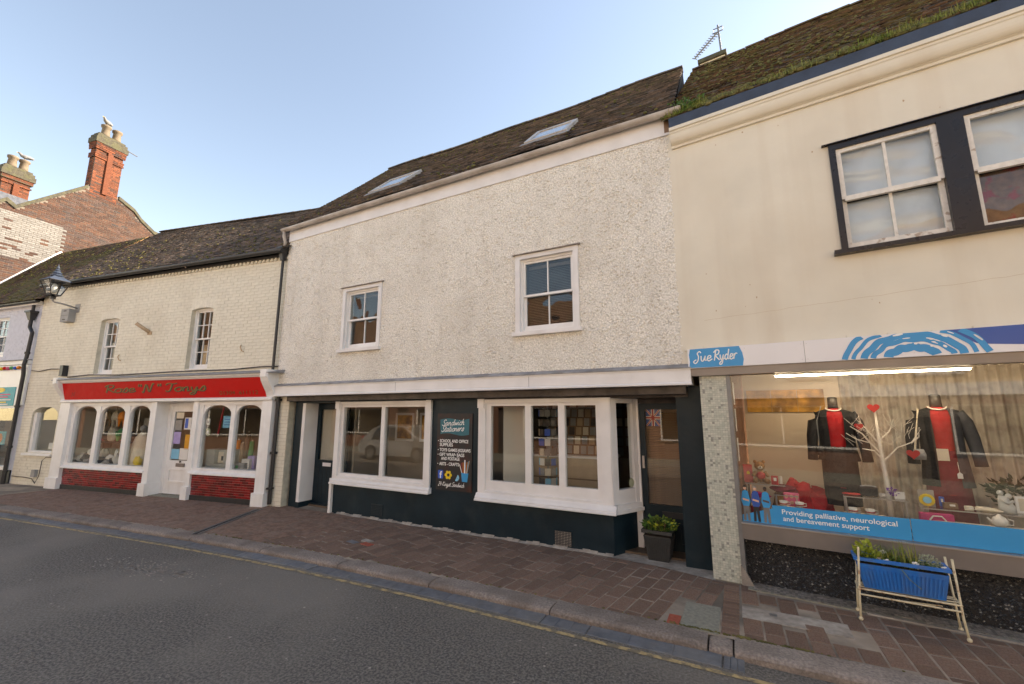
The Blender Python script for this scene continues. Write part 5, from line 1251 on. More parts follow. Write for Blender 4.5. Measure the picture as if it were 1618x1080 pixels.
gull(FH, (-4.20, 1.76+.86*.72, 12.75), R_(-100), 'gull standing on pot of the stack behind the lead dormer')
# ------------------------------------------------------------------ painted board on the stationery shop
SB = thing('painted_sign_board', 'black painted sign board listing stationery, on teal wall between display windows', 'sign', FM, (0, 0, 0))
SB.location = FM.p((-4.215, .22, .59))
X = lambda s: s+4.215
Z = lambda z: z-.59
MB().box(X(-4.57), X(-3.86), -.018, .0, 0, 1.25).build('board', 'board_black', SB)
b = MB(); top = [(X(-4.51)+.59*k/12, Z(1.735)+.018*math.sin(k/12*6.28)+.02*k/12) for k in range(13)]; bot = [(X(-4.50)+.575*k/12, Z(1.495)+.018*math.sin(k/12*6.28)) for k in range(13)]
for k in range(12): b.quad((bot[k][0], -.0195, bot[k][1]), (bot[k+1][0], -.0195, bot[k+1][1]), (top[k+1][0], -.0195, top[k+1][1]), (top[k][0], -.0195, top[k][1]))
b.build('banner', 'teal_banner', SB)
script('Sandwich', X(-4.47), Z(1.635), .052, -.0205, .45, .35, .2, .02).build('lettering', 'text_white', SB)
script('Stationers', X(-4.48), Z(1.535), .052, -.0205, .45, .35, .2, .02).build('lettering', 'text_white', SB)
for tx, s, z, wd in (('SCHOOL AND OFFICE', -4.51, 1.36, .575), ('SUPPLIES', -4.51, 1.297, .27), ('TOYS GAMES JIGSAWS', -4.51, 1.213, .62), ('GIFT WRAP  BAGS', -4.51, 1.137, .50), ('AND POSTAGE', -4.475, 1.072, .375), ('ARTS - CRAFTS', -4.51, .985, .40)):
    font(tx, 'lettering', 'text_white', SB, X(s), Z(z), .072, -.0195, wd, .0012)
b = MB()
for s, z in ((-4.54, 1.385), (-4.54, 1.237), (-4.54, 1.16), (-4.54, 1.01), (-4.365, 1.237), (-4.125, 1.237), (-4.185, 1.16)): disc(b, X(s), Z(z), .008, .008, -.0197, 8)
b.build('bullet', 'text_white', SB)
b = MB(); b.poly([(X(-4.53)+.105*u+.0, -.0196, Z(.77)+.135*v) for u, v in ((.1, 0), (.9, 0), (1, .1), (1, .9), (.9, 1), (.1, 1), (0, .9), (0, .1))]); b.build('badge', 'blue', SB)
font('f', 'lettering', 'text_white', SB, X(-4.498), Z(.78), .15, -.0205, .05, .004)
b = MB()
for k in range(6): disc(b, X(-4.32)+.048*math.cos(k*1.047), Z(.834)+.048*math.sin(k*1.047), .026, .026, -.0197-.0001*k, 12)
b.build('painted_flower', 'yellow', SB); b = MB(); disc(b, X(-4.32), Z(.834), .024, .024, -.0212, 12); b.build('flower_heart', 'board_black', SB)
b = MB(); r1 = random.Random(2)
for k in range(7):
    a = r1.uniform(0, 6.28); b.poly([(X(-4.155), -.0197-.0001*k, Z(.80)), (X(-4.155)+.055*math.cos(a), -.0197-.0001*k, Z(.80)+.055*math.sin(a)), (X(-4.155)+.055*math.cos(a+.6), -.0197-.0001*k, Z(.80)+.055*math.sin(a+.6))])
b.build('painted_bow', 'paper_blue', SB)
b = MB(); b.poly([(X(-4.045), -.0197, Z(.745)), (X(-3.945), -.0197, Z(.745)), (X(-3.925), -.0197, Z(.885)), (X(-4.065), -.0197, Z(.885))]); b.build('painted_pot', 'shop_blue', SB)
for k, (s, t, z, mt, wd) in enumerate(((-4.05, -4.10, 1.02, 'text_white', .012), (-4.02, -4.03, 1.05, 'orange', .012), (-3.995, -3.995, 1.09, 'text_white', .022), (-3.97, -3.95, 1.06, 'orange', .010), (-3.95, -3.905, 1.08, 'wood_pale', .010), (-3.96, -3.925, 1.07, 'paper_blue', .008), (-4.035, -4.06, 1.04, 'heart_red', .008))):
    b = MB(); ribbon(b, [Vector((X(s), Z(.88), 0)), Vector((X(t), Z(z), 0))], wd, -.0196-.0001*k); b.build('painted_pencil', mt, SB)
script('24 Kingst Sandwich', X(-4.52), Z(.655), .036, -.0205, .52, .3, .2).build('lettering', 'text_white', SB)
# ------------------------------------------------------------------ planter by the teal door
P1 = thing('door_planter', 'ribbed dark grey square planter with leafy plant beside the teal door', 'planter', W0, (-1.03, 6.17, ZP+.005), R_(-2))
b = MB(); b.hexa([(-.125, -.125, 0), (.125, -.125, 0), (.125, .125, 0), (-.125, .125, 0), (-.17, -.17, .31), (.17, -.17, .31), (.17, .17, .31), (-.17, .17, .31)]); b.build('tub', 'planter_grey', P1)
for fx in range(11):
    u = -1+2*(fx+.5)/11; a0, a1 = u*.118, u*.160
    b = MB(); b.hexa([(a0-.005, -.134, .02), (a0+.005, -.134, .02), (a0+.005, -.12, .02), (a0-.005, -.12, .02), (a1-.007, -.174, .285), (a1+.007, -.174, .285), (a1+.007, -.16, .285), (a1-.007, -.16, .285)]); b.build('rib', 'planter_grey', P1)
    b = MB(); b.hexa([(.12, a0-.005, .02), (.134, a0-.005, .02), (.134, a0+.005, .02), (.12, a0+.005, .02), (.16, a1-.007, .285), (.174, a1-.007, .285), (.174, a1+.007, .285), (.16, a1+.007, .285)]); b.build('rib', 'planter_grey', P1)
frame_rect(MB(), -.19, .19, -.19, .19, 0, .04, .035).xf(Matrix.Translation((0, 0, .345)) @ Matrix.Rotation(R_(90), 4, 'X')).build('rim', 'planter_grey', P1)
MB().box(-.16, .16, -.16, .16, .29, .315).build('soil', 'soil', P1)
b = MB(); leaves(b, (0, 0, .40), 420, .21, .19, .11, .05, .5, 1); b.build('foliage', 'leaf', P1, kind='stuff'); b = MB(); leaves(b, (.05, -.02, .43), 90, .20, .18, .09, .045, .6, 2); b.build('foliage_tips', 'leaf_yellow', P1, kind='stuff')
b = MB(); r1 = random.Random(6)
for _ in range(16): x, y = r1.uniform(-.14, .14), r1.uniform(-.12, .12); b.tube([(x*.6, y*.6, .30), (x, y, .46)], .004, 5)
b.build('stems', 'wood_brown', P1)
# ------------------------------------------------------------------ wire stand with blue trough
ST_ = thing('wire_stand', 'rusty cream wire stand carrying the blue trough against the pebble panel', 'stand', FR, (1.84, -.22, ZP))
b = MB(); fl_ = []
for sx in (-1, 1):
    x = sx*.345
    for sy in (-1, 1):
        L = MB(); L.tube([(x+sx*.01, sy*.10-.02*(sy < 0), .006), (x-sx*.0, sy*.09, .16), (x-sx*.035 if sx < 0 else x-.02, sy*.115, .64 if sy < 0 else .60)], .009, 8); L.build('leg', 'stand_cream', ST_, smooth=True)
        MB().ball((x+sx*.01, sy*.10-.02*(sy < 0), .014), .018).build('foot', 'stand_cream', ST_)
    MB().tube([(x, -.10, .268), (x, .10, .268)], .009, 6).build('side_bar', 'stand_cream', ST_)
    MB().tube([(x-sx*.02, -.112, .52), (x-sx*.02, .112, .50)], .008, 6).build('side_bar', 'stand_cream', ST_)
for y, z in ((-.10, .268), (-.10, .22), (.09, .268), (.09, .215)): MB().tube([(-.345, y, z), (.345, y, z)], .008, 6).build('cross_bar', 'stand_cream', ST_)
for y in (-.04, .03): MB().tube([(-.345, y, .272), (.345, y, .272)], .007, 6).build('shelf_wire', 'stand_cream', ST_)
MB().tube([(-.1, -.10, .22), (.25, .06, .19)], .006, 6).build('brace', 'stand_cream', ST_)
TR = thing('blue_trough', 'bright blue ribbed plastic trough of spring flowers on the wire stand', 'planter', FR, (1.82, -.22, ZP+.279))
b = MB(); b.hexa([(-.285, -.075, 0), (.285, -.075, 0), (.285, .075, 0), (-.285, .075, 0), (-.325, -.105, .27), (.325, -.105, .27), (.325, .095, .27), (-.325, .095, .27)]); b.build('tub', 'planter_blue', TR)
frame_rect(MB(), -.345, .345, -.12, .11, 0, .035, .03).xf(Matrix.Translation((0, 0, .30)) @ Matrix.Rotation(R_(90), 4, 'X')).build('rim', 'planter_blue', TR)
for k in range(21):
    u = -1+2*(k+.5)/21; a0, a1 = u*.275, u*.305
    b = MB(); b.hexa([(a0-.007, -.084, .02), (a0+.007, -.084, .02), (a0+.007, -.07, .02), (a0-.007, -.07, .02), (a1-.008, -.106, .22), (a1+.008, -.106, .22), (a1+.008, -.095, .22), (a1-.008, -.095, .22)]); b.build('rib', 'planter_blue', TR)
MB().box(-.31, .31, -.10, .09, .23, .272).build('soil', 'soil', TR)
b = MB(); leaves(b, (-.24, 0, .37), 170, .085, .08, .12, .05, .6, 5); b.build('yellow_foliage', 'leaf_yellow', TR, kind='stuff')
b = MB(); leaves(b, (.22, 0, .345), 600, .085, .08, .085, .016, .4, 6); b.build('silver_foliage', 'leaf_silver', TR, kind='stuff')
b = MB(); leaves(b, (-.02, 0, .30), 420, .30, .09, .05, .04, .5, 7); leaves(b, (.29, .0, .29), 60, .05, .07, .03, .035, .5, 8); b.build('low_foliage', 'leaf', TR, kind='stuff')
b = MB(); blades(b, (.03, 0, .27), 60, (.10, .06), .27, .011, .6, 9); blades(b, (-.10, 0, .27), 34, (.09, .05), .22, .010, .9, 10); b.tube([(.0, -.10, .27), (.05, -.15, .18), (.12, -.14, .10)], .003, 4); b.build('bulb_leaves', 'grass', TR, kind='stuff')
for k, (x, y, z) in enumerate(((-.135, -.03, .33), (-.09, -.06, .32), (-.10, .03, .39), (.115, -.05, .33), (.12, -.07, .31), (.31, -.05, .32))):
    b = MB()
    for q in range(5): a = q*1.257; b.ball((x+.015*math.cos(a), y-.004, z+.015*math.sin(a)), .013, .006, .013, 8, 4)
    b.build('flower', 'petal', TR, smooth=True)
# ------------------------------------------------------------------ charity shop window display
ZD = .60
def T(name, label, cat, s, d, z, rz=0, fr=FR, group=None): return thing(name, label, cat, fr, (s, d, z), rz, group)
def sway_curtain(name, s0, s1, d, z0, z1, mat, amp=.03, wl_=.09, label=None, cat='curtain', fr=FR):
    n = int((s1-s0)/wl_*8); b = MB()
    for k in range(n):
        P = []
        for q in (k, k+1):
            x = (s1-s0)*q/n; y = amp*math.sin(q*2*math.pi/8)+amp*.5*math.sin(q*.37); P.append((x, y))
        b.quad((P[0][0], P[0][1], 0), (P[1][0], P[1][1], 0), (P[1][0], P[1][1]*.7, z1-z0), (P[0][0], P[0][1]*.7, z1-z0))
    return place(tag(b.build(name, mat, None, smooth=True), label, cat), fr, (s0, d, z0))
sway_curtain('backdrop_curtain', 1.62, 4.6, 1.42, ZD, 2.40, 'curtain', label='grey-brown pleated curtain hung behind the window display')
AP = T('flower_picture', 'row of three gold-orange flower pictures on the cream display partition', 'picture', .60, 1.245, 1.86)
for k in range(3): MB().box(.0+.30*k, .295+.30*k, -.02, 0, .02*k*0, .30).build('canvas', 'artwork', AP)
def mannequin(s, d, top, left, right, label, long):
    t = T('mannequin', label, 'mannequin', s, d, ZD)
    h = top
    MB().loft([(0, 0, h-.22, .055, .055), (0, 0, h-.16, .05, .05), (0, 0, h-.07, .048, .05), (0, 0, h-.06, .03, .03)], 14).build('neck', 'mannequin', t, smooth=True)
    MB().loft([(0, 0, h-1.10, .15, .11), (0, 0, h-.62, .135, .095), (0, 0, h-.45, .145, .105), (0, 0, h-.28, .15, .10), (0, 0, h-.20, .08, .07)], 18).build('red_top', left['top'], t, smooth=True)
    MB().loft([(0, .01, .06 if long else .20, .19 if long else .17, .12), (0, .01, .45, .175, .12), (0, .01, .75, .17, .12), (0, .01, .90, .14, .10)], 18).build('skirt', left['skirt'], t, smooth=True)
    for sg, mt in ((-1, left['jk']), (1, right)):
        b = MB(); n = 9    # open jacket front: a shell round each side
        prof = [(h-.20, .07, .07), (h-.235, .17, .085), (h-.30, .19, .11), (h-.50, .175, .12), (h-.66, .175, .125), (h-.80 if not long else h-1.02, .205, .135)]
        V = []
        for z, rx, ry in prof:
            V.append([(sg*rx*math.cos(a), ry*math.sin(a), z) for a in np.linspace(-1.15, 1.57, n)])
        for i in range(len(prof)-1):
            for k in range(n-1): b.quad(V[i][k], V[i][k+1], V[i+1][k+1], V[i+1][k])
        b.build('jacket_side', mt, t, smooth=True)
        sl = MB(); sl.tube([(sg*.15, 0, h-.26), (sg*.205, -.01, h-.36), (sg*.235, -.02, h-.52), (sg*.25, -.05, h-.70), (sg*.255, -.07, h-.80)], [.06, .062, .058, .05, .052], 12); sl.build('sleeve', mt, t, smooth=True)
    MB().tube([(.075*math.cos(a), -.02-.075*math.sin(a)*.9, h-.19-.035*math.sin(a)) for a in np.linspace(.1, 3.04, 14)], .008, 6).build('necklace', 'china', t)
    MB().lathe((0, 0, 0), [(.14, 0), (.14, .015), (.015, .02), (.015, .3)], 16).build('stand', 'steel_grey', t)
    return t
M1 = mannequin(1.54, .72, 1.50, {'top': 'cloth_red', 'skirt': 'jacket_black', 'jk': 'jacket_black'}, 'jacket_black', 'headless mannequin in black lace jacket, red top and black skirt', False)
M2 = mannequin(2.44, .72, 1.51, {'top': 'cloth_red', 'skirt': 'cloth_maroon', 'jk': 'jacket_black'}, 'jacket_grey', 'headless mannequin in long dark jacket over a red dress', True)
HB = T('shoulder_bag', 'small silver shoulder bag hung from the mannequin in the long jacket', 'bag', 2.22, .56, 1.36)
MB().loft([(0, 0, 0, .05, .02), (0, 0, .05, .055, .025), (0, 0, .11, .04, .012)], 12).build('pouch', 'lead_grey', HB, smooth=True); MB().tube([(-.03, 0, .10), (0, -.01, .3), (.05, .06, .52), (.06, .10, .53)], .009, 6).build('strap', 'cream_cloth', HB)
HB2 = T('black_bag', 'black clasp bag on thin strap hung from the lace-jacket mannequin', 'bag', 1.36, .58, 1.36)
MB().loft([(0, 0, 0, .035, .02), (0, 0, .05, .04, .022), (0, 0, .11, .025, .012)], 10).build('pouch', 'jacket_black', HB2, smooth=True); MB().tube([(0, 0, .10), (0, .0, .4), (.06, .06, .57)], .006, 6).build('strap', 'steel_grey', HB2)
TRE = T('display_tree', 'white bare twig tree with red hearts standing in the window', 'display tree', 1.92, .55, ZD)
MB().tube([(.0, 0, 0), (.0, 0, .5), (-.015, 0, .9), (-.02, 0, 1.32)], [.027, .023, .017, .007], 8).build('trunk', 'birch', TRE, smooth=True)
for k, pts in enumerate(([(-.005, 0, .72), (.12, -.05, .88), (.24, -.06, .94), (.33, -.05, 1.08)], [(-.01, 0, .80), (-.10, -.03, .92), (-.22, -.03, .96), (-.30, 0, 1.02)], [(-.015, 0, .9), (-.1, .02, 1.05), (-.17, 0, 1.16)], [(-.015, 0, .95), (.08, 0, 1.05), (.13, .02, 1.18)], [(-.01, 0, .75), (-.08, -.06, .84), (-.18, -.1, .86)], [(.24, -.06, .94), (.30, -.08, 1.0), (.31, -.1, 1.10)], [(-.1, -.03, .92), (-.16, -.05, 1.02), (-.26, -.06, 1.10)])):
    MB().tube(pts, [.009, .007, .005, .0025][:len(pts)], 6).build('branch', 'birch', TRE)
b = MB(); r1 = random.Random(3)
for k in range(60):
    p = Vector((r1.choice([-1, 1])*r1.uniform(.05, .25), r1.uniform(-.06, .04), r1.uniform(.85, 1.15))); q = p+Vector((r1.uniform(-.1, .1), r1.uniform(-.05, .05), r1.uniform(.03, .14))); b.tube([p, q], .0018, 4)
b.build('twig', 'birch', TRE)
def heart(s, d, z, w_, label, mat='heart_red'):
    b = MB(); pts = []
    for k in range(24):
        t = 2*math.pi*k/24; pts.append((w_*math.sin(t)**3, w_*(13*math.cos(t)-5*math.cos(2*t)-2*math.cos(3*t)-math.cos(4*t))/16))
    b.prism(pts, -.008, .008, 'y'); o = fixn(b.build('hanging_heart', mat)); place(tag(o, label, 'heart', 'hearts on the twig tree'), FR, (s, d, z)); return o
heart(1.89, .53, 1.905, .055, 'red felt heart at the tip of the white twig tree'); heart(1.74, .53, 1.70, .042, 'small red heart hung on the twig tree branch beside the lace jacket'); heart(2.16, .50, 1.42, .055, 'wide red heart hung low beside the silver shoulder bag')
# shelves and small goods
def shelf(s0, s1, d0, d1, z, label):
    t = T('glass_shelf', label, 'shelf', s0, d0, z-.01)
    MB().box(0, s1-s0, 0, d1-d0, 0, .010).build('glass_top', 'shop_glass', t); MB().box(0, s1-s0, -.003, .0, .0, .010).build('glass_edge', 'alu', t)
    for x in (.02, s1-s0-.02):
        for y in (.02, d1-d0-.02): MB().box(x-.006, x+.006, y-.006, y+.006, -(z-.01-ZD), 0).build('leg', 'alu', t)
shelf(.57, .98, .30, .62, 1.02, 'glass shelf carrying the teddy bear'); shelf(1.50, 2.02, .18, .42, .98, 'glass shelf in front of the twig tree'); shelf(2.10, 3.4, .18, .46, .93, 'long glass shelf below the mannequin in the long jacket')
shelf(.86, 1.10, .20, .42, .93, 'small glass shelf beside the red cloth')
TD = T('teddy_bear', 'brown teddy bear with red heart sitting on the glass shelf', 'teddy bear', .73, .44, 1.02, R_(10))
b = MB(); b.ball((0, 0, .075), .06, .05, .075); b.ball((0, -.005, .19), .058, .052, .055); 
for sg in (-1, 1): b.ball((sg*.045, 0, .24), .02, .012, .02); b.tube([(sg*.05, -.01, .12), (sg*.08, -.05, .08)], [.022, .018], 8); b.tube([(sg*.04, -.02, .03), (sg*.07, -.10, .025)], [.03, .026], 8)
b.build('body', 'teddy', TD, smooth=True); MB().ball((0, -.05, .178), .026, .02, .02).build('muzzle', 'cream_cloth', TD, smooth=True); MB().ball((0, -.068, .186), .009, .006, .007).build('nose', 'jacket_black', TD)
for sg in (-1, 1): MB().ball((sg*.02, -.05, .205), .006).build('eye', 'jacket_black', TD)
MB().ball((0, -.05, .085), .05, .03, .045).build('heart', 'heart_red', TD, smooth=True)
RBk = T('red_card', 'red greeting card with gold crest leaning on the glass shelf', 'card', .61, .40, 1.02, R_(14)); b = MB(); b.hexa([(-.05, 0, 0), (.05, 0, 0), (.05, .01, 0), (-.05, .01, 0), (-.05, .05, .20), (.05, .05, .20), (.05, .06, .20), (-.05, .06, .20)]); b.build('cover', 'heart_red', RBk); b = MB(); disc(b, 0, .10, .018, .025, .022, 12); b.build('crest', 'yellow', RBk)
def blob(name, mat, label, cat, s, d, z, rx, ry, rz, seed, extra=None, fr=FR, group=None):
    r = random.Random(seed); b = MB(); n, m = 20, 12; ph = [(r.uniform(1, 4), r.uniform(0, 6.28), r.uniform(1, 5), r.uniform(0, 6.28)) for _ in range(5)]; V = []
    for k in range(m+1):
        a = math.pi*k/m; row = []
        for q in range(n):
            t = 2*math.pi*q/n; g = 1+.11*sum(math.sin(p[0]*round(1)*t*1.0*int(p[0])/max(p[0], 1e-6)+p[1])*math.sin(p[2]*a+p[3]) for p in ph)
            row.append((rx*g*math.sin(a)*math.cos(t), ry*g*math.sin(a)*math.sin(t), max(0, rz-rz*math.cos(a)*g)))
        V.append(row)
    for k in range(m):
        for q in range(n): b.quad(V[k][q], V[k][(q+1) % n], V[k+1][(q+1) % n], V[k+1][q])
    o = b.build(name, mat, None, smooth=True); place(tag(o, label, cat, group), fr, (s, d, z)); return o
blob('red_cloth', 'cloth_red', 'folded red cloth heaped beside the teddy bear', 'cloth', 1.07, .62, ZD, .17, .13, .22, 1); blob('red_cloth', 'cloth_maroon', 'dark red knitted scarf draped over the small glass shelf', 'cloth', .96, .36, .93, .13, .08, .045, 2); blob('red_drape', 'cloth_red', 'red drape spread over the deck below the black skirt', 'cloth', 1.24, .80, ZD, .22, .14, .17, 3)
blob('soft_toy', 'teddy', 'grey-brown hedgehog-like soft toy under the teddy shelf', 'soft toy', .90, .50, ZD, .07, .06, .15, 4); blob('pink_pouch', 'magenta', 'dark pink pouch lying under the teddy shelf', 'pouch', .72, .34, .86, .09, .05, .03, 5)
MB_ = MB().box(-.055, .055, -.02, .02, 0, .12).build('base_block', 'wood_pale'); place(tag(MB_, 'pale wooden block under the dark pink pouch', 'block'), FR, (.72, .34, ZD)); MB_.scale = (1.4, 1.8, 2.17)
CU = T('heart_cushion', 'pink heart-patterned cushion propped behind the blue vinyl band', 'cushion', 1.03, .22, ZD, R_(8))
MB().box(-.075, .075, -.012, .02, 0, .36).build('cover', 'pink', CU, bevel=.012)
b = MB()
for i in range(3):
    for k in range(5): disc(b, -.05+.05*i, .06+.065*k, .019, .021, -.0135, 10)
b.build('heart_print', 'skin_a', CU)
def mug(s, d, z, label, teapot=False):
    t = T('china_mug', label, 'mug', s, d, z, 0, FR, 'cups in the window'); MB().lathe((0, 0, 0), [(.022, 0), (.034, .01), (.042, .055), (.040, .055), (.03, .012)], 14).build('bowl', 'china', t, smooth=True)
    MB().tube([(.036, 0, .045), (.062, 0, .045), (.064, 0, .02), (.032, 0, .012)], .005, 6).build('handle', 'china', t); MB().lathe((0, 0, .02), [(.0385, 0), (.0415, .012)], 14).build('red_band', 'heart_red', t)
box_ = lambda s, d, z0, z1, wx, wy, mat, label: place(tag(MB().box(-wx/2, wx/2, -wy/2, wy/2, 0, z1-z0).build('display_block', mat, None, bevel=.003), label, 'block'), FR, (s, d, z0))
box_(1.66, .20, ZD, .81, .34, .10, 'room_cream', 'low cream block under two cups beside the black skirt'); mug(1.57, .20, .81, 'white cup with red band, left of a pair before the black skirt'); mug(1.71, .20, .81, 'white cup with red band, right of a pair before the black skirt')
box_(1.0, .16, ZD, .82, .22, .06, 'room_cream', 'narrow cream block under the cup by the heart cushion'); mug(.95, .16, .82, 'white cup left of the heart cushion'); mug(1.10, .16, .82, 'white cup right of the heart cushion')
box_(2.62, .14, ZD, .83, .9, .05, 'room_cream', 'long cream block under the teapot behind the vinyl band'); 
TP_ = T('teapot', 'white teapot with red flower behind the blue vinyl band', 'teapot', 2.62, .14, .83); MB().lathe((0, 0, 0), [(.03, 0), (.05, .02), (.055, .05), (.04, .08), (.02, .09), (.008, .11)], 14).build('pot', 'china', TP_, smooth=True); MB().tube([(.05, 0, .07), (.085, 0, .06), (.08, 0, .02), (.045, 0, .02)], .006, 6).build('handle', 'china', TP_); MB().tube([(-.045, 0, .03), (-.08, 0, .07)], [.012, .007], 6).build('spout', 'china', TP_)
PKB = T('pink_gift_box', 'magenta gift box with printed teacup behind the blue vinyl band', 'box', 2.20, .16, .80, R_(6)); MB().box(-.12, .12, -.03, .03, 0, .09).build('carton', 'magenta', PKB); MB().tube([(-.06, -.033, .03), (-.03, -.033, .07), (.03, -.033, .07), (.06, -.033, .03)], .007, 6).build('printed_cup', 'china', PKB)
box_(2.20, .16, ZD, .80, .24, .05, 'room_cream', 'cream block under the magenta gift box')
RO = T('rosette_plaque', 'gold rosette plaque propped on the long glass shelf', 'plaque', 2.17, .26, .93); b = MB(); 
for k in range(16): a = k*.3927; b.ball((.045*math.cos(a), 0, .065+.045*math.sin(a)), .016, .008, .016, 8, 4)
b.build('petals', 'yellow', RO); b = MB(); b.prism([(.032*math.cos(k*.4), .065+.032*math.sin(k*.4)) for k in range(16)], -.012, .004, 'y'); b.build('centre', 'paper_blue', RO); MB().box(-.06, .06, .012, .02, 0, .16).build('back_card', 'grey_cloth', RO)
WB_ = T('patent_handbag', 'shiny black clasp handbag on the glass shelf in front of the twig tree', 'bag', 1.73, .30, .98); MB().box(-.075, .075, -.02, .02, 0, .10).build('body', 'jacket_black', WB_, bevel=.012); MB().tube([(-.07, -.01, .10), (0, -.01, .112), (.07, -.01, .10)], .006, 6).build('clasp', 'alu', WB_)
blob('red_gloves', 'heart_red', 'red gloves lying on the glass shelf beside the black handbag', 'gloves', 1.58, .28, .98, .07, .03, .012, 9); TG = T('price_card', 'white price card with purple bow beside the twig tree foot', 'card', 1.96, .28, .98); MB().box(-.03, .05, 0, .004, 0, .07).build('card', 'paper', TG); leaves_b = MB(); leaves(leaves_b, (-.04, .0, .055), 40, .035, .03, .05, .03, .4, 3); leaves_b.build('bow', 'purple', TG)
for k, (s, z, w_, h, lab) in enumerate(((2.86, .93, .13, .15, 'small white picture frame tilted on the long glass shelf'), (3.04, .93, .24, .24, 'large white picture frame at the far end of the long glass shelf'))):
    t = T('picture_frame', lab, 'picture frame', s, .36, z, R_(8)); frame_rect(MB(), -w_/2, w_/2, 0, h, -.008, .008, .02).build('frame', 'white_fresh', t); MB().box(-w_/2+.015, w_/2-.015, -.002, .004, .015, h-.015).build('print', 'paper' if k else 'cream_cloth', t)
FG = T('couple_figurine', 'pale stone figurine of an embracing couple on the glass shelf', 'figurine', 2.73, .32, .93); MB().loft([(0, 0, 0, .06, .05), (0, 0, .05, .058, .05), (-.01, 0, .10, .045, .035), (-.02, 0, .15, .028, .026)], 12).build('bodies', 'lamp_milk', FG, smooth=True)
for x, z in ((-.03, .175), (.022, .15)): MB().ball((x, 0, z), .024).build('head', 'lamp_milk', FG, smooth=True)
MB().tube([(-.04, -.03, .12), (.0, -.05, .09), (.04, -.03, .11)], .014, 8).build('arms', 'lamp_milk', FG, smooth=True)
blob('folded_scarf', 'cream_cloth', 'pale patterned scarf lying on the long glass shelf', 'scarf', 2.58, .26, .93, .09, .05, .02, 12)
LS = T('swing_tag', 'white swing tag hung on the long jacket', 'tag', 2.50, .54, 1.19); b = MB(); b.poly([(-.02, 0, 0), (.02, 0, 0), (.02, 0, .045), (0, 0, .065), (-.02, 0, .045)]); b.build('tag', 'paper', LS); MB().tube([(0, 0, .06), (0, .02, .16)], .002, 4).build('string', 'paper', LS)
BC = T('blank_card', 'cream blank card pinned to the red dress', 'card', 2.40, .55, 1.36); MB().box(-.045, .045, 0, .003, 0, .12).build('card', 'cream_cloth', BC)
PLT = T('dark_plant', 'dark leafy pot plant standing before the curtain', 'plant', 2.92, .62, ZD); MB().lathe((0, 0, 0), [(.09, 0), (.12, .32), (.13, .34), (.11, .33)], 14).build('pot', 'grey_cloth', PLT); b = MB(); leaves(b, (0, 0, .46), 260, .22, .16, .16, .07, .3, 13); b.build('foliage', 'leaf_dark', PLT, kind='stuff')
TR.scale = (.97, 1, .80)
small = [('red', 'heart_red', 'gift bag', .66, .30, ZD, .10, .16), ('pink', 'pink', 'photo box', .80, .26, ZD, .12, .13), ('crimson', 'cloth_red', 'book', .88, .32, 1.02, .07, .10), ('white', 'china', 'candle', .94, .40, 1.02, .03, .09), ('gold', 'yellow', 'tin', 1.30, .30, ZD, .08, .17), ('maroon', 'cloth_maroon', 'shoe box', 1.42, .42, ZD, .16, .12), ('silver', 'alu', 'trinket box', 1.84, .30, .98, .06, .04), ('brown', 'wood_brown', 'carved box', 2.34, .30, .93, .10, .05), ('cream', 'cream_cloth', 'wrapped soap', 2.46, .26, .93, .06, .04), ('blue', 'blue', 'glass block', 2.30, .38, .93, .04, .09), ('grey', 'box_grey', 'purse', 2.00, .24, ZD, .14, .10), ('black', 'jacket_black', 'jewel case', 2.42, .30, ZD, .16, .14), ('violet', 'purple', 'diary', 1.86, .40, ZD, .11, .16), ('tan', 'tan_cloth', 'leather wallet', 1.18, .26, ZD, .11, .12)]
for i, (cn, mt, it, s, d, z, w_, h) in enumerate(small):
    t = T('small_gift', cn+' '+it+' among the goods in the charity shop window', 'gift', s, d, z, R_((i*37) % 30-15)); MB().box(-w_/2, w_/2, -w_*.3, w_*.3, 0, h).build('body', mt, t, bevel=.006)
    MB().box(-w_*.12, w_*.28, -w_*.3-.002, -w_*.3, h*.45, h*.8).build('price_label', 'paper', t)
# ceiling lights of the charity shop
t = thing('tube_light', 'long lit fluorescent tube along the top of the charity shop window', 'light', FR, (.97, .40, 2.28)); MB().box(0, 1.72, -.03, .03, .02, .06).build('batten', 'white_fresh', t); MB().box(.02, 1.70, -.018, .018, .0, .022).build('tube', 'tube_light', t); MB().box(-.25, 0, -.006, .006, .04, .05).build('rail', 'dark_wood', t)
for x in (.3, 1.4): MB().box(x-.005, x+.005, -.005, .005, .06, .14).build('hanger', 'steel_grey', t)
for k, (s, d) in enumerate(((2.1, 2.0), (3.6, 2.0), (2.1, 3.2), (3.8, 3.2))):
    t = thing('ceiling_panel_light', 'square lit ceiling panel inside the charity shop', 'light', FR, (s, d, 2.40), 0, 'ceiling panels of the charity shop'); MB().box(-.5, .5, -.12, .12, .0, .02).build('diffuser', 'tube_light', t)
    frame_rect(MB(), -.53, .53, -.15, .15, 0, .03, .03).xf(Matrix.Translation((0, 0, .02)) @ Matrix.Rotation(R_(90), 4, 'X')).build('frame', 'white_fresh', t)
# brick strip with white posters on the side wall
for k, z in enumerate((1.95, 1.63, 1.28)): place(tag(MB().box(0, .006, 0, .09, 0, .27).build('side_notice', 'paper'), ['upper', 'middle', 'lower'][k]+' of three narrow white notices beside the window jamb', 'notice', 'notices by the jamb'), FR, (.536, .16, z))
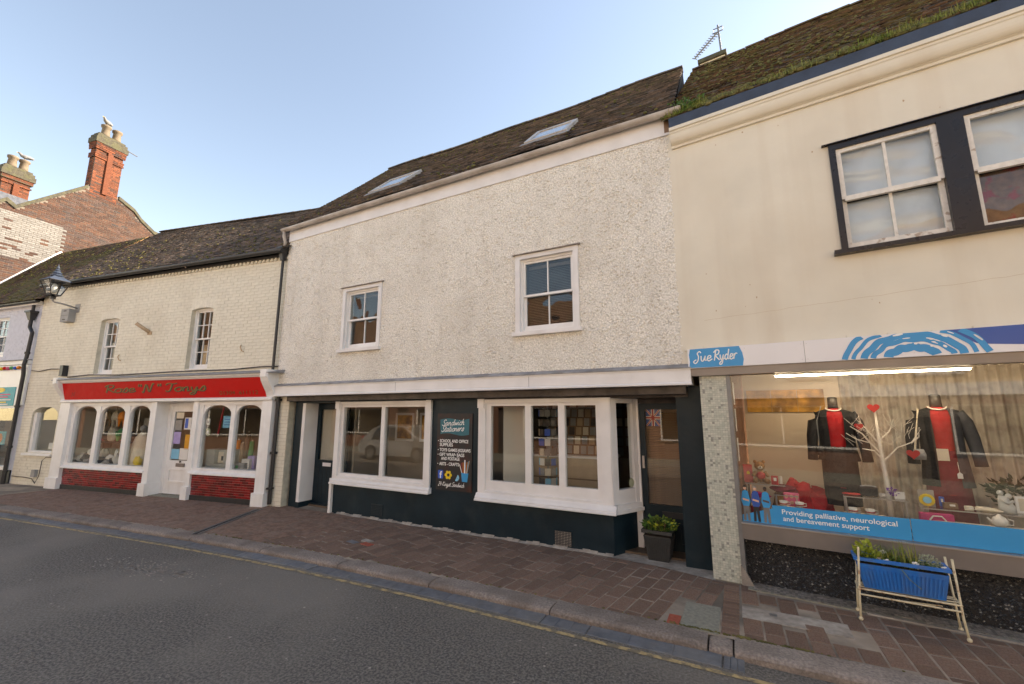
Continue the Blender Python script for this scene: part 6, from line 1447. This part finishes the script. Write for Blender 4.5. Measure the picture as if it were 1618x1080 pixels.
# ------------------------------------------------------------------ stationery shop interior
def TM(name, label, cat, s, d, z, rz=0, group=None): return thing(name, label, cat, FM, (s, d, z), rz, group)
CT = TM('shop_counter', 'pale wood counter with panelled front inside the stationery bay window', 'counter', -2.45, 1.05, 0); MB().box(-.80, .62, 0, .5, .0, 1.12).build('front', 'wood_pale', CT); MB().box(-.84, .66, -.03, .53, 1.12, 1.16).build('top', 'white_paint', CT); MB().box(-.80, .62, -.006, .0, .78, .80).build('panel_line', 'wood_brown', CT)
RK = TM('card_rack', 'stepped rack of greeting cards on the stationery counter', 'rack', -2.35, 1.12, 1.16)
for k in range(5): MB().box(-.62, .50, .06+.07*k, .07+.07*k, 0, .16+.15*k).build('tier', 'wood_brown', RK)
r1 = random.Random(44); cm_ = ['grey_cloth', 'box_grey', 'cream_cloth', 'grey_cloth', 'tan_cloth', 'dark_wood', 'box_grey', 'paper_blue', 'lead_grey']
for k in range(5):
    for i in range(9):
        x = -.61+i*.123; z = .02+.15*k; q = MB(); q.hexa([(x, .045+.07*k, z), (x+.095, .045+.07*k, z), (x+.095, .05+.07*k, z), (x, .05+.07*k, z), (x, .058+.07*k, z+.13), (x+.095, .058+.07*k, z+.13), (x+.095, .06+.07*k, z+.13), (x, .06+.07*k, z+.13)]); q.build('card', r1.choice(cm_), RK)
SP = TM('spinner_rack', 'tall wire spinner rack of small packets behind the bay window', 'rack', -2.80, .85, 0); MB().tube([(0, 0, 0), (0, 0, 2.0)], .015, 8).build('post', 'steel_grey', SP); MB().lathe((0, 0, 0), [(.2, 0), (.2, .02), (.02, .04)], 14).build('foot', 'steel_grey', SP)
for k in range(9):
    for i in range(5):
        a = -2.6+i*.7; q = MB().box(-.045, .045, -.004, .004, 0, .11); q.xf(Matrix.Translation((.14*math.cos(a), .14*math.sin(a), .55+k*.155)) @ Matrix.Rotation(a+1.57, 4, 'Z')); q.build('packet', r1.choice(cm_+['blue', 'paper']), SP)
WPN = TM('display_panel', 'white panel standing at the left of the stationery bay window', 'panel', -3.44, .50, .0, R_(50)); MB().box(0, .5, 0, .02, .55, 2.0).build('board', 'render_white', WPN)  # a single flat display panel on two legs, it does not fold
for x in (.03, .45): MB().box(x, x+.03, .0, .02, 0, .55).build('leg', 'wood_brown', WPN)
DKC = TM('glazed_cabinet', 'dark glazed cabinet with pale rail inside the stationery bay', 'cabinet', -3.3, 1.6, 0); MB().box(-.5, .35, .05, .45, 0, 2.1).build('carcass', 'dark_wood', DKC); frame_rect(MB(), -.5, .35, .9, 2.1, .0, .05, .06).build('door_frame', 'white_paint', DKC); MB().box(-.5, .35, .0, .04, .62, .85).build('pale_rail', 'white_paint', DKC)
MB().box(-.45, .30, .0, .045, .05, .60).build('base_panel', 'wood_pale', DKC)
WL_ = TM('wall_card_display', 'wall display of cards at the back of the stationery shop', 'display', -3.0, 3.58, .9)
MB().box(-1.9, 1.5, 0, .015, 0, 1.3).build('backing', 'wood_brown', WL_)
for k in range(6):
    for i in range(16):
        if r1.random() < .8: MB().box(-1.85+i*.208, -1.85+i*.208+.15, -.012, -.002, .05+k*.205, .05+k*.205+.17).build('card', r1.choice(cm_), WL_)
UNI = TM('union_flag_bunting', 'small union flag hung behind the teal door glass', 'flag', -1.19, DD+.055, 1.66)
MB().box(0, .20, 0, .004, 0, .24).build('field', 'sign_navy', UNI)
b = MB()
for p, q in (((0, 0), (.2, .24)), ((0, .24), (.2, 0)), ((0, .12), (.2, .12)), ((.1, 0), (.1, .24))): ribbon(b, [Vector((p[0], p[1], 0)), Vector((q[0], q[1], 0))], .045, -.0005)
b.v = [(min(max(v[0], 0), .2), v[1], min(max(v[2], 0), .24)) for v in b.v]; b.build('white_bars', 'paper', UNI)
b = MB()
for p, q in (((0, 0), (.2, .24)), ((0, .24), (.2, 0)), ((0, .12), (.2, .12)), ((.1, 0), (.1, .24))): ribbon(b, [Vector((p[0], p[1], 0)), Vector((q[0], q[1], 0))], .022, -.001)
b.v = [(min(max(v[0], 0), .2), v[1], min(max(v[2], 0), .24)) for v in b.v]; b.build('red_bars', 'heart_red', UNI)
BG = TM('plastic_bag', 'crumpled yellow and black bag hung low on the left teal door', 'bag', -7.25, D1d-.005, .12); b = MB(); b.loft([(0, -.03, 0, .05, .03), (.0, -.035, .08, .075, .035), (0, -.03, .2, .07, .03), (.01, -.02, .34, .06, .02), (.02, -.01, .44, .03, .01)], 12); b.build('bag', 'yellow', BG, smooth=True); MB().box(-.05, .05, -.068, -.06, .10, .22).build('print', 'jacket_black', BG)
PB_ = TM('partition_screen', 'cream painted partition behind the left stationery window', 'partition', -6.9, 1.5, 0); MB().box(0, 2.2, 0, .05, 0, 2.42).build('panel', 'room_wall', PB_)
for k in range(3): frame_rect(MB(), .2+.68*k, .72+.68*k, 1.25, 1.85, -.02, .0, .05).build('picture_frame', 'white_paint', PB_); MB().box(.25+.68*k, .67+.68*k, -.008, -.002, 1.30, 1.80).build('picture', 'artwork', PB_)
# ------------------------------------------------------------------ red shop window goods
def gx(s, d): return max(s-1.5*d, -6.70 if s < -3 else -1.93)      # goods stand further left the deeper they are
def TL(name, label, cat, s, d, z, rz=0, group=None): return thing(name, label, cat, FL, (gx(s, d), d, z), rz, group)
kw = dict(fr=FL)
goods = [(-6.1, .35, 'cream_cloth', .12, .20, 'cream knitted hat'), (-5.85, .30, 'dark_cloth', .13, .22, 'black bobble hat'), (-6.2, .22, 'dark_cloth', .14, .08, 'folded black scarf'), (-5.7, .2, 'grey_cloth', .16, .10, 'folded grey jumper'), (-5.25, .25, 'dark_cloth', .2, .14, 'black soft hat'), (-4.95, .22, 'grey_cloth', .17, .10, 'grey flat cap'), (-4.68, .28, 'dark_cloth', .15, .16, 'black knitted bag'), (-5.3, .5, 'cream_cloth', .12, .28, 'cream fleece'), (-4.25, .22, 'tan_cloth', .09, .11, 'small tan soft toy')]
for i, (s, d, mt, r_, h, lab) in enumerate(goods): blob('clothing_heap', mt, lab+' on the deck of the red shop window', 'clothing', gx(s, d*.8), d*.8, .56, r_*1.15, r_*.9, h*.62, 20+i, fr=FL)
more = [('cream', 'cream_cloth', 'mittens'), ('pale grey', 'machine_grey', 'beanie'), ('white', 'paper', 'lace cloth'), ('pale pink', 'skin_a', 'bonnet'), ('oatmeal', 'tan_cloth', 'shawl'), ('ivory', 'china', 'slippers'), ('silver grey', 'lamp_milk', 'snood'), ('ecru', 'cream_cloth', 'cushion'), ('pale blue', 'paper_blue', 'cardigan'), ('mustard', 'yellow', 'socks')]
for i, (cn, mt, it) in enumerate(more):
    d = .13+.05*(i % 3); s = -6.35+i*.27; r_ = .09+.03*(i % 2); blob('knitted_goods', mt, cn+' '+it+' piled against the glass of the red shop window', 'clothing', gx(s, d), d, .56 if i % 2 else .56, r_, r_*.6, .07+.05*(i % 4), 70+i, fr=FL)
SHF = TL('goods_shelf', 'dark shelf across the middle of the red shop window', 'shelf', -5.55, .30, .56); MB().box(0, 1.6, 0, .3, .52, .56).build('board', 'dark_cloth', SHF)
for x in (.05, 1.5): MB().box(x, x+.04, .05, .25, 0, .52).build('leg', 'dark_cloth', SHF)
for i, (s, z, mt, r_, h, lab) in enumerate(((-5.55, 1.12, 'magenta', .16, .10, 'magenta folded scarf'), (-5.1, 1.12, 'cream_cloth', .12, .34, 'cream hat with long ears'), (-4.85, 1.12, 'green', .09, .24, 'green and white knitted hat'), (-4.55, 1.12, 'magenta', .12, .26, 'bright pink knitted bag'), (-4.3, 1.12, 'dark_cloth', .10, .2, 'black ear-flap hat'), (-5.35, 1.12, 'dark_cloth', .11, .2, 'dark brown fur hat'))): blob('knitwear', mt, lab+' on the shelf of the red shop window', 'clothing', s-.55, .40, z, r_*1.15, r_*.8, h*.6, 40+i, fr=FL)
for i, (s, mt, lab) in enumerate(((-4.75, 'orange', 'orange'), (-5.0, 'cream_cloth', 'cream'), (-5.3, 'wood_brown', 'brown'), (-4.45, 'tan_cloth', 'tan'))):
    t = TL('hanging_hat', lab+' furry hat hung from cord in the red shop window', 'hat', s, .30, 1.66, 0); MB().loft([(0, 0, 0, .10, .08), (0, 0, .08, .11, .09), (0, 0, .18, .08, .07), (0, 0, .24, .02, .02)], 12).build('crown', mt, t, smooth=True); MB().tube([(0, 0, .23), (0, 0, .66)], .004, 5).build('cord', 'dark_cloth', t)
    for sg in (-1, 1): MB().loft([(sg*.09, 0, -.16, .02, .02), (sg*.09, 0, -.05, .04, .03), (sg*.08, 0, .04, .04, .04)], 10).build('ear_flap', mt, t, smooth=True)
COA = TL('beige_cape', 'beige hooded cape on a stand in the red shop window', 'cape', -3.92, .24, .56); MB().loft([(0, 0, 0, .26, .17), (0, 0, .25, .255, .165), (.02, 0, .55, .22, .14), (.04, 0, .70, .175, .115), (.06, 0, .77, .09, .08), (.07, 0, .82, .06, .06)], 18).build('cape', 'cream_cloth', COA, smooth=True); MB().ball((.08, -.02, .90), .09, .08, .09).build('hood', 'grey_cloth', COA, smooth=True); MB().tube([(.02, -.12, .6), (-.02, -.17, .3), (-.03, -.18, .05)], .006, 6).build('edge_seam', 'tan_cloth', COA)
MB_ = TL('box_placard', 'cream placard above the beige cape', 'placard', -3.82, .70, .56); MB().box(-.14, .14, 0, .01, .85, 1.15).build('card', 'paper', MB_); MB().tube([(0, .015, 0), (0, .015, .9)], .01, 6).build('post', 'steel_grey', MB_)
SM = TL('embroidery_machine', 'pale grey machine with small screen in the red shop right window', 'machine', -1.05, .36, .60); b = MB(); b.box(-.42, .30, -.12, .16, 0, .10); b.box(-.42, -.16, -.12, .16, .10, .42); b.box(.12, .30, -.12, .16, .10, .42); b.box(-.16, .12, -.02, .16, .10, .40); b.build('body', 'machine_grey', SM, bevel=.012); MB().box(-.13, .10, -.05, -.01, .12, .36).build('panel', 'cream_cloth', SM, bevel=.01); MB().box(-.02, .08, -.055, -.048, .17, .27).build('screen', 'screen_dark', SM)
for i, (s, z, wx, h, mt, lab) in enumerate(((-.55, .60, .30, .16, 'box_grey', 'grey carton with coloured spots'), (-.36, .60, .22, .24, 'paper', 'white carton with orange spot'), (-.18, .60, .2, .30, 'paper_purple', 'pale violet carton'))):
    t = TL('carton', lab+' in the red shop right window', 'carton', s, .18+.07*i, z); MB().box(-wx/2, wx/2, -.06, .06, 0, h).build('box', mt, t); b = MB(); disc(b, -.06, h*.5, .04, .035, -.062, 10); b.build('spot', 'green' if i == 0 else 'orange' if i == 1 else 'magenta', t)
for i, (s, z, h, mt, lab) in enumerate(((-.62, .60, .62, 'orange', 'orange'), (-.48, .60, .55, 'tan_cloth', 'tan'), (-.34, .60, .80, 'wood_brown', 'brown'), (-.20, .60, .60, 'green', 'green'))):
    t = TL('thread_cone', 'tall '+lab+' rolled fabric standing in the red shop right window', 'fabric roll', s, .55, z); MB().loft([(0, 0, 0, .06, .06), (.01, 0, h*.5, .058, .058), (.03, 0, h, .052, .052)], 12).build('roll', mt, t, smooth=True); MB().tube([(0, 0, 0), (.03, 0, h+.03)], .018, 8).build('core', 'cream_cloth', t)
t = TL('blue_notice', 'pale blue paper notice stuck inside the red shop right window', 'notice', -1.12, .02, 1.52); MB().box(-.16, .12, 0, .003, 0, .26).build('sheet', 'paper_blue', t)
for k in range(3): MB().box(-.12, .08, -.0012, -.0004, .06+.06*k, .075+.06*k).build('print_line', 'sign_navy', t)
t = TL('white_sticker', 'white square sticker on the right arched window glass', 'sticker', -1.80, .008, 1.58); MB().box(0, .12, 0, .002, 0, .14).build('sheet', 'paper', t); MB().box(.03, .09, -.001, -.0002, .04, .10).build('mark', 'box_grey', t)
t = TL('round_sticker', 'round pale green sticker on the right arched window glass', 'sticker', -1.78, .008, 1.34); b = MB(); disc(b, .07, .08, .085, .09, 0, 18); b.build('disc', 'leaf_silver', t); b = MB(); disc(b, .07, .08, .04, .045, -.001, 12); b.build('mark', 'paper', t)
t = TL('red_pencil', 'giant red pencil hung in the right arched window', 'giant pencil', -1.30, .25, 1.36); MB().tube([(-.05, 0, 0), (.05, 0, .62)], .022, 8).build('shaft', 'heart_red', t); MB().tube([(-.063, 0, -.08), (-.05, 0, 0)], [.003, .022], 8).build('tip', 'cream_cloth', t); MB().tube([(.05, 0, .60), (.05, 0, .96)], .003, 5).build('cord', 'dark_cloth', t)
for i, (s, mt) in enumerate(((-.9, 'orange'), (-1.6, 'blue'))):
    t = thing('window_poster', ('blue sale poster' if i else 'orange flower poster')+' inside the lilac-white shop window', 'poster', fr2, (s, .06, .95+.45*i)); MB().box(-.35, .2, 0, .003, 0, .38).build('sheet', 'paper_blue' if i else 'turquoise', t); b = MB(); disc(b, -.08, .19, .13, .13, -.001, 14); b.build('motif', mt, t)
# ------------------------------------------------------------------ houses across the street (seen in the window reflections)
def opp_house(x0, x1, mat, eave, label, tile='roof_tile', ridge=2.6, shop=True):
    t = thing('terraced_house', label, 'building', W0, (0, 0, 0)); t.location = (x0, -6.0, 0); w_ = x1-x0; ops = []
    n = max(2, int(w_/2.4)); ww = .95
    for k in range(n):
        c = w_*(k+.5)/n; ops.append((c-ww/2, c+ww/2, 3.0, 4.5))
        if eave > 6.5: ops.append((c-ww/2, c+ww/2, 5.3, 6.4))
    ops.append((.35, 1.25, -.1, 2.1)); ops.append((1.7, w_-.4, .7, 2.1))
    m = Matrix.Scale(-1, 4, (0, 1, 0)); wl_ = wall('wall', 0, w_, 2.6, eave, 0, .25, [o for o in ops if o[2] > 2.6], mat, t)
    wl_.data.transform(m); wl_.data.flip_normals()
    gwl = wall('ground_floor_wall', 0, w_, -.2, 2.6, 0, .25, [o for o in ops if o[3] < 2.6], 'brick_plain', t); gwl.data.transform(m); gwl.data.flip_normals()
    for (a, c, e, f) in ops:
        if f <= 2.1 and a < 1: MB().box(a, c, -.20, -.12, e, f).build('door', 'dark_wood', t); continue
        q = frame_rect(MB(), a, c, e, f, -.16, -.08, .06).build('window', 'white_fresh', t); MB().box(a+.05, c-.05, -.13, -.12, e+.05, f-.05).build('pane', 'opp_glass', q)
        MB().box((a+c)/2-.015, (a+c)/2+.015, -.118, -.09, e+.05, f-.05).build('glazing_bar', 'white_fresh', q); MB().box(a-.05, c+.05, -.1, .06, e-.05, e+.001).build('sill', 'white_paint' if e > 2 else 'dark_wood', q)
        MB().box(a, c, -.60, -.55, e, f).build('dark_interior', 'room_dark', q)
    b = MB(); b.prism([(.2, eave), (-3.2, eave+ridge), (-6.6, eave)], -.02, w_+.02, 'x'); b.build('roof', tile if tile == 'brick_plain' else 'opp_roof', t)
    b = MB(); b.box(0, w_, -6.4, -6.2, -.2, eave); b.box(0, .2, -6.2, -.25, -.2, eave); b.box(w_-.2, w_, -6.2, -.25, -.2, eave); b.build('side_walls', mat, t)
    cm = MB().box(w_-.9, w_-.3, -3.6, -2.8, eave+2, eave+ridge+1.1).build('chimney', 'brick_plain', t)
    for y in (-3.4, -3.0): MB().lathe((w_-.6, y, eave+ridge+1.1), [(.13, 0), (.11, .3), (.14, .34)], 10).build('chimney_pot', 'clay_pot', cm)
    MB().box(0, w_, .0, .10, 2.35, 2.70).build('fascia', 'sign_white', t)
pm('opp_roof', (.24, .12, .065), .9, .3, 9, .01, 14, second=(.17, .12, .06), sscale=2, sfac=.6)
for a in ((-30, -23.5, 'render_white', 6.0, 'white rendered house across the street, left end of row'), (-23.5, -17, 'render_ochre', 5.6, 'ochre rendered house across the street'), (-17, -10.6, 'render_white', 6.3, 'white house across the street opposite the red shop'), (-10.6, -4.6, 'render_pink', 5.7, 'pink-cream house across the street beside the white ones'), (-4.6, 1.6, 'render_white', 6.1, 'white house across the street opposite the stationery shop'), (1.6, 8.0, 'render_ochre', 5.9, 'ochre house across the street opposite the charity shop'), (8.0, 15, 'render_white', 5.8, 'white rendered house across the street, right end of row')): opp_house(*a)
# silver hatchback parked across the street
CA = thing('parked_hatchback', 'silver-white hatchback parked across the street, mirrored in the display window', 'car', W0, (-12.6, -2.35, ZR))
prof = [(-1.95, .35), (-1.98, .62), (-1.9, .82), (-1.72, .92), (-1.35, 1.30), (-1.05, 1.42), (-.2, 1.47), (.45, 1.40), (1.05, .98), (1.75, .84), (1.98, .66), (2.0, .36), (1.5, .22), (-1.5, .22)]
def car_ring(y, k): return [(x*(1-.02*(1-k)), y, .22+(z-.22)*1.0) for x, z in prof]
b = MB(); ys = [(-.82, .0), (-.84, .4), (-.62, 1), (.62, 1), (.84, .4), (.82, .0)]; V = []
for y, k in ys:
    row = []
    for x, z in prof:
        ins = max(0, (z-.9)/.57); yy = math.copysign(abs(y)-(.16*ins if abs(y) > .7 else 0), y); zz = z if abs(y) < .7 else (z-.04*ins); row.append((x, yy, zz if k > .1 else .22+(zz-.22)*.55))
    V.append(row)
i0 = len(b.v)
for r_ in V: b.v += r_
n = len(prof)
for q in range(len(V)-1):
    for k in range(n): b.f.append((q*n+k, q*n+(k+1) % n, (q+1)*n+(k+1) % n, (q+1)*n+k)); b.t.append(.5)
b.f.append(tuple(range(n))); b.f.append(tuple(reversed(range((len(V)-1)*n, len(V)*n)))); b.t += [.5, .5]
fixn(b.build('body', 'car_silver', CA, smooth=False, bevel=.05))
for sy in (-1, 1):
    for (pts) in ([(-1.25, .97), (-.35, .97), (-.35, 1.36), (-1.0, 1.34)], [(-.28, .97), (.80, .97), (.42, 1.33), (-.28, 1.37)]):
        o = MB(); o.poly([(x, sy*(.845-.16*max(0, (z-.9)/.57)+.004), z) for x, z in pts]); o.build('side_window', 'screen_dark', CA)
    for x in (-1.25, 1.25):
        wv = MB(); wv.tube([(x, sy*.70, .31), (x, sy*.87, .31)], .31, 22); wv = wv.build('wheel', 'tyre', CA); MB().tube([(x, sy*.85, .31), (x, sy*.885, .31)], .19, 14).build('rim', 'alu', wv)
    q = MB(); q.box(-1.93, -1.78, sy*.62-.1, sy*.62+.1, .78, .98); q.build('tail_light', 'tail_red', CA); q = MB(); q.box(1.80, 1.96, sy*.6-.14, sy*.6+.14, .64, .80); q.build('headlight', 'lamp_milk', CA)
MB().poly([(-1.72, -.55, .97), (-1.72, .55, .97), (-1.36, .5, 1.30), (-1.36, -.5, 1.30)]).xf(Matrix.Translation((-.03, 0, .01))).build('rear_window', 'screen_dark', CA); MB().poly([(1.06, -.6, 1.0), (1.06, .6, 1.0), (.52, .52, 1.375), (.52, -.52, 1.375)]).xf(Matrix.Translation((.03, 0, .01))).build('windscreen', 'screen_dark', CA)
